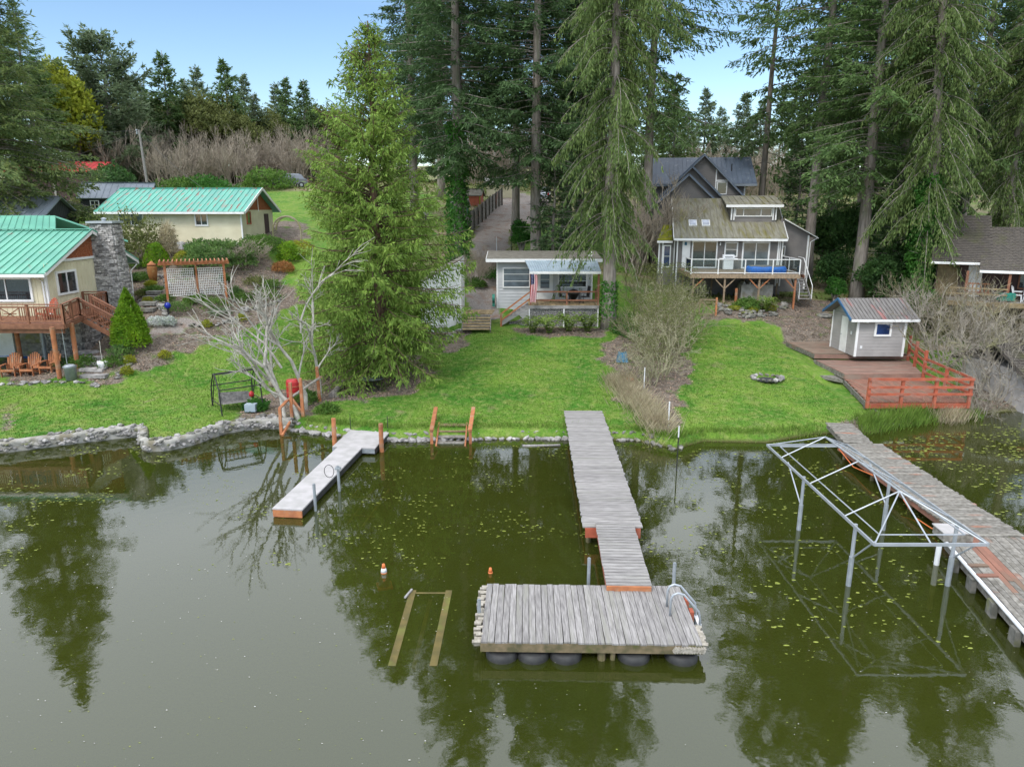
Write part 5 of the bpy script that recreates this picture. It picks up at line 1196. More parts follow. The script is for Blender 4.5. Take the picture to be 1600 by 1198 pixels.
def fancy_rail(a, b, za, zb, xpan=None, stair=False, top=.98, m='brown_stain'):
    a = Vector(a); b = Vector(b); d = b - a; L_ = d.length; n = max(1, round(L_ / 1.7)); g = 'rail_panel'
    def P(u, z): q = a + d * u; return Vector((q.x, q.y, za + (zb - za) * u + z)) - O_
    bd(T, P(0, top), P(1, top), .13, .05, 'handrail', m)
    for z in (top - .14, .12): bd(T, P(0, z), P(1, z), .05, .08, 'rail', m)
    for i in range(n + 1): 
        u = i / n; MB().beam(P(u, -.28), P(u, top + .0), .11, .11, (0, 1, 0)).build('rail_post', m, T)
    nb = int(L_ / .125)
    for i in range(nb):
        u = (i + .5) / nb; k = int(u * n)
        if xpan and k in xpan and abs((u * n) % 1 - .5) < .30: continue
        MB().beam(P(u, .16), P(u, top - .18), .035, .035, (0, 1, 0)).build('baluster', m, T)
    if xpan:
        for k in xpan:
            u0, u1 = (k + .22) / n, (k + .78) / n
            for (z0, z1, ua, ub) in ((.16, top - .18, u0, u1), (top - .18, .16, u0, u1), (.5, .5, u0 + .1 / n, u1 - .1 / n)): bd(T, P(ua, z0), P(ub, z1), .03, .05, 'cross_brace', m)
            bd(T, P(u0, .16), P(u0, top - .18), .035, .05, 'cross_brace', m); bd(T, P(u1, .16), P(u1, top - .18), .035, .05, 'cross_brace', m)
fancy_rail((-32.2, 36.42), (-23.2, 36.42), DZ, DZ, xpan=(0, 3)); fancy_rail((-23.2, 36.45), (-24.05, 39.3), DZ, DZ, xpan=(0,))
fancy_rail((-24.1, 42.2), (-25.5, 42.2), DZ, DZ); fancy_rail((-24.1, 40.6), (-24.1, 42.2), DZ, DZ)
fancy_rail((-24.05, 39.3), (-22.1, 39.3), DZ, 2.95); fancy_rail((-24.05, 40.5), (-22.1, 40.5), DZ, 2.95); fancy_rail((-22.1, 39.3), (-21.2, 40.1), 2.85, 2.85)
for k in range(6): MB().box(wl(-23.9 + k * .33, 39.9, DZ - .18 * (k + 1)), (.32, 1.15, .04)).build('stair_tread', 'brown_stain', T)
for y in (39.3, 40.5): bd(T, wl(-24.05, y, DZ - .2), wl(-22.1, y, 2.75), .05, .28, 'stringer', 'brown_stain')
MB().poly([wl(-22.15, 39.3, 2.87), wl(-21.1, 39.3, 2.87), wl(-21.1, 40.6, 2.87), wl(-22.15, 40.6, 2.87)], (0, 0, -.2)).build('landing', 'brown_stain', T)
MB().tube([wl(-23.4, 36.5, DZ - .3), wl(-23.4, 36.5, 1.9)], .02, 5).build('rain_chain', 'galvanised', T)
# adirondack chairs
def adirondack(loc, rz, label, m='cedar_stain', grp='adirondack chairs below the timber deck'):
    T = thing('adirondack_chair', label, 'chair', loc, rz, grp)
    for k in range(5): MB().box((0, -.28 + k * .115, .36 - k * .035), (.56, .10, .025), Matrix.Rotation(-.28, 3, 'X')).build('seat_slat', m, T)
    for k in range(7):
        x = (k - 3) * .085; h = .86 - .025 * (k - 3) ** 2; MB().box((x * 1.1, .30 + h * .17, .26 + h / 2), (.075, .02, h), Matrix.Rotation(-.36, 3, 'X') @ Matrix.Rotation(x * .35, 3, 'Y')).build('back_slat', m, T)
    for s in (-1, 1):
        MB().box((s * .36, -.02, .56), (.14, .72, .025)).build('armrest', m, T); MB().box((s * .31, -.32, .27), (.03, .10, .55)).build('front_leg', m, T)
        MB().beam((s * .29, -.36, .34), (s * .29, .55, .03), .03, .12).build('side_rail', m, T); MB().box((s * .31, .28, .28), (.03, .07, .54)).build('back_leg', m, T)
    MB().box((0, -.36, .33), (.6, .025, .12)).build('apron', m, T)
    return T
for (px_, py_, rz, lab) in ((19, 593, .15, 'leftmost of the three orange adirondack chairs below the timber deck'), (49, 592, .05, 'middle orange adirondack chair below the timber deck'), (79, 588, -.05, 'orange adirondack chair against the deck post, rightmost of the three')):
    p = hit(px_, py_ - 6); adirondack((p.x, p.y, p.z), rz, lab).scale = (1.05, 1.05, 1.05)
adirondack((-25.9 + .9, 37.9, DZ), -.4, 'orange-red adirondack chair up on the timber deck', 'red_stain', None)
p = hit(112, 594); T = thing('metal_bin', 'ribbed galvanised bin right of the orange adirondack chairs', 'bin', p)
MB().lathe([(.25, 0), (.30, .66), (.33, .68), (.33, .72)], 16).build('body', 'galvanised', T, smooth=True); MB().lathe([(.34, .725), (.2, .80), (.04, .84)], 16).build('lid', 'aluminium', T, smooth=True)
o = MB().box((0, 0, .01), (1.9, 1.2, .03)).box((0, 0, .03), (1.2, .6, .012)).build('rug', 'black_barn'); p = hit(58, 556); o.location = p; o.rotation_euler = (.12, 0, .1); tag(o, 'black rug with bright blue border pattern on the terrace under the timber deck', 'rug')
T = thing('rug_border', 'blue woven lines on the rug under the timber deck', 'rug pattern', p + Vector((0, 0, .045)), .1)
for s in (.88, .55, .25):
    for a, b in (((-s, -s * .6), (s, -s * .6)), ((s, -s * .6), (s, s * .6)), ((s, s * .6), (-s, s * .6)), ((-s, s * .6), (-s, -s * .6))): MB().beam(a + (0,), b + (0,), .06, .012).build('border_line', 'blue_tarp', T)
# merge border into rug: border lines are parts of the rug
for ch_ in KIDS(T): ch_.parent = o; ch_.location = (0, 0, .045)
bpy.data.objects.remove(T)
o = MB().add([(-.8, -.5, 0), (.7, -.55, 0), (.8, .45, 0), (-.7, .5, 0), (-.4, -.2, .25), (.3, -.2, .18), (.35, .2, .3), (-.4, .22, .2)], [(0, 1, 5, 4), (1, 2, 6, 5), (2, 3, 7, 6), (3, 0, 4, 7), (4, 5, 6, 7)]).build('crumpled_tarp', 'blue_tarp'); o.location = hit(12, 555); tag(o, 'crumpled light blue tarp at the left edge under the timber deck', 'tarp')
T = thing('red_chest', 'red covered bench against the stone wall under the timber deck', 'bench', hit(38, 545)); MB().box((0, 0, .3), (1.2, .5, .55)).build('box', 'terracotta', T); MB().add([(-.62, -.27, .58), (.62, -.27, .58), (.62, .27, .58), (-.62, .27, .58), (-.4, 0, .86), (.4, 0, .86)], [(0, 1, 5, 4), (2, 3, 4, 5), (1, 2, 5), (3, 0, 4)]).build('cover', 'red_plastic', T)
T = thing('white_pot', 'round white planter holding a thin bare sapling near the stone path', 'plant pot', hit(162, 577)); MB().lathe([(.2, 0), (.28, .3), (.27, .42), (.22, .42)], 14).build('pot', 'white_plastic', T, smooth=True)
MB().tube([(0, 0, .3), (-.03, 0, .9), (-.02, .02, 1.5)], .02, 5).build('sapling_stem', 'pale_bark', T)
T = thing('folding_chair', 'bright green folding chair under the deck stairs by the stone wall', 'chair', hit(150, 532)); 
for k in range(5): MB().box((-.3 + k * .15, 0, .5 + .0 * k), (.13, .6, .03), Matrix.Rotation(-.5, 3, 'X')).build('slat', 'green_plastic', T)
for s in (-.3, .3): MB().tube([(s, -.2, 0), (s, .1, .45)], .02, 5).build('leg', 'black_metal', T)
# stone steps up the garden
T = thing('stone_steps', 'rough stone steps from the left lawn up under the deck stairs', 'steps', hit(148, 585)); b0_ = T.location.copy()
for k, (px_, py_) in enumerate(((148, 590), (146, 580), (143, 571), (142, 561), (141, 552))):
    p = hit(px_, py_) - b0_; q = MB().box(p + Vector((0, 0, .06)), (1.3, .45, .16), Matrix.Rotation(random.uniform(-.1, .1), 3, 'Z')).build('step', 'stone', T)
T = thing('slate_steps', 'flat slate steps climbing between rocks right of the stone chimney', 'steps', hit(235, 480)); b0_ = T.location.copy()
for k, (px_, py_) in enumerate(((230, 487), (233, 477), (238, 468), (243, 460))):
    p = hit(px_, py_) - b0_; MB().box(p + Vector((0, 0, .12)), (1.0, .55, .2), Matrix.Rotation(random.uniform(-.2, .2), 3, 'Z')).build('step', 'stone_dark', T)

# ================================================================ LEFT: buildings up the slope
def simple_building(name, label, cat, loc, rz, w, d, zb, ze, zr, wallm, roofm, seams, ov=.5, batten=None, parts=None, gablem=None):
    global T
    T = thing(name, label, cat, loc, rz)
    MB().add([(0, 0, zb), (w, 0, zb), (w, d, zb), (0, d, zb), (0, 0, ze), (w, 0, ze), (w, d, ze), (0, d, ze)], [(0, 1, 5, 4), (1, 2, 6, 5), (2, 3, 7, 6), (3, 0, 4, 7), (4, 5, 6, 7)]).build('wall', wallm, T)
    MB().add([(0, 0, ze), (0, d, ze), (0, d / 2, zr), (w, 0, ze), (w, d, ze), (w, d / 2, zr)], [(0, 2, 1), (3, 4, 5)]).build('gable_wall', gablem or wallm, T)
    k = (zr - ze) / (d / 2)
    slope(T, (-ov, -ov, ze - k * ov + .1), (w + ov, -ov, ze - k * ov + .1), (w + ov, d / 2, zr + .1), (-ov, d / 2, zr + .1), roofm, seams)
    slope(T, (w + ov, d + ov, ze - k * ov + .1), (-ov, d + ov, ze - k * ov + .1), (-ov, d / 2, zr + .1), (w + ov, d / 2, zr + .1), roofm, 0)
    bd(T, (-ov, d / 2, zr + .14), (w + ov, d / 2, zr + .14), .25, .04, 'ridge_cap', roofm)
    if batten:
        batten_siding(T, (0, 0), (w, 0), zb, ze, batten, .35); batten_siding(T, (w, 0), (w, d), zb, ze, batten, .35, (1, 0, 0), top=lambda u: ze + (1 - abs(u - .5) * 2) * (zr - ze)); batten_siding(T, (0, 0), (0, d), zb, ze, batten, .35, (-1, 0, 0), top=lambda u: ze + (1 - abs(u - .5) * 2) * (zr - ze))
    return T
T = simple_building('long_house', 'long cream house with worn green metal roof and red shingled gable up the left slope', 'house', (-31.8, 57, 0), 0, 10.6, 7.6, 6.6, 9.72, 11.35, 'cream_siding', 'green_metal_worn', 26, .55, gablem='cedar_shingle')
MB().bx(-.5, 11.1, -.66, -.57, 9.42, 9.58).build('gutter', 'white_paint', T)
for s in (0, 1):
    y0_ = -.58 if s == 0 else 8.18; bd(T, (11.17, y0_, 9.54), (11.17, 3.8, 11.42), .05, .2, 'barge_board', 'white_paint')
MB().bx(10.55, 10.66, -.04, .06, 7.2, 9.6).build('corner_board', 'white_paint', T); MB().bx(9.5, 10.64, -.045, -.0, 7.0, 7.25).build('base_trim', 'white_paint', T)
window(T, (2.0, 0, 9.0), 2.0, 1.0, vbars=(.0,), fw=.1); window(T, (7.5, 0, 9.0), 1.05, 1.0, vbars=(0.0,), fw=.1)
window(T, (10.6, 1.6, 9.1), .9, 1.0, out=(1, 0, 0), frame='red_stain', fw=.1); MB().bx(10.6, 10.66, 5.3, 6.3, 7.3, 9.4).build('door', 'brown_barn', T); MB().tube([(10.7, 3.8, 9.6), (10.7, 3.8, 10.9)], .03, 6).build('vent_pipe', 'white_paint', T)
st2 = MB(); z = 6.7
while z < 7.15:
    stone_course(st2, (4, -.05, 0), (10.6, -.05, 0), z, .14, (0, -1, 0)); z += .14
st2.build('stone_footing', 'stack_stone', T, kind='stuff')
MB().box((5.6, -.5, 6.95), (.9, .45, .75)).build('heat_pump', 'white_plastic', T); MB().box((6.7, -.7, 6.9), (.5, .5, .35)).build('meter_box', 'white_plastic', T)
T = simple_building('black_barn', 'small black board barn with grey metal roof behind the long green-roofed house', 'barn', (-41.2, 70, 0), R(12), 6.0, 3.8, 9.0, 10.9, 12.2, 'black_barn', 'grey_metal', 12, .3, 'black_metal')
window(T, (1.2, 0, 10.2), .8, .8, vbars=(0,), hbars=(0,), fw=.08)
T = simple_building('metal_shed', 'black shed with grey standing-seam roof at the left edge above the cream house', 'shed', (-49, 55.5, 0), R(10), 12, 7.0, 6.5, 9.2, 10.7, 'black_barn', 'grey_metal', 24, .3, 'black_metal')
T = simple_building('red_roofed_barn', 'brown barn with red metal roof partly behind the big left fir', 'barn', (-57, 84, 0), R(6), 9, 7, 10.5, 14.0, 15.1, 'brown_barn', 'red_metal', 16, .5)
MB().bx(4.5, 4.7, -.15, -.02, 11, 14.0).build('corner_board', 'concrete', T)
# fence piece, boat, utility pole, arch, car
def board_fence(name, label, a, b, hgt, m, n, posts, cat='fence', za=None, zb_=None):
    T = thing(name, label, cat, a); A = Vector(a); B = Vector(b); d = (B - A); L_ = Vector((d.x, d.y, 0)).length; ang = math.atan2(d.y, d.x)
    w = L_ / n; me = MB().box((0, 0, 0), (w - .008, .022, hgt)).mesh('board', m)
    for i in range(n):
        u = (i + .5) / n; o = link('board', me, T); o.location = d * u + Vector((0, 0, hgt / 2 + random.uniform(-.01, .01))); o.rotation_euler = (0, 0, ang)
    mp = MB().box((0, 0, 0), (.12, .12, hgt + .15)).mesh('post', m)
    for i in range(posts + 1):
        u = i / posts; o = link('post', mp, T); o.location = d * u + Vector((0, 0, (hgt + .15) / 2)) + Vector((math.sin(ang), -math.cos(ang), 0)) * .075; o.rotation_euler = (0, 0, ang)
    return T
A = Vector((-35.3, 58, H(-35.3, 58))); board_fence('grey_fence', 'short grey board fence between the cream house and the long house', A, Vector((-31.9, 57.2, H(-31.9, 57.2))), 1.7, 'grey_wood', 22, 2)
board_fence('path_fence', 'tall grey board fence climbing beside the gravel path behind the cottage', Vector((-4.3, 67, H(-4.3, 67))), Vector((-1.2, 84, H(-1.2, 84))), 1.85, 'old_wood', 70, 10)
p = Vector((-46.5, 66, H(-46.5, 66))); T = thing('boat', 'small white and grey motorboat parked on the grass behind the grey-roofed shed', 'boat', p, R(20))
vs = []; fs = []; sec = [(-2.4, .95, 0), (-1, 1.0, 0), (.6, .95, .05), (1.7, .65, .15), (2.5, .06, .35)]
for (x, w_, dz0) in sec:
    for (yy, zz) in ((-w_, .95 + dz0), (-w_ * .8, .45 + dz0), (0, .22 + dz0), (w_ * .8, .45 + dz0), (w_, .95 + dz0)): vs.append((x, yy, zz))
for i in range(4):
    for k in range(4): fs.append((i * 5 + k, (i + 1) * 5 + k, (i + 1) * 5 + k + 1, i * 5 + k + 1))
fs.append((0, 1, 2, 3, 4)); MB().add(vs, fs).build('hull', 'composite', T)
MB().tube([vs[i * 5] for i in range(5)], .05, 6).build('gunwale', 'white_plastic', T); MB().tube([vs[i * 5 + 4] for i in range(5)], .05, 6).build('gunwale', 'white_plastic', T)
MB().add([(-2.3, -.9, .9), (1.6, -.6, 1.0), (1.6, .6, 1.0), (-2.3, .9, .9)], [(0, 1, 2, 3)]).build('cover', 'terracotta', T); MB().add([(.4, -.7, 1.0), (.4, .7, 1.0), (.1, .6, 1.45), (.1, -.6, 1.45)], [(0, 1, 2, 3)]).build('windscreen', 'clear_glass', T)
T = thing('utility_pole', 'leaning grey utility pole above the long green-roofed house', 'utility pole', (aty(231, 285, 82).x, 82, H(-42, 82))); zt_ = aty(217, 203, 82).z - T.location.z; top = Vector((aty(217, 203, 82).x - aty(231, 285, 82).x, 0, zt_))
MB().tube([(0, 0, -.5), top], [.17, .11], 8).build('pole', 'grey_wood', T); MB().tube([top + Vector((-.25, .0, -.45)), top + Vector((-.25, 0, .05))], .1, 8).build('transformer', 'galvanised', T)
tp = T.location + top
def wire(a, b, sag, label, r=.018):
    a = Vector(a); b = Vector(b); pts = [a.lerp(b, k / 14) - Vector((0, 0, sag * (1 - (2 * k / 14 - 1) ** 2))) for k in range(15)]
    o = MB().tube([p - a for p in pts], r, 4).build('power_line', 'black_metal'); o.location = a; tag(o, label, 'power line')
wire(tp, (-53, 78, 13.6), .5, 'overhead line dropping from the leaning pole to the red-roofed barn', .03)
wire(tp, aty(60, 190, 95), .6, 'overhead line running from the leaning pole left into the firs', .02); wire(tp, (-22.2, 58, 10.0), .7, 'thin service line from the leaning pole to the long green-roofed house', .012)
# car on the rise
def car(loc, rz, label, body, sc=1.0):
    T = thing('parked_car', label, 'car', loc, rz, sc=sc)
    prof = [(-2.3, .45), (-2.35, .85), (-2.2, 1.1), (-1.9, 1.15), (-1.5, 1.72), (.55, 1.75), (1.15, 1.18), (2.1, 1.02), (2.35, .8), (2.35, .42)]
    v = []; n = len(prof)
    for s in (-1, 1):
        for x, z in prof: v.append((x, s * (.92 if z < 1.3 else .72), z))
    f = [tuple(range(n)), tuple(range(2 * n - 1, n - 1, -1))] + [(i, n + i, n + (i + 1) % n, (i + 1) % n) for i in range(n)]
    MB().add(v, f).build('body', body, T, bevel=.04)
    for s in (-1, 1): MB().add([(-1.45, s * .80, 1.2), (.95, s * .86, 1.2), (.5, s * .745, 1.65), (-1.25, s * .745, 1.65)], [(0, 1, 2, 3)]).build('side_window', 'glass_dark', T)
    MB().add([(.62, -.68, 1.69), (.62, .68, 1.69), (1.14, .78, 1.23), (1.14, -.78, 1.23)], [(0, 1, 2, 3)]).build('windscreen', 'glass_dark', T); MB().add([(-1.56, -.66, 1.68), (-1.56, .66, 1.68), (-1.93, .76, 1.2), (-1.93, -.76, 1.2)], [(0, 3, 2, 1)]).build('rear_window', 'glass_dark', T)
    for x in (-1.45, 1.45):
        for s in (-1, 1):
            w_ = MB().tube([(x, s * .8, .36), (x, s * .95, .36)], .36, 14).build('wheel', 'rubber', T); MB().tube([(x, s * .955, .36), (x, s * .965, .36)], .2, 12).build('rim', 'aluminium', w_)
    for s in (-1, 1): MB().box((2.33, s * .65, .8), (.06, .35, .16)).build('headlight', 'white_plastic', T); MB().box((-2.34, s * .75, .95), (.05, .2, .3)).build('tail_light', 'red_plastic', T); MB().tube([(-1.3, s * .6, 1.78), (.4, s * .6, 1.80)], .03, 5).build('roof_rail', 'aluminium', T)
    return T
mat('car_grey', (.13, .15, .18), (.12, .14, .17), rough=.3, spec=.6, coat=.5); mat('car_white', (.6, .65, .7), (.58, .62, .68), rough=.3, coat=.5)
p = hit(453, 289); p = Vector((-33.5, 105, H(-33.5, 105))); q = aty(453, 289, 100); car((q.x, 100, H(q.x, 100)), R(200), 'dark grey estate car parked on the rise left of the big cedar', 'car_grey')
q = aty(848, 306, 88); car((q.x, 88, H(q.x, 88)), R(85), 'pale blue-white car glimpsed between the fir trunks at the end of the gravel path', 'car_white')
# playhouse and garden sheds behind the big firs
T = simple_building('red_playhouse', 'little red playhouse with yellow trim above the path fence', 'playhouse', (-5.3, 82, 0), R(-10), 1.8, 1.6, 9.4, 11.3, 11.9, 'red_stain', 'felt_roof', 0, .2)
for x in (1.75, .05): MB().bx(x - .06, x + .06, -.06, 0, 9.4, 11.3).build('corner_board', 'yellow_leaf', T)
T = simple_building('green_playhouse', 'little dark green playhouse with pale roof just left of the path fence', 'playhouse', (-6.3, 76, 0), R(-10), 1.5, 1.4, 8.3, 10.2, 10.8, 'green_plastic', 'concrete', 0, .2)
MB().bx(.3, .75, -.04, 0, 8.6, 9.9).build('door', 'black_barn', T)
T = simple_building('small_grey_hut', 'low grey hut with pale roof beside the ivy-clad fir trunk', 'hut', (-10.2, 73, 0), R(5), 1.6, 1.3, 7.9, 9.2, 9.4, 'old_wood', 'concrete', 0, .2)
T = simple_building('yellow_cabin', 'pale yellow cabin wall at the top of the gravel path', 'cabin', (-3.2, 92, 0), 0, 4.2, 3, 10, 12.8, 13.6, 'cream_siding', 'concrete', 0, .3)
# pergola
a = hit(263, 474); b = hit(355, 474); d = b - a; ang = math.atan2(d.y, d.x); L_ = Vector((d.x, d.y, 0)).length
T = thing('pergola', 'red-brown pergola with white lattice panels in the left garden', 'pergola', a, ang); hP = 2.35
for x in (0, L_):
    for y in (0, 1.1): MB().bx(x - .06, x + .06, y - .06, y + .06, -.2, hP).build('post', 'cedar_stain', T)
MB().bx(L_ * .52 - .05, L_ * .52 + .05, 1.05, 1.15, -.2, hP).build('post', 'cedar_stain', T)
for y in (0, 1.1): MB().bx(-.35, L_ + .35, y - .03 - .06, y + .03 - .06, hP, hP + .16).build('beam', 'cedar_stain', T)
me = MB().box((0, 0, 0), (.06, 1.9, .12)).mesh('rafter', 'cedar_stain')
for i in range(17): o = link('rafter', me, T); o.location = (-.25 + i * (L_ + .5) / 16, .5, hP + .222)
mb1 = MB().box((0, 0, 0), (.03, .012, 1.75)).mesh('lattice_slat', 'white_paint'); mb2 = MB().box((0, 0, 0), (L_ * .46, .012, .03)).mesh('lattice_slat', 'white_paint')
for s in range(2):
    x0_ = .1 + s * (L_ * .53)
    for i in range(15): o = link('lattice_slat', mb1, T); o.location = (x0_ + i * L_ * .44 / 14, 1.0, 1.18)
    for i in range(12): o = link('lattice_slat', mb2, T); o.location = (x0_ + L_ * .22, .985, .34 + i * .155)
for px_, lab in ((238, 'tall orange terracotta jar with lid on the garden terrace'),):
    T = thing('tall_jar', lab, 'jar', hit(240, 441)); MB().lathe([(.2, 0), (.3, .5), (.34, 1.0), (.26, 1.15)], 14).build('jar', 'orange_leaf', T, smooth=True); MB().lathe([(.3, 1.15), (.3, 1.25), (.12, 1.36), (.08, 1.45)], 12).build('lid', 'terracotta', T, smooth=True)
T = thing('gazing_ball', 'cobalt blue gazing ball on a dark stand among white flowers', 'garden ornament', hit(264, 496)); MB().lathe([(.14, 0), (.05, .15), (.06, .5), (.12, .55)], 10).build('stand', 'black_metal', T); MB().lathe([(.02, .5), (.13, .55), (.19, .68), (.17, .8), (.08, .9), (.02, .91)], 14).build('ball', 'cobalt', T, smooth=True)
p = hit(283, 388); T = thing('blue_white_pot', 'white pot with a cobalt band in front of the long house', 'plant pot', hit(298, 396)); MB().lathe([(.2, 0), (.32, .2)], 12).build('base', 'white_plastic', T); MB().lathe([(.32, .2), (.3, .4)], 12).build('band', 'cobalt', T); MB().lathe([(.3, .4), (.34, .5)], 12).build('rim', 'white_plastic', T)
T = thing('garden_arch', 'dark twig garden arch at the edge of the upper lawn left of the cedar', 'arch', hit(450, 385)); 
for r_, nm in ((1.15, 'hoop'), (1.0, 'hoop')): MB().tube([(r_ * math.cos(a * .314159), .0 if r_ > 1.1 else .4, (1.3 if True else 0) + 1.1 * math.sin(a * .314159)) for a in range(11)], .07, 6).build(nm, 'twig_brown', T)
for s in (-1, 1):
    for k in range(7): MB().beam((s * 1.08, 0, .1 + k * .2), (s * 1.0, .4, .2 + k * .2), .04, .04).build('rung', 'twig_brown', T)
    MB().tube([(s * 1.15, 0, 0), (s * 1.15, 0, 1.35)], .07, 6).build('upright', 'twig_brown', T)
T = thing('bird_bath', 'dark bird bath on a pedestal below the garden arch', 'bird bath', hit(447, 396)); MB().lathe([(.18, 0), (.06, .1), (.06, .7), (.3, .8), (.32, .88), (.1, .8)], 12).build('basin', 'black_metal', T)
# hanging basket sign on lattice
# garden swing
p = hit(372, 640); T = thing('garden_swing', 'black metal garden swing frame with sagging grey seat on the left lawn', 'swing', p, R(38))
for s in (-1, 1):
    x = s * .95
    MB().tube([(x, -.75, 0), (x, -.62, 1.2), (x, -.1, 1.85), (x, .1, 1.85), (x, .62, 1.2), (x, .75, 0)], .032, 6).build('side_frame', 'black_metal', T); MB().tube([(x, -.68, .5), (x, .68, .5)], .02, 6).build('crossbar', 'black_metal', T)
    MB().tube([(x, -.1, 1.85), (x, .70, .1)], .022, 6).build('brace', 'black_metal', T)
for y in (-.1, .1, -.62, .62): MB().tube([(-.95, y, 1.85 if abs(y) < .2 else 1.2), (.95, y, 1.85 if abs(y) < .2 else 1.2)], .03, 6).build('top_rail', 'black_metal', T)
MB().add([(-.75, -.25, .42), (.75, -.25, .36), (.75, .3, .34), (-.75, .3, .40), (-.7, .5, .85), (.7, .45, .72)], [(0, 1, 2, 3), (3, 2, 5, 4)]).build('seat', 'mortar', T)
for s in (-.75, .75): MB().tube([(s, -.2, .42), (s, 0, 1.85)], .01, 4).build('chain', 'black_metal', T)
o = MB().box((0, 0, .25), (.5, .35, .35)).build('plastic_crate', 'awning_metal'); o.location = hit(393, 645); tag(o, 'pale blue plastic crate beside the garden swing', 'crate')
o = MB().lathe([(.03, .0), (.12, .08), (.12, .2), (.03, .3)], 10).build('red_float', 'red_plastic', smooth=True); o.location = hit(395, 640) + Vector((0, 0, .6)); tag(o, 'small red float hanging by the garden swing', 'float')
p = hit(460, 622); T = thing('red_barrel', 'shiny red drum behind the orange posts at the left bank', 'drum', p); MB().lathe([(.32, 0), (.36, .1), (.36, .85), (.33, .95)], 14).build('drum', 'red_plastic', T, smooth=True)
for z in (.3, .62): MB().lathe([(.365, z), (.38, z + .03), (.365, z + .06)], 14).build('ring', 'red_stain', T)
T = thing('round_table', 'round glass-topped patio table with curled iron legs below the big cedar', 'table', hit(582, 612)); MB().lathe([(.62, .70), (.63, .72), (.60, .73)], 28).build('table_top', 'glass_mid', T)
for k in range(4):
    a = k * 1.571 + .4; MB().tube([(.35 * math.cos(a), .35 * math.sin(a), 0), (.18 * math.cos(a), .18 * math.sin(a), .35), (.4 * math.cos(a), .4 * math.sin(a), .70)], .02, 6).build('leg', 'black_metal', T)
a = hit(518, 622); b = hit(538, 600); T = thing('log', 'pale mossy log lying left of the round patio table', 'log', a); MB().tube([Vector((0, 0, .12)), (b - a) + Vector((0, 0, .14))], [.15, .12], 10).build('log', 'bark', T)
o = MB().box((0, 0, .1), (.45, .25, .2)).build('stone_block', 'concrete'); o.location = hit(531, 620); tag(o, 'small pale block at the end of the log', 'block')
p = hit(622, 590); T = thing('tree_stump', 'short sawn stump right of the cedar trunk', 'stump', p); MB().tube([(0, 0, -.1), (0.03, 0, .75)], [.32, .25], 12).build('stump', 'bark_red', T)
o = MB().box((.1, 0, .83), (.9, .5, .06), Matrix.Rotation(.15, 3, 'Z')).build('stump_board', 'old_wood'); o.location = p; tag(o, 'weathered board laid on top of the stump', 'board')
o = MB().add([(-.35, -.3, 0), (.3, -.35, 0), (.35, .3, 0), (-.3, .35, 0), (-.2, -.15, .5), (.2, -.1, .62), (.15, .2, .45), (-.2, .2, .55)], [(0, 1, 5, 4), (1, 2, 6, 5), (2, 3, 7, 6), (3, 0, 4, 7), (4, 5, 6, 7)]).build('blue_tub', 'blue_plastic'); o.location = hit(972, 565); tag(o, 'dark blue crumpled plastic tub in the border right of the middle lawn', 'tub')
T = thing('clay_pot', 'terracotta pot lying in the border right of the middle lawn', 'plant pot', hit(985, 602)); MB().lathe([(.12, 0), (.2, .3), (.22, .34), (.16, .3)], 12).build('pot', 'terracotta', T, smooth=True)
for (px_, y0_, y1_, lab) in ((776, 388, 366, 'thin pale fence post left of the gravel path behind the cottage'), (799, 388, 366, 'thin fence post right of the gravel path behind the cottage'), (864, 388, 370, 'thin pale stake in the grass behind the cottage'), (1006, 606, 590, 'thin white stake in the shrubs right of the pier'), (1044, 665, 640, 'white-topped stake among dry reeds right of the pier')):
    p = hit(px_, y0_ + 4); o = MB().tube([(0, 0, -.1), (0, 0, 1.2)], .03, 5).build('stake', 'white_plastic' if 'white' in lab or 'pale' in lab else 'black_metal'); o.location = p; tag(o, lab, 'stake')
# rocks in the garden beds
T = thing('garden_rocks', 'grey rocks edging the terraced beds of the left garden', 'rocks', hit(300, 500)); off = T.location.copy()
for line, n_, s0 in ((((242, 430), (262, 438), (262, 448), (240, 452)), 26, .2), (((270, 507), (310, 510), (345, 508), (372, 497)), 30, .17), (((222, 470), (214, 490), (218, 500)), 14, .28), (((246, 470), (256, 486), (262, 497)), 12, .25), (((180, 592), (190, 580), (205, 570), (186, 562)), 14, .2), (((0, 602), (50, 600), (100, 598), (160, 604)), 40, .16), (((380, 485), (410, 480), (440, 470), (430, 440)), 24, .2), (((395, 665), (410, 650), (430, 660)), 9, .22), (((445, 655), (460, 665), (430, 668)), 12, .16)):
    for i in range(n_):
        u = random.random() * (len(line) - 1.001); k = int(u); u -= k; px_ = line[k][0] * (1 - u) + line[k + 1][0] * u; py_ = line[k][1] * (1 - u) + line[k + 1][1] * u
        put_stone(T, random.choice(ST + STD), hit(px_ + random.uniform(-3, 3), py_ + random.uniform(-2, 2)) + Vector((0, 0, .05)), s0 * random.uniform(.5, 1.1), off=off)

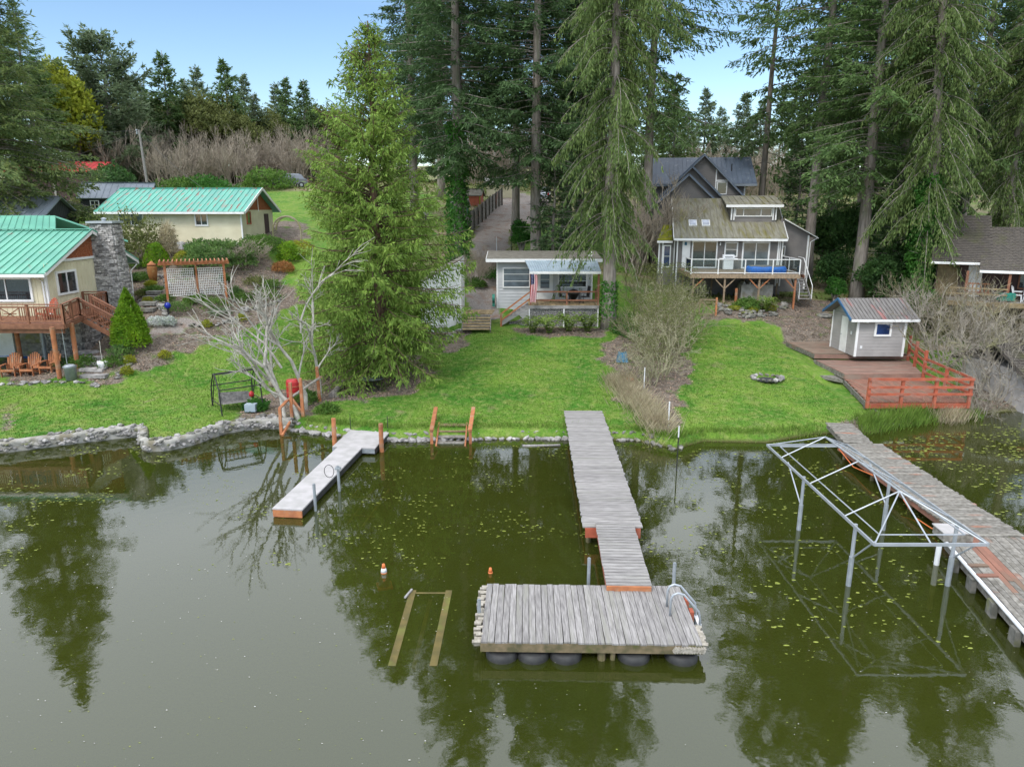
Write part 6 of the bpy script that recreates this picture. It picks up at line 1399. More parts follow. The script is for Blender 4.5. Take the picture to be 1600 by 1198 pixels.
# ================================================================ VEGETATION
def nrm(a): return a / (np.linalg.norm(a, axis=-1, keepdims=True) + 1e-9)
def cards(P, D, N, l, w, tipw=.5):
    """kite-shaped leaf cards: base P, direction D, approximate normal N"""
    n = len(P); D = nrm(D); S = nrm(np.cross(D, N)); l = np.broadcast_to(l, n)[:, None]; w = np.broadcast_to(w, n)[:, None]
    V = np.stack([P, P + D * l * .45 + S * w * .5, P + D * l, P + D * l * .45 - S * w * .5], 1).reshape(-1, 3)
    return V, np.arange(n * 4).reshape(-1, 4)
def join(parts):
    V = []; F = []; o = 0
    for v, f in parts: V.append(v); F.append(f + o); o += len(v)
    return np.concatenate(V), np.concatenate(F)
def tubes(segs, n=3):
    """segs: list of (p0, p1, r0, r1) arrays -> quads"""
    A = np.array([s[0] for s in segs], float); B = np.array([s[1] for s in segs], float); r0 = np.array([s[2] for s in segs])[:, None]; r1 = np.array([s[3] for s in segs])[:, None]
    d = nrm(B - A); ref = np.where(np.abs(d[:, 2:3]) > .9, np.array([[1., 0, 0]]), np.array([[0, 0, 1.]])); x = nrm(np.cross(d, ref)); y = np.cross(d, x)
    V = []; 
    for P, r in ((A, r0), (B, r1)):
        for k in range(n):
            a = 2 * math.pi * k / n; V.append(P + (x * math.cos(a) + y * math.sin(a)) * r)
    V = np.stack(V, 1).reshape(-1, 3); m_ = len(segs); base = np.arange(m_)[:, None] * (2 * n)
    F = np.concatenate([base + np.array([[k, (k + 1) % n, n + (k + 1) % n, n + k]]) for k in range(n)], 0)
    return V, F
def conifer(seed, Ht, cb, Rm, droop=.25, tipup=.10, whorl=.5, nb=4, card=.36, cw=.13, hang=0.0, gap=.15, shape=.8, bulge=.25, spread=.40, trunk_r=.38, bare=True, topy=.0, e0=.15, lean=(0, 0), dens=1.0, irregular=.3, stubs=0, twig=.30):
    r = np.random.default_rng(seed); segs = []; CP_ = []; 
    hh = np.linspace(0, 1, 14); bx = np.cumsum(r.normal(0, .05, 14)); by = np.cumsum(r.normal(0, .05, 14))
    def axis(z):
        u = z / Ht; return np.array([np.interp(u, hh, bx) + lean[0] * z, np.interp(u, hh, by) + lean[1] * z, z])
    z = cb; V_ = []; 
    clump = r.uniform(0, 100)
    while z < Ht - .3:
        u = (z - cb) / (Ht - cb)
        for b in range(nb):
            if r.random() < gap: continue
            az = r.uniform(0, 2 * math.pi)
            prof = (1 - u) ** shape * (1 - bulge * (1 - u) ** 6) 
            ir = 1 + irregular * (1.4 * mnoise.noise(Vector((math.cos(az) * 1.2 + clump, math.sin(az) * 1.2, z * .22))) + r.uniform(-.5, .5))
            L_ = max(.35, Rm * prof * ir); 
            o = axis(z + r.uniform(-.25, .25)); ca, sa = math.cos(az), math.sin(az); dirh = np.array([ca, sa, 0]); side = np.array([-sa, ca, 0])
            el = e0 + .5 * u - .15 * (1 - u); dr = droop * (1.1 - .6 * u) * r.uniform(.7, 1.3); bend = r.uniform(-.2, .2)
            def pt(s): return o + dirh * (L_ * s)[:, None] + side * (L_ * bend * s * s)[:, None] + np.array([0, 0, 1.]) * (L_ * (el * s - dr * s ** 1.6 + tipup * s ** 4))[:, None]
            ss = np.linspace(0, 1, 6); pp = pt(ss)
            for i in range(5): segs.append((pp[i], pp[i + 1], .012 + .022 * L_ / 3 * (1 - ss[i]), .012 + .022 * L_ / 3 * (1 - ss[i + 1])))
            n = max(3, int(L_ / twig * dens)); s = np.sort(r.uniform(.12 if L_ < 2 else .22, 1, n)); p = pt(s); tang = nrm(pt(np.minimum(s + .03, 1.05)) - p)
            for sg in (-1, 1):
                lt = np.minimum(L_ * spread * (1.08 - s) ** .7 * r.uniform(.6, 1.2, n) + .22, 1.7)
                td = nrm(tang * r.uniform(.5, .9, n)[:, None] + side * sg * r.uniform(.6, 1, n)[:, None] + np.array([0, 0, -1.]) * (hang * r.uniform(.5, 1.5, n) + .12)[:, None])
                m_ = 5; q = (np.arange(m_) + .5) / m_
                keep = q[None, :] * 1.7 < lt[:, None] + .35
                P = p[:, None, :] + td[:, None, :] * (lt[:, None] * q)[:, :, None] + np.array([0, 0, -1.]) * ((lt[:, None] * q) ** 2 * (.10 + hang * .5))[:, :, None]
                Dd = td[:, None, :] * np.ones((1, m_, 1)) + r.normal(0, .42, (n, m_, 3)) + np.array([0, 0, -1.]) * (hang * .9)
                CP_.append((P.reshape(-1, 3)[keep.ravel()], Dd.reshape(-1, 3)[keep.ravel()]))
            m2 = max(2, n // 2); s2 = r.uniform(.3, 1, m2); CP_.append((pt(s2), nrm(pt(np.minimum(s2 + .03, 1.05)) - pt(s2)) + r.normal(0, .3, (m2, 3))))
        z += whorl * r.uniform(.7, 1.3) * (1 - .35 * u)
    P = np.concatenate([c[0] for c in CP_]); D = np.concatenate([c[1] for c in CP_]); n = len(P)
    N = np.array([0, 0, 1.]) + r.normal(0, .55, (n, 3)); l = card * r.uniform(.6, 1.3, n); w = cw * r.uniform(.7, 1.35, n)
    C = cards(P, D, N, l, w)
    # trunk
    zs = np.linspace(-.5, Ht, 16); T_ = MB(); pts = [tuple(axis(max(z_, 0)) + np.array([0, 0, min(z_, 0)])) for z_ in zs]
    rs = [trunk_r * (1.35 if i == 0 else 1.0) * (1 - .93 * max(z_, 0) / Ht) + .01 for i, z_ in enumerate(zs)]
    T_.tube(pts, rs, 10)
    for k in range(stubs):
        z_ = r.uniform(1.5, max(2, cb)); a = r.uniform(0, 6.28); o = axis(z_); l_ = r.uniform(.4, 1.8); e = o + np.array([math.cos(a) * l_, math.sin(a) * l_, r.uniform(-.3, .25) * l_]); segs.append((o, e, .03, .008))
    return dict(trunk=T_, wood=tubes(segs), leaf=C, n=n, axis=axis)
TREES = {}
def tree_kind(key, leaf, barkm='bark', **k):
    c = conifer(**k); TREES[key] = (c['trunk'].mesh('trunk', barkm, True), npmesh('branches', *c['wood'], barkm), npmesh('crown', *c['leaf'], leaf), c); return c['n']
def tree(key, loc, label, cat='fir tree', name='fir_tree', rz=0, sc=1.0, group=None, crown=None, tilt=(0, 0)):
    t, w, c, _ = TREES[key]; T = thing(name, label, cat, loc, rz, group, sc); T.rotation_euler = (tilt[0], tilt[1], rz)
    link('trunk', t, T); tag(link('branches', w, T), kind='stuff'); 
    cm = c
    if crown:
        k = (key, crown)
        if k not in TREES: cm = c.copy(); cm.materials.clear(); cm.materials.append(M[crown]); TREES[k] = cm
        cm = TREES[k]
    link('crown', cm, T); return T
cnt = 0
cnt += tree_kind('cedar', 'cedar_leaf', 'bark_red', seed=3, Ht=18.1, cb=.9, Rm=5.5, droop=.50, tipup=.18, whorl=.17, nb=5, card=.27, cw=.075, hang=.55, gap=.05, shape=.78, bulge=.30, spread=.30, trunk_r=.38, e0=.28, irregular=.34, dens=1.7)
cnt += tree_kind('fir_a', 'fir_dark', seed=11, Ht=41, cb=8.0, Rm=4.9, droop=.34, whorl=.44, nb=5, card=.40, cw=.11, gap=.14, shape=.50, trunk_r=.48, hang=.18, stubs=14, irregular=.7, dens=1.4)
cnt += tree_kind('fir_b', 'fir_dark', seed=12, Ht=40, cb=12, Rm=4.8, droop=.42, whorl=.55, nb=5, card=.40, cw=.11, gap=.22, shape=.48, trunk_r=.42, hang=.25, stubs=20, irregular=.8, dens=1.4)
cnt += tree_kind('fir_c', 'fir_leaf', seed=13, Ht=31, cb=1.0, Rm=7.6, droop=.36, whorl=.38, nb=5, card=.42, cw=.12, gap=.10, shape=.9, trunk_r=.5, hang=.12, irregular=.5, dens=1.4)
cnt += tree_kind('weeping', 'fir_light', seed=14, Ht=37, cb=6.5, Rm=2.9, droop=.75, tipup=-.15, whorl=.32, nb=6, card=.30, cw=.065, gap=.20, shape=.45, trunk_r=.46, hang=1.1, stubs=8, irregular=.9, dens=2.5)
cnt += tree_kind('young', 'fir_dark', seed=15, Ht=11, cb=1.2, Rm=2.6, droop=.35, whorl=.30, nb=4, card=.36, cw=.13, gap=.12, shape=.7, trunk_r=.16, hang=.15)
cnt += tree_kind('spruce', 'fir_blue', seed=16, Ht=19, cb=.8, Rm=7.5, droop=.20, tipup=.22, whorl=.36, nb=4, card=.62, cw=.22, gap=.10, shape=.62, trunk_r=.35, hang=.08, irregular=.6, e0=.3)
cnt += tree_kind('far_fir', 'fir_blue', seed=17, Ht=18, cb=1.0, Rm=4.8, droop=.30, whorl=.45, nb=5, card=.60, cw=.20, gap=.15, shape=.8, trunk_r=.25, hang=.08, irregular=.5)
cnt += tree_kind('fir_sparse', 'fir_leaf', seed=18, Ht=33, cb=8, Rm=4.2, droop=.40, whorl=.75, nb=3, card=.50, cw=.15, gap=.2, shape=.45, trunk_r=.34, hang=.3, stubs=20, irregular=.6)
def TP(px, py, Y=None):
    if Y is None: return hit(px, py)
    x = aty(px, py, Y).x; return Vector((x, Y, H(x, Y) - .1))
CT = tree('cedar', hit(601, 587) - Vector((0, 0, .1)), 'broad light green western cedar with drooping sprays standing alone on the middle lawn', 'cedar tree', 'cedar_tree')
# flared cedar foot
b = MB()
for k in range(7):
    a = k * .9; b.tube([(.62 * math.cos(a), .62 * math.sin(a), -.1), (.34 * math.cos(a), .34 * math.sin(a), .35), (.22 * math.cos(a), .22 * math.sin(a), 1.3)], [.14, .15, .12], 6)
b.build('root_flare', 'bark_red', CT, smooth=True, kind='stuff')
g1 = 'tall firs standing behind the cottage and houses'
def ivy(T, z0, z1, rad, n, seed=1, r0=.5):
    r = np.random.default_rng(seed); z = r.uniform(z0, z1, n); a = r.uniform(0, 6.283, n); rr = (rad * (.75 + .35 * np.sin(z * 1.3 + a * 2) ** 2) * (1 - .25 * (z - z0) / (z1 - z0))) * r.uniform(.75, 1.1, n)
    P = np.stack([rr * np.cos(a), rr * np.sin(a), z], 1); out = np.stack([np.cos(a), np.sin(a), np.zeros(n)], 1)
    V, F = cards(P, r.normal(0, 1, (n, 3)) + np.array([0, 0, -.6]), out + r.normal(0, .4, (n, 3)), r.uniform(.14, .26, n), r.uniform(.12, .2, n)); link('ivy', npmesh('ivy', V, F, 'ivy_leaf'), T)
firs = [
    # key, px, py(base) , Y, rz, scale, crown, label
    ('fir_a', 716, 400, 58, .3, 1.0, None, 'huge dark fir with ivy-clad bare lower trunk between the big cedar and the cottage'),
    ('fir_b', 724, 390, 68, 1.9, 1.0, None, 'dark fir just right of the ivy-clad fir behind the white shed'),
    ('fir_b', 806, 330, 68, 4.0, .95, None, 'slim dark fir with pale bare trunk at the right edge of the gravel path'),
    ('fir_a', 838, 385, 57.5, 2.2, .95, None, 'dark fir rising directly behind the middle of the cottage roof'),
    ('fir_a', 884, 350, 66, 5.2, 1.0, None, 'dark fir behind the right half of the cottage roof, thinner trunk'),
    ('fir_b', 905, 350, 64, .7, 1.05, None, 'dark fir with thick reddish trunk just right of the fire ring behind the cottage'),
    ('fir_b', 1008, 390, 63, 3.6, 1.05, 'fir_leaf', 'large fir right of the cottage whose boughs reach over the sky gap'),
    ('fir_b', 940, 380, 72, 2.9, 1.05, None, 'dark fir in the back row between the weeping hemlock and the lake house'),
    ('fir_a', 650, 380, 72, 4.4, .92, None, 'dark fir in the back row behind the top of the big cedar'),
    ('fir_sparse', 1192, 310, 70, .9, 1.05, None, 'slim sparse fir with drooping boughs beside the sky gap, right of the rear house'),
    ('fir_b', 1262, 410, 62, 3.3, 1.05, 'fir_leaf', 'fir with straight bare trunk just right of the lake house wing'),
    ('fir_a', 1290, 420, 68, 1.1, 1.0, 'fir_leaf', 'big green fir behind the gap right of the lake house'),
    ('fir_a', 1338, 462, 54, 5.0, .98, 'fir_leaf', 'big fir with pale leaning trunk directly behind the grey shed'),
    ('fir_b', 1395, 400, 64, 2.5, 1.05, 'fir_dark', 'dark fir filling the space behind the ivy-covered trunk, left side'),
    ('fir_a', 1420, 380, 74, .2, 1.05, None, 'dark fir in the back row between grey shed and brown cabin'),
    ('fir_b', 1500, 350, 68, 4.7, 1.0, 'fir_leaf', 'fir behind the brown cabin roof, left of two'),
    ('fir_a', 1572, 350, 60, 3.0, .95, None, 'dark fir with heavy trunk behind the brown cabin roof, right of two'),
    ('fir_b', 1640, 350, 52, 1.5, .95, 'fir_leaf', 'fir at the right edge of the picture hanging over the brown cabin'),
    ('fir_a', 1345, 330, 84, 2.0, 1.0, None, 'far dark fir closing the gap behind the right-hand firs'),
    ('fir_a', 1560, 330, 86, 5.5, 1.0, None, 'far dark fir at the right edge behind the brown cabin'),
    ('fir_a', 690, 330, 88, 1.3, 1.0, None, 'far dark fir behind the ivy-clad fir'),
]
for key, px_, py_, Y_, rz, sc_, cr, lab in firs:
    p = TP(px_, py_, Y_); T = tree(key, p, lab, rz=rz, sc=sc_, crown=cr, group=g1)
    if 'ivy-clad bare' in lab: ivy(T, 0, 11, 1.0, 5200)
    if 'leaning trunk' in lab: T.rotation_euler = (0, R(-1.5), rz)
q = tree('weeping', TP(950, 522, 47.0), 'light green weeping hemlock-like fir with bare trunk at the right end of the cottage', rz=.6, group=g1, sc=1.0)
n_ = 900; r = np.random.default_rng(5); a = r.uniform(0, 6.28, n_); z = r.uniform(.6, 3.2, n_); P = np.stack([.5 * np.cos(a), .5 * np.sin(a), z], 1); V, F = cards(P, r.normal(0, 1, (n_, 3)), np.stack([np.cos(a), np.sin(a), 0 * a], 1), .16, .14); link('ivy', npmesh('ivy', V, F, 'ivy_leaf'), q)
# leaning pale ivy trunk, right
T = tree('weeping', TP(1432, 540, 49), 'tall pale-trunked tree leaning right, its lower trunk wrapped in bright ivy', rz=2.2, sc=1.0, group=g1); T.rotation_euler = (0, R(4.0), 2.2); ivy(T, 0, 10, 1.15, 8000, 9)
T = tree('weeping', TP(1560, 420, 52), 'light green weeping tree in front of the brown cabin roof at the right', rz=4.0, sc=.85, group=g1)
tree('young', TP(868, 382, 57), 'small dark young fir right behind the cottage roof', rz=1, sc=.95, group='young understory firs')
tree('young', TP(905, 380, 62), 'taller young dark fir behind the cottage awning', rz=3, sc=1.1, group='young understory firs')
tree('young', TP(1240, 400, 66), 'young fir under the big firs right of the lake house', rz=2, sc=1.1, group='young understory firs')
tree('young', TP(1385, 470, 55), 'young dark fir between the grey shed and the ivy trunk', rz=5, sc=1.0, group='young understory firs')
tree('young', TP(1050, 300, 82), 'light young fir seen left above the rear house roof', rz=2, sc=1.5, group='young understory firs', crown='fir_light')
# left and distant conifers
g2 = 'conifers on the left skyline'
tree('fir_c', TP(-6, 300, 61), 'very large mossy green fir filling the left edge of the picture', rz=.4, crown='fir_moss', group=g2)
tree('fir_c', TP(62, 270, 88), 'dark fir behind and right of the left-edge fir', rz=2, sc=.72, crown='fir_leaf', group=g2)
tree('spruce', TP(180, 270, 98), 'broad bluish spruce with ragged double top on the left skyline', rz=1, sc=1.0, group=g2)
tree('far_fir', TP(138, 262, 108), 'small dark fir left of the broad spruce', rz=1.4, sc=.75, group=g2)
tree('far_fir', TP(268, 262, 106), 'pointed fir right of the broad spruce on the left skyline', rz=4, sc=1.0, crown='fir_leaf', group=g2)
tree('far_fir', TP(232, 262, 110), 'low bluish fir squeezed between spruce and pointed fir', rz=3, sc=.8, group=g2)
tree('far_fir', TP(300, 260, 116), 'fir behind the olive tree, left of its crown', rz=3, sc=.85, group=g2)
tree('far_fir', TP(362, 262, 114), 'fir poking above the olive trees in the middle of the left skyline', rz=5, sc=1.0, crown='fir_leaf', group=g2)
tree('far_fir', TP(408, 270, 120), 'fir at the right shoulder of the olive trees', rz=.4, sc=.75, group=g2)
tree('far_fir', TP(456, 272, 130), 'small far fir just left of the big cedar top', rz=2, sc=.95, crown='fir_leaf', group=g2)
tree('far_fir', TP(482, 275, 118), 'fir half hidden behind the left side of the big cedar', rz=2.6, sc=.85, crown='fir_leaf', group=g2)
gK = 'far firs closing the horizon behind the big firs'
for i, px_ in enumerate((640, 690, 730, 765, 800, 840, 880, 925, 970, 1015, 1045, 1215, 1250, 1290, 1330, 1375, 1420, 1465, 1510, 1550, 1590)):
    tree('far_fir', TP(px_, 262, 118 + (i * 7) % 16), ('leftmost', 'second', 'third', 'fourth', 'fifth', 'sixth', 'seventh', 'eighth', 'ninth', 'tenth', 'eleventh', 'twelfth', 'thirteenth', 'fourteenth', 'fifteenth', 'sixteenth', 'seventeenth', 'eighteenth', 'nineteenth', 'twentieth', 'rightmost')[i] + (' of' if i in (0, 20) else ' from the left in') + ' the row of horizon firs glimpsed between the big trunks', rz=i, sc=.8 + .05 * (i % 4), crown='fir_leaf', group=gK)
g3 = 'distant treetops in the sky gap above the rear house'
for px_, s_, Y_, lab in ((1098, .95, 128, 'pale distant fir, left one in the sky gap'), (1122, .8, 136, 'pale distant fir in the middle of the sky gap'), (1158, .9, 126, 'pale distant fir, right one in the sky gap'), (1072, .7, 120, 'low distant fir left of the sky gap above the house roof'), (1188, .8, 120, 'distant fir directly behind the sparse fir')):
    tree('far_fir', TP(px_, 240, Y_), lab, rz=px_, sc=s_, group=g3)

# ---- bare wood
def bare(seed, stems, levels=4, L0=2.2, spread=.5, r0=.05, kids=3, up=.35, wob=.16, shrink=.68, minr=.006, base=.3, target=None, n=3, jit=.5, rshrink=.55, segn=4):
    r = random.Random(seed); segs = []
    def grow(p, d, L_, rad, lev):
        pts = [p]; dd = d.copy(); step = L_ / segn
        for i in range(segn):
            dd = (dd + Vector((r.gauss(0, wob), r.gauss(0, wob), r.gauss(0, wob) + up * .12))).normalized(); q = pts[-1] + dd * step
            ra = rad * (1 - .45 * i / segn); rb = rad * (1 - .45 * (i + 1) / segn); segs.append((tuple(pts[-1]), tuple(q), ra, rb)); pts.append(q)
            if lev > 0 and i >= 1 and r.random() < .75:
                ax = Vector((r.gauss(0, 1), r.gauss(0, 1), r.gauss(0, .6))); nd = (dd + ax.normalized() * r.uniform(jit, jit * 1.7)).normalized(); grow(q, nd, L_ * shrink * r.uniform(.6, 1.1), max(rb * .62, minr), lev - 1)
        if lev > 0:
            for k in range(kids - 1):
                ax = Vector((r.gauss(0, 1), r.gauss(0, 1), r.gauss(0, .5))); nd = (dd + ax.normalized() * r.uniform(.25, jit * 1.2)).normalized(); grow(pts[-1], nd, L_ * shrink * r.uniform(.7, 1.15), max(rad * rshrink, minr), lev - 1)
    for (p, d, L_, rad) in stems: grow(Vector(p), Vector(d).normalized(), L_, rad, levels)
    return segs
def bush_stems(seed, n, base, spread, L_, rad):
    r = random.Random(seed); out = []
    for i in range(n):
        a = r.uniform(0, 6.283); s = r.uniform(.05, 1) ** .6 * spread; out.append(((base * r.random() * math.cos(a), base * r.random() * math.sin(a), -.1), (s * math.cos(a), s * math.sin(a), 1), L_ * r.uniform(.7, 1.15), rad * r.uniform(.7, 1.2)))
    return out
def bare_thing(name, label, cat, loc, segs, m, n=3, sc=None, rz=0, group=None, part='branches'):
    T = thing(name, label, cat, loc, rz, group, sc); big = [s for s in segs if s[2] > .035]; small = [s for s in segs if s[2] <= .035]
    if big: tag(link('stems', npmesh('stems', *tubes(big, 6), m), T), kind='stuff')
    if small: tag(link('twigs', npmesh('twigs', *tubes(small, 3), m), T), kind='stuff')
    return T
# the pale bare tree at the left bank
b0_ = hit(448, 662); S = []
def stem(px_, py_, tx, ty, L_, rad, dy=0.0):
    p = hit(px_, py_); q = aty(tx, ty, p.y + dy); return (tuple(p - b0_ - Vector((0, 0, .2))), tuple(q - p), L_, rad)
S = [stem(446, 664, 424, 590, 2.7, .12), stem(468, 654, 442, 560, 3.1, .12, .5), stem(478, 640, 466, 520, 3.6, .11, .3), stem(500, 622, 488, 505, 3.3, .10, .5)]
segs = bare(21, S, levels=4, kids=3, up=.4, wob=.15, shrink=.56, jit=.60, minr=.012, rshrink=.66)
# long limbs reaching left
S2 = []
for (x0_, y0_, x1_, y1_, L_, ra) in ((432, 620, 352, 590, 2.6, .07), (426, 600, 380, 540, 2.5, .07), (440, 575, 372, 500, 2.8, .06), (452, 560, 408, 440, 2.9, .06), (470, 520, 448, 400, 2.6, .05)):
    a_ = aty(x0_, y0_, b0_.y + .6); c_ = aty(x1_, y1_, b0_.y + random.uniform(-.6, .6)); S2.append((tuple(a_ - b0_), tuple(c_ - a_), L_, ra))
segs += bare(22, S2, levels=2, kids=3, up=.2, wob=.16, shrink=.66, jit=.5, minr=.016, rshrink=.62)
bare_thing('bare_tree', 'leafless pale grey multi-stemmed tree spreading over the left bank beside the orange posts', 'bare tree', b0_, segs, 'pale_bark')
T = thing('wasp_ball', 'round dried ball of stems hanging in the pale bare tree', 'nest', aty(425, 600, b0_.y)); MB().lathe([(.05, -.16), (.15, -.08), (.18, .02), (.12, .13), (.03, .17)], 10).build('ball', 'twig_brown', T, smooth=True)
# shrubs of bare twigs
KB = {}
def bush_kind(key, m, seed, n, base, spread, L_, rad, levels=3, **k):
    segs = bare(seed, bush_stems(seed, n, base, spread, L_, rad), levels, **k); big = [s for s in segs if s[2] > .03] or segs[:3]; small = [s for s in segs if s[2] <= .03]
    KB[key] = (npmesh('stems', *tubes(big, 5), m), npmesh('twigs', *tubes(small, 3), m)); return len(segs)
def bush(key, loc, label, sc=1.0, rz=0, group=None, cat='bare shrub', name='bare_shrub', leaf=None):
    T = thing(name, label, cat, loc, rz, group, sc); a, b_ = KB[key]; tag(link('stems', a, T), kind='stuff'); tag(link('twigs', b_, T), kind='stuff')
    if leaf is not None: tag(link('leaves', leaf, T), kind='stuff')
    return T
s1 = bush_kind('big', 'twig_pale', 31, 11, .9, .75, 2.2, .055, 4, kids=3, up=.35, wob=.19, shrink=.60, jit=.7, minr=.010, segn=3)
s2 = bush_kind('green', 'twig_brown', 32, 18, .8, .9, 2.2, .045, 3, kids=3, up=.5, wob=.14, shrink=.66, jit=.5, minr=.009)
s3 = bush_kind('thicket', 'twig_mauve', 33, 22, 1.6, .7, 2.8, .06, 3, kids=3, up=.7, wob=.12, shrink=.64, jit=.45, minr=.020)
s4 = bush_kind('dead', 'twig_grey', 34, 12, .6, 1.0, 2.0, .045, 3, kids=3, up=.2, wob=.18, shrink=.66, jit=.6, minr=.010)
def bud_mesh(seed, n, R_, Hh, m, l=.10, w=.05):
    r = np.random.default_rng(seed); a = r.uniform(0, 6.28, n); u = r.uniform(0, 1, n) ** .7; z = r.uniform(.1, 1, n) ** .8 * Hh; rr = R_ * u * (.35 + .65 * np.sin(np.clip(z / Hh, 0, 1) * 2.3 + .4)); P = np.stack([rr * np.cos(a), rr * np.sin(a), z], 1)
    V, F = cards(P, r.normal(0, 1, (n, 3)), r.normal(0, 1, (n, 3)), l, w); return npmesh('leaves', V, F, m)
BUD = bud_mesh(1, 3000, 2.9, 5.2, 'olive_leaf', .11, .055)
gA = 'leafless shrubs right of the middle lawn'
for px_, py_, key, s_, rz, lab in ((1035, 585, 'big', .82, 0, 'largest pale twiggy shrub between the middle and right lawns'), (1015, 556, 'green', .72, 2, 'greenish twiggy shrub right of the cottage porch'), (1062, 545, 'green', .75, 4, 'twiggy shrub at the left edge of the right lawn'), (1012, 602, 'big', .5, 1.5, 'lower pale shrub over the clay pot'), (1040, 525, 'big', .88, 3.3, 'twiggy shrub below the left end of the raised deck'), (1012, 500, 'green', .72, 5, 'twiggy shrub uppermost, between the weeping fir trunk and the deck')):
    bush(key, hit(px_, py_), lab, s_, rz, gA, leaf=BUD)
for px_, py_, Y_, s_, lab in ((985, 420, 60, 1.1, 'dark brown bare shrub behind the weeping fir'), (1020, 400, 62, 1.2, 'dark brown bare shrub at the left wall of the lake house'), (757, 415, 56, .38, 'brown bare shrub left behind the cottage'), (738, 430, 54, .4, 'brown bare shrub behind the white shed')):
    bush('thicket', TP(px_, py_, Y_), lab, s_, px_, 'brown bare shrubs between the buildings')
gB = 'leafless shrubs round the red platform'
for px_, py_, Y_, key, s_, rz, lab in ((1470, 600, 40.5, 'dead', 1.25, 0, 'grey bare shrub behind the red railing'), (1520, 600, 37.5, 'dead', 1.2, 2, 'grey bare shrub right of the red railing corner'), (1555, 640, 35.0, 'dead', .95, 4, 'grey bare shrub overhanging the water by the boathouse'), (1500, 560, 43, 'green', 1.0, 1, 'brown twiggy shrub between shed and brown cabin'), (1445, 520, 46, 'green', 1.0, 3, 'brown twiggy shrub behind the grey shed right corner'), (1560, 600, 39.5, 'green', .95, 5, 'twiggy shrub left of the boathouse roof'), (1535, 660, 33.4, 'dead', .62, 6, 'small grey shrub trailing into the water by the reeds')):
    bush(key, TP(px_, py_, Y_), lab, s_, rz, gB)
gC = 'leafless thicket along the left hillside'
k = 0
where = ['behind the red-roofed barn', 'above the black barn', 'left of the utility pole', 'right of the utility pole', 'above the left end of the long green roof', 'above the middle of the long green roof', 'above the right end of the long green roof', 'just left of the parked car', 'behind the parked car', 'between the parked car and the cedar', 'behind the cedar top, left', 'behind the cedar top, right']
spots = [(150, 104), (205, 96), (240, 104), (262, 94), (290, 106), (315, 98), (345, 108), (372, 100), (400, 110), (428, 112), (455, 108), (480, 114)]
for (px_, Y_), wv in zip(spots, where):
    for j in range(2):
        bush('thicket', TP(px_ + random.uniform(-8, 8) + 14 * j, 280, Y_ + 7 * j), ('front' if j == 0 else 'rear') + ' mauve-grey bare thicket clump ' + wv, .95 + .25 * random.random() + .15 * j, random.uniform(0, 6), gC)
gD = 'leafless thicket behind the rear house and path'
for px_, Y_, lab in ((1075, 106, 'mauve bare thicket above the left end of the rear house roof'), (1110, 104, 'mauve bare thicket above the middle of the rear house roof'), (1140, 110, 'mauve bare thicket in the sky gap above the roof'), (1170, 102, 'mauve bare thicket above the right end of the rear house roof'), (1200, 108, 'mauve bare thicket behind the sparse fir'), (748, 108, 'mauve bare thicket above the red playhouse'), (775, 104, 'mauve bare thicket above the yellow cabin'), (800, 112, 'mauve bare thicket behind the thin bare trunks'), (730, 116, 'mauve bare thicket left behind the playhouses'), (860, 112, 'mauve bare thicket behind the pale car'), (920, 110, 'mauve bare thicket deep behind the cottage'), (1240, 98, 'mauve bare thicket deep behind the young fir')):
    bush('thicket', TP(px_, 280, Y_), lab, 1.15, px_, gD)

# ---- leafy shrubs
def leafy(seed, R_, Hh, n, l, w, lumps=.25, flat=False, base=0.0, fuzz=.35, cone=0.0, shell=.55):
    r = np.random.default_rng(seed); a = r.uniform(0, 6.283, n); v = r.uniform(0 if not flat else .0, 1, n); ph = np.arccos(1 - v * 1.25).clip(0, 1.9)
    dirv = np.stack([np.sin(ph) * np.cos(a), np.sin(ph) * np.sin(a), np.cos(ph)], 1)
    k = np.array([1 + lumps * (mnoise.noise(Vector(d) * 2.3 + Vector((seed, 0, 0))) + .5 * mnoise.noise(Vector(d) * 5.1 + Vector((0, seed, 0)))) for d in dirv[:, :].tolist()]) * (shell + (1 - shell) * r.uniform(0, 1, n) ** .35)
    P = dirv * k[:, None]; zz = (P[:, 2] + .32) / 1.32
    if cone: P[:, :2] *= (1 - cone * np.clip(zz, 0, 1))[:, None] * (1 + .5 * cone)
    P = np.stack([P[:, 0] * R_, P[:, 1] * R_, base + np.clip(zz, 0, 2) * Hh], 1)
    V, F = cards(P, dirv * .5 + r.normal(0, .8, (n, 3)) + np.array([0, 0, .5]), dirv + r.normal(0, fuzz, (n, 3)), l * r.uniform(.6, 1.3, n), w * r.uniform(.7, 1.3, n)); return V, F
def shrub(name, loc, label, cat, R_, Hh, leaf, n=2600, l=.14, w=.08, seed=1, stem=True, group=None, **k):
    T = thing(name, label, cat, loc, random.uniform(0, 6), group)
    link('foliage', npmesh('foliage', *leafy(seed, R_, Hh, n, l, w, **k), leaf), T)
    if stem:
        b_ = MB()
        for i in range(5): a = i * 1.3; b_.tube([(0, 0, -.1), (R_ * .35 * math.cos(a), R_ * .35 * math.sin(a), Hh * .45), (R_ * .6 * math.cos(a), R_ * .6 * math.sin(a), Hh * .8)], [.05, .03, .015], 5)
        b_.build('stems', 'twig_brown', T, kind='stuff')
    return T
shrub('conical_shrub', hit(207, 541), 'bright yellow-green cone-shaped arborvitae below the stone chimney', 'conifer shrub', .80, 2.95, 'arborvitae', 9000, .17, .08, 41, lumps=.20, cone=.62, shell=.8)
shrub('round_shrub', hit(246, 418), 'rounded golden-green arborvitae behind the terracotta jar', 'shrub', .85, 1.75, 'arborvitae', 5000, .12, .06, 42, cone=.3, lumps=.1, shell=.8)
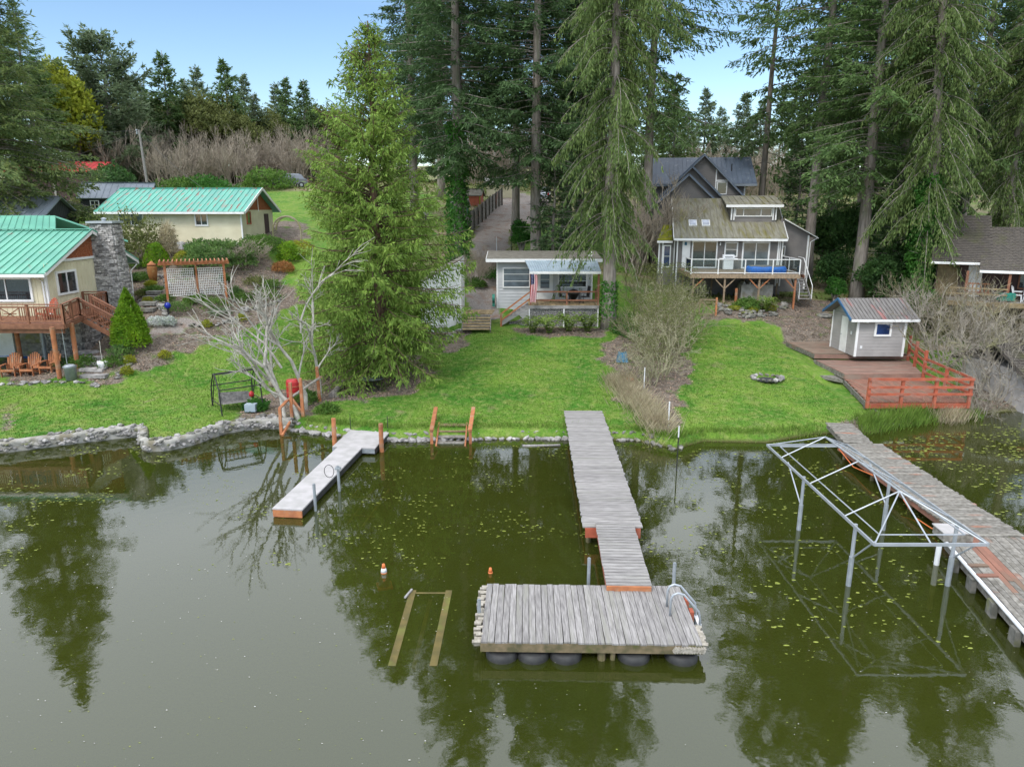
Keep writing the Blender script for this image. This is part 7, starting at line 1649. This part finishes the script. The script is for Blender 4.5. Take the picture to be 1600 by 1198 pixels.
shrub('round_shrub', hit(290, 415), 'round pale golden shrub behind the pergola, left', 'shrub', .85, 1.0, 'yellow_leaf', 3200, .10, .05, 43, lumps=.1, shell=.8)
shrub('lavender_mound', hit(309, 416), 'small grey-violet mound beside the pale golden shrub', 'shrub', .45, .6, 'slate_metal', 900, .12, .04, 44)
shrub('spreading_juniper', hit(345, 415), 'wide spreading green juniper in front of the long house', 'shrub', 2.4, 1.7, 'juniper_leaf', 8000, .20, .08, 45, lumps=.5)
shrub('spreading_juniper', hit(318, 400), 'smaller green juniper left of the wide spreading one', 'shrub', 1.3, 1.1, 'juniper_leaf', 3500, .18, .08, 46, lumps=.4)
shrub('clipped_hedge', hit(410, 398), 'dense flat-topped green hedge bush right of the juniper', 'hedge', 1.9, 1.5, 'shrub_leaf', 6000, .13, .07, 47, lumps=.2)
shrub('round_shrub', hit(452, 408), 'round bright green bush below the garden arch', 'shrub', .9, 1.5, 'arborvitae', 3200, .12, .07, 48)
shrub('golden_mound', hit(470, 400), 'pale golden mound right of the bright round bush', 'shrub', 1.2, 1.1, 'yellow_leaf', 3000, .12, .06, 49)
shrub('dry_grass_clump', hit(443, 425), 'orange-brown dry fern clump below the round bright bush', 'dry plant', .75, .7, 'orange_leaf', 1400, .2, .05, 50)
bush('thicket', hit(385, 418), 'weeping tangle of bare brown twigs right of the pergola', (.6, .6, .3), 1, None, 'weeping shrub', 'weeping_shrub')
T = shrub('rhododendron', TP(218, 400, 54), 'loose olive-green rhododendron in front of the long house window', 'shrub', 2.1, 3.3, 'olive_leaf', 2600, .26, .11, 51, lumps=.6, shell=.35)
shrub('rhododendron', TP(165, 395, 55), 'dense pale shrub behind the stone chimney', 'shrub', 1.6, 3.0, 'olive_leaf', 2600, .15, .08, 52, lumps=.5, shell=.4)
shrub('dark_bush', TP(178, 285, 78), 'dark green rounded bush behind the black barn', 'bush', 2.6, 4.4, 'dark_leaf', 5000, .32, .2, 53, lumps=.4)
shrub('pale_bush', TP(150, 300, 76), 'grey-green bush beside the red-roofed barn', 'bush', 2.4, 2.6, 'olive_leaf', 3000, .28, .14, 54, lumps=.4)
shrub('bronze_reeds', hit(265, 400), 'upright tan ornamental grass beside the long house corner', 'ornamental grass', .5, 2.2, 'dry_reed', 1500, .5, .04, 55, cone=.1)
gE = 'low green plants in the left garden beds'
beds = [(215, 418, .5, .5, 'shrub_leaf', 'low leafy plant beside the chimney wall, uppermost'), (222, 438, .55, .5, 'shrub_leaf', 'green tufted plant right of the chimney, second from top'), (210, 440, .4, .45, 'dark_leaf', 'dark green tuft against the chimney wall'), (242, 456, .6, .35, 'shrub_leaf', 'low green plant left of the pergola post'), (236, 447, .35, .25, 'yellow_leaf', 'small yellow plant at the foot of the terracotta jar'), (224, 462, .45, .35, 'olive_leaf', 'olive tuft beside the slate steps'), (277, 486, .75, .55, 'juniper_leaf', 'blue-green grassy clump below the left pergola post'), (335, 482, .95, .7, 'shrub_leaf', 'strappy green clump under the pergola, right'), (343, 492, .6, .4, 'fir_blue', 'dark bluish low mound beside the strappy clump'), (415, 472, 1.2, .9, 'shrub_leaf', 'leafy green shrub at the right end of the garden terrace'), (378, 470, .7, .5, 'shrub_leaf', 'green plant with pale flowers behind the terrace edge'), (367, 462, .5, .5, 'juniper_leaf', 'fresh green tuft right of the pergola'), (298, 474, .4, .35, 'shrub_leaf', 'small tuft at the lattice foot, left'), (312, 472, .4, .4, 'shrub_leaf', 'small tuft at the lattice foot, middle'), (190, 556, .6, .55, 'juniper_leaf', 'spiky grey-green clump left of the arborvitae'), (175, 572, .6, .4, 'shrub_leaf', 'low green plant beside the white planter'), (258, 470, .5, .3, 'shrub_leaf', 'low green plant beside the gazing ball'), (296, 430, .5, .4, 'olive_leaf', 'olive tuft on top of the terrace wall'), (350, 440, .4, .4, 'dark_leaf', 'dark tuft behind the right pergola post'), (400, 445, .8, .5, 'olive_leaf', 'olive low shrub right of the weeping twigs'), (425, 452, .7, .6, 'shrub_leaf', 'green low shrub near the lawn corner'), (128, 572, .7, .5, 'shrub_leaf', 'green plants under the right deck post'), (100, 572, .6, .35, 'dark_leaf', 'low green plants behind the galvanised bin'), (480, 628, .6, .5, 'shrub_leaf', 'green weeds behind the orange handrail posts'), (512, 645, .5, .35, 'shrub_leaf', 'grassy tuft at the top of the stone edging, left')]
for i, (px_, py_, R_, Hh, lf, lab) in enumerate(beds): shrub('garden_plant', hit(px_, py_), lab, 'plant', R_, Hh, lf, 700, .20, .05, 60 + i, stem=False, group=gE, lumps=.5, shell=.3)
for i, (px_, py_, lab) in enumerate(((245, 508, 'larger mound of small white flowers below the gazing ball'), (265, 508, 'smaller mound of small white flowers below the gazing ball'))): shrub('white_flowers', hit(px_, py_), lab, 'flowers', (.55, .38)[i], .5, 'white_flower', 1300, .09, .07, 90 + i, stem=False)
gF = 'yellow-green spurge tufts in the left beds'
for i, (px_, py_, s_, lab) in enumerate(((258, 560, .32, 'yellow spurge tuft in the dark mulch near the arborvitae'), (204, 568, .28, 'yellow spurge tuft left of the mulch strip, upper'), (199, 586, .28, 'yellow spurge tuft left of the mulch strip, lower'), (323, 511, .3, 'yellow spurge tuft on the terrace rocks, left'), (378, 501, .3, 'yellow spurge tuft on the terrace rocks, right'), (231, 474, .3, 'yellow tuft beside the slate steps'))): shrub('spurge', hit(px_, py_), lab, 'plant', s_, .4, 'yellow_leaf', 420, .12, .05, 95 + i, stem=False, group=gF)
# broadleaf trees on the skyline
def broadleaf(key, leaf, seed, R_, Hh, trunk, n=9000, l=.42, w=.24):
    r = np.random.default_rng(seed); parts = []
    for i in range(16):
        c = r.normal(0, 1, 3); c = c / np.linalg.norm(c) * r.uniform(.2, .75); V, F = leafy(seed * 20 + i, R_ * .42, Hh * .30, n // 16, l, w, lumps=.5, shell=.5); V = V + np.array([c[0] * R_, c[1] * R_, trunk + Hh * .33 * (1 + c[2])]); parts.append((V, F))
    b_ = MB().tube([(0, 0, -.3), (.1, 0, trunk), (0, .1, trunk + Hh * .6)], [.3, .24, .08], 7)
    for k in range(5): a = k * 1.26; b_.tube([(0, 0, trunk * .9), (R_ * .5 * math.cos(a), R_ * .5 * math.sin(a), trunk + Hh * .5)], [.13, .03], 5)
    TREES[key] = (b_.mesh('trunk', 'bark', True), npmesh('crown', *join(parts), leaf))
def btree(key, loc, label, name, cat, rz=0, sc=1, group=None):
    T = thing(name, label, cat, loc, rz, group, sc); link('trunk', TREES[key][0], T); link('crown', TREES[key][1], T)
broadleaf('olive', 'olive_leaf', 5, 3.6, 10, 2.5); broadleaf('gold', 'gold_leaf', 6, 3.6, 11, 3.0); broadleaf('laurel', 'dark_leaf', 7, 2.3, 4.6, .4, 6000, .24, .15); broadleaf('holly', 'ivy_leaf', 8, 1.7, 4.6, .3, 6000, .20, .13)
btree('gold', TP(121, 262, 92), 'yellow-green budding deciduous tree between left firs and spruce', 'budding_tree', 'deciduous tree', 1, (1.15, 1.15, 1.2)); btree('gold', TP(104, 262, 96), 'second taller yellow-green tree just behind the left firs', 'budding_tree', 'deciduous tree', 3, (1.0, 1, 1.35))
gG = 'olive-green rounded trees on the left skyline'
btree('olive', TP(318, 262, 108), 'olive-green rounded tree, left one of the skyline pair', 'rounded_tree', 'evergreen tree', 1, 1.15, gG); btree('olive', TP(352, 262, 112), 'olive-green rounded tree, right one of the skyline pair', 'rounded_tree', 'evergreen tree', 3, 1.15, gG); btree('olive', TP(388, 266, 112), 'lower olive-green tree beside the skyline pair', 'rounded_tree', 'evergreen tree', 5, .9, gG)
gJ = 'mixed trees closing the left skyline'
for i, (px_, Y_, key, s_, lab) in enumerate(((205, 116, 'olive', 1.15, 'green-brown tree right behind the broad spruce'), (245, 118, 'olive', 1.2, 'olive tree low between spruce and pointed fir'), (285, 118, 'olive', 1.2, 'olive tree behind the gap right of the pointed fir'), (420, 122, 'olive', 1.05, 'olive tree low at the right of the skyline pair'), (440, 126, 'olive', .95, 'olive tree near the far small fir'), (500, 122, 'olive', 1.1, 'olive tree behind the cedar left side'), (530, 124, 'olive', 1.1, 'olive tree behind the cedar middle'), (150, 112, 'olive', 1.1, 'olive tree left behind the broad spruce'))): btree(key, TP(px_, 266, Y_), lab, 'rounded_tree', 'tree', i, s_, gJ)
for i, (px_, Y_, s_, lab) in enumerate(((322, 124, 1.0, 'fir top rising behind the olive pair, left'), (392, 126, .95, 'fir top rising behind the olive pair, right'), (215, 124, .95, 'fir top just right behind the broad spruce'), (440, 132, .9, 'fir top far back near the cedar'), (25, 100, 1.2, 'fir behind the left edge fir'))): tree('far_fir', TP(px_, 262, Y_), lab, rz=i * 2, sc=s_, group=g2)
gH = 'dark evergreen bushes under the right-hand firs'
for px_, py_, Y_, key, s_, lab in ((1300, 470, 57, 'laurel', .8, 'dark evergreen bush between lake house stairs and grey shed'), (1380, 470, 52, 'laurel', 1.0, 'dark evergreen bush right behind the grey shed roof'), (1410, 480, 54, 'laurel', 1.2, 'dark evergreen bush left of the ivy trunk'), (1225, 380, 64, 'holly', .9, 'bright green bush behind the lake house wing'), (1290, 400, 66, 'laurel', 1.3, 'dark evergreen bush far behind the bare trunks'), (1345, 400, 68, 'laurel', 1.5, 'tall dark evergreen mass behind the leaning fir'), (1430, 540, 47.5, 'holly', .9, 'ivy mound at the foot of the leaning pale trunk'), (1305, 455, 53.5, 'holly', .55, 'small fresh green sapling behind the grey shed left corner'), (1475, 340, 70, 'laurel', 1.5, 'dark evergreen mass left behind the brown cabin'), (815, 370, 62, 'holly', .8, 'dark holly bush right of the gravel path')):
    btree(key, TP(px_, py_, Y_), lab, 'evergreen_bush', 'bush', px_, s_, gH)
gI = 'low green growth on the hillsides'
for i, (px_, py_, Y_, s_, lab) in enumerate(((285, 285, 90, 1.3, 'low green brambles above the long roof, left'), (320, 285, 91, 1.5, 'low green brambles above the long roof, middle'), (420, 285, 98, 1.5, 'low green brambles left of the parked car'), (778, 385, 56, .55, 'bright green shrub behind the left end of the cottage'), (742, 418, 54, .4, 'olive undergrowth between white shed and cottage'), (880, 380, 57, .6, 'low green shrub behind the cottage awning'), (968, 520, 47, .45, 'fresh green shrub at the foot of the weeping fir, left'), (985, 540, 45.5, .5, 'fresh green shrub at the foot of the weeping fir, right'), (1165, 492, 50.5, .45, 'green fern-like shrub in the rocks before the raised deck'), (400, 640, None, .25, 'tiny weed near the garden swing'))):
    p = TP(px_, py_, Y_) if Y_ else hit(px_, py_); shrub('low_shrub', p, lab, 'shrub', 2.2 * s_, 1.6 * s_, ('shrub_leaf', 'ivy_leaf')[i % 2], 2600, .26 * max(s_, .5), .13 * max(s_, .5), 120 + i, group=gI, lumps=.5, shell=.35)
for i, (px_, py_, lab) in enumerate(((1203, 486, 'bright yellow-green moss mound on the rocks right of the fern'), (1176, 487, 'smaller moss mound on the rock border, left'), (1148, 484, 'flat moss patch on the dark rock border'))): shrub('moss_mound', hit(px_, py_), lab, 'moss', (.42, .35, .5)[i], (.5, .3, .25)[i], 'yellow_leaf', 900, .07, .05, 140 + i, stem=False, lumps=.2, shell=.85)
# ferns
def fern_mesh(seed, L_=.95, n=26):
    r = random.Random(seed); P = []; D = []; N = []; l = []; w = []
    for i in range(n + 14):
        a = i / n * 6.283 + r.uniform(-.2, .2); Lf = L_ * r.uniform(.7, 1.1); hgt_ = r.uniform(.6, 1.0)
        for k in range(12):
            s = (k + .5) / 12; p = Vector((math.cos(a) * Lf * s, math.sin(a) * Lf * s, hgt_ * math.sin(s * 2.4) * 1.1)); side = Vector((-math.sin(a), math.cos(a), 0))
            for sg in (-1, 1): P.append(p); D.append(side * sg + Vector((math.cos(a), math.sin(a), -.2)) * .4); N.append((r.gauss(0, .6), r.gauss(0, .6), 1)); l.append(.20 * (1 - .6 * s)); w.append(.085)
    return npmesh('fronds', *cards(np.array([tuple(p) for p in P]), np.array([tuple(d) for d in D]), np.array(N, float), np.array(l), np.array(w)), 'fern_leaf')
FM = [fern_mesh(i) for i in range(3)]
for i, (px_, py_, s_, lab) in enumerate(((832, 520, 1.0, 'leftmost sword fern below the cottage porch'), (858, 521, 1.05, 'second sword fern from the left below the porch'), (889, 518, 1.15, 'third sword fern from the left below the porch'), (918, 518, 1.1, 'rightmost sword fern below the cottage porch'), (1195, 487, 1.0, 'sword fern in front of the concrete block under the raised deck'))):
    T = thing('fern', lab, 'fern', hit(px_, py_), i, 'sword ferns'); o = link('fronds', FM[i % 3], T); T.scale = (s_, s_, s_)
# reeds
def blades(P, seed, l, w, lean=.35):
    r = np.random.default_rng(seed); n = len(P); a = r.uniform(0, 6.283, n); D = np.stack([np.cos(a) * lean, np.sin(a) * lean, np.ones(n)], 1) + r.normal(0, .12, (n, 3)); N = np.stack([np.cos(a + 1), np.sin(a + 1), np.zeros(n)], 1); return cards(P, D, N, l * r.uniform(.5, 1.2, n), w)
def scatter_line(pts, n, sp, seed):
    r = np.random.default_rng(seed); out = []
    for i in range(n):
        u = r.uniform(0, len(pts) - 1.001); k = int(u); u -= k; out.append((pts[k][0] * (1 - u) + pts[k + 1][0] * u + r.normal(0, sp), pts[k][1] * (1 - u) + pts[k + 1][1] * u + r.normal(0, sp)))
    P = np.array(out); return np.stack([P[:, 0], P[:, 1], np.maximum(hgt_np(P[:, 0], P[:, 1]), -.1)], 1)
def stuffm(name, V, F, m, label=None): o = link(name, npmesh(name, V, F, m)); tag(o, label, None, None, 'stuff'); return o
stuffm('reeds', *blades(scatter_line([(15.8, 30.7), (17.2, 31.4), (18.8, 32.1), (20.5, 32.9), (22.5, 33.3)], 3800, .28, 1), 2, .62, .03), 'reed_leaf')
stuffm('dry_reeds', *join([blades(scatter_line([(20.4, 32.4), (21.6, 32.9)], 1300, .28, 3), 4, .8, .03), blades(scatter_line([(6.3, 29.2), (6.3, 31), (5.9, 33), (5.9, 35), (5.5, 37)], 2600, .35, 5), 6, .9, .03, .7)]), 'dry_reed')
stuffm('bank_grass', *blades(scatter_line([(-9.5, 31.0), (-7.6, 30.5), (-5, 29.9), (0, 30.2), (5.5, 29.9), (6.9, 28.7), (8.3, 29.7), (11, 29.6), (14, 30.6)], 5200, .16, 7), 8, .26, .022), 'reed_leaf')
# lawn grass, real blades over the whole mown area
r = np.random.default_rng(77); n_ = 230000
px_ = r.uniform(-26, 26, n_); py_ = r.uniform(27.5, 52, n_); sh = np.interp(px_, SX, SY); k = (py_ > sh + .35)
ix = np.clip(np.searchsorted(xs, px_) - 1, 0, nx - 2); iy = np.clip(np.searchsorted(ys, py_) - 1, 0, ny - 2); Zz = Z.reshape(ny, nx, 4)[iy, ix]; k &= (Zz[:, :3].sum(1) < .5) & (py_ < 47 + 0 * px_)
k &= ~((px_ > 16.5) & (px_ < 24) & (py_ > 32)); px_, py_ = px_[k], py_[k]; n_ = len(px_); pz = hgt_np(px_, py_)
a = r.uniform(0, 6.283, n_); P = np.stack([px_, py_, pz - .01], 1); S_ = np.stack([np.cos(a), np.sin(a), 0 * a], 1) * .022; tip = P + np.stack([r.normal(0, .025, n_), r.normal(0, .025, n_), r.uniform(.04, .085, n_)], 1)
V = np.stack([P - S_, P + S_, tip], 1).reshape(-1, 3); o = link('grass', npmesh('grass', V, np.arange(n_ * 3).reshape(-1, 3), gm)); tag(o, kind='stuff')
# leaf litter on the beds
n_ = 110000; px_ = r.uniform(-28, 26, n_); py_ = r.uniform(28, 62, n_); ix = np.clip(np.searchsorted(xs, px_) - 1, 0, nx - 2); iy = np.clip(np.searchsorted(ys, py_) - 1, 0, ny - 2); Zz = Z.reshape(ny, nx, 4)[iy, ix]; k = (Zz[:, 0] > .5) & (py_ > np.interp(px_, SX, SY) + .3); px_, py_ = px_[k], py_[k]; n_ = len(px_)
P = np.stack([px_, py_, hgt_np(px_, py_) + .02], 1); V, F = cards(P, r.normal(0, 1, (n_, 3)) * [1, 1, .25], np.array([0, 0, 1.]) + r.normal(0, .35, (n_, 3)), .10, .07)
mat('litter', (.24, .165, .115), (.38, .28, .21), scale=2.2, rough=.95, c3=(.11, .13, .04), s3=1.0, isl=.35); stuffm('leaf_litter', V, F, 'litter')
# scrub growth on the hillside
n_ = 60000; px_ = r.uniform(-70, 60, n_); py_ = r.uniform(48, 125, n_); ix = np.clip(np.searchsorted(xs, px_) - 1, 0, nx - 2); iy = np.clip(np.searchsorted(ys, py_) - 1, 0, ny - 2); Zz = Z.reshape(ny, nx, 4)[iy, ix]; k = Zz[:, 2] > .5; px_, py_ = px_[k], py_[k]; n_ = len(px_)
P = np.stack([px_, py_, hgt_np(px_, py_) - .02], 1); V, F = cards(P, r.normal(0, .8, (n_, 3)) + [0, 0, 1.], r.normal(0, 1, (n_, 3)), r.uniform(.15, .55, n_), r.uniform(.08, .2, n_)); stuffm('undergrowth', V, F, 'olive_leaf')
# duckweed and fallen needles on the water
mat('duckweed_leaf', (.17, .21, .025), (.25, .28, .05), scale=5, rough=.6)
r = np.random.default_rng(99); pts = []
def weed(n, x0, x1, y0, y1, thr, size, sc_=.5, z=.006):
    c = 0; out = []
    X = r.uniform(x0, x1, n * 6); Y = r.uniform(y0, y1, n * 6)
    for x, y in zip(X, Y):
        if c >= n: break
        if mnoise.noise(Vector((x * sc_, y * sc_ * 1.4, 3.3))) + .35 * mnoise.noise(Vector((x * 2.1, y * 2.9, 7))) < thr: continue
        if y > float(np.interp(x, SX, SY)) - .05: continue
        out.append((x, y, z)); c += 1
    if not out: return
    P = np.array(out); m_ = len(P); k = 7; s = size * .8 * r.uniform(.25, 1.0, m_) ** 1.5; a0 = r.uniform(0, 6.28, m_); V = []
    for j in range(k): a = a0 + 6.283 * j / k; rr = s * r.uniform(.45, 1.1, m_); V.append(P + np.stack([np.cos(a) * rr * 1.5, np.sin(a) * rr * .8, 0 * a], 1))
    V = np.stack(V, 1).reshape(-1, 3); pts.append((V, np.arange(m_ * k).reshape(-1, k)))
weed(1800, 6, 26, 14, 31.5, .02, .075); weed(1100, -9, 7, 18, 30, .10, .06); weed(900, -24, -14, 17, 29, .02, .075); weed(1000, 15, 26, 20, 32, -.05, .10); weed(500, -22, -8, 22, 30, .1, .04)
weed(2600, -22, 22, 8, 31, -.1, .022, .3)
V, F = join(pts); stuffm('duckweed', V, F, 'duckweed_leaf')
pts = []; weed(1500, -22, 20, 8, 30, -.2, .02, .3, .012); V, F = join(pts); mat('pollen', (.5, .48, .42), (.6, .58, .52), rough=.8); stuffm('floating_specks', V, F, 'pollen')
print('cards', cnt, [(k, v[3]['n']) for k, v in TREES.items() if isinstance(k, str) and len(v) == 4], s1, s2, s3, s4)
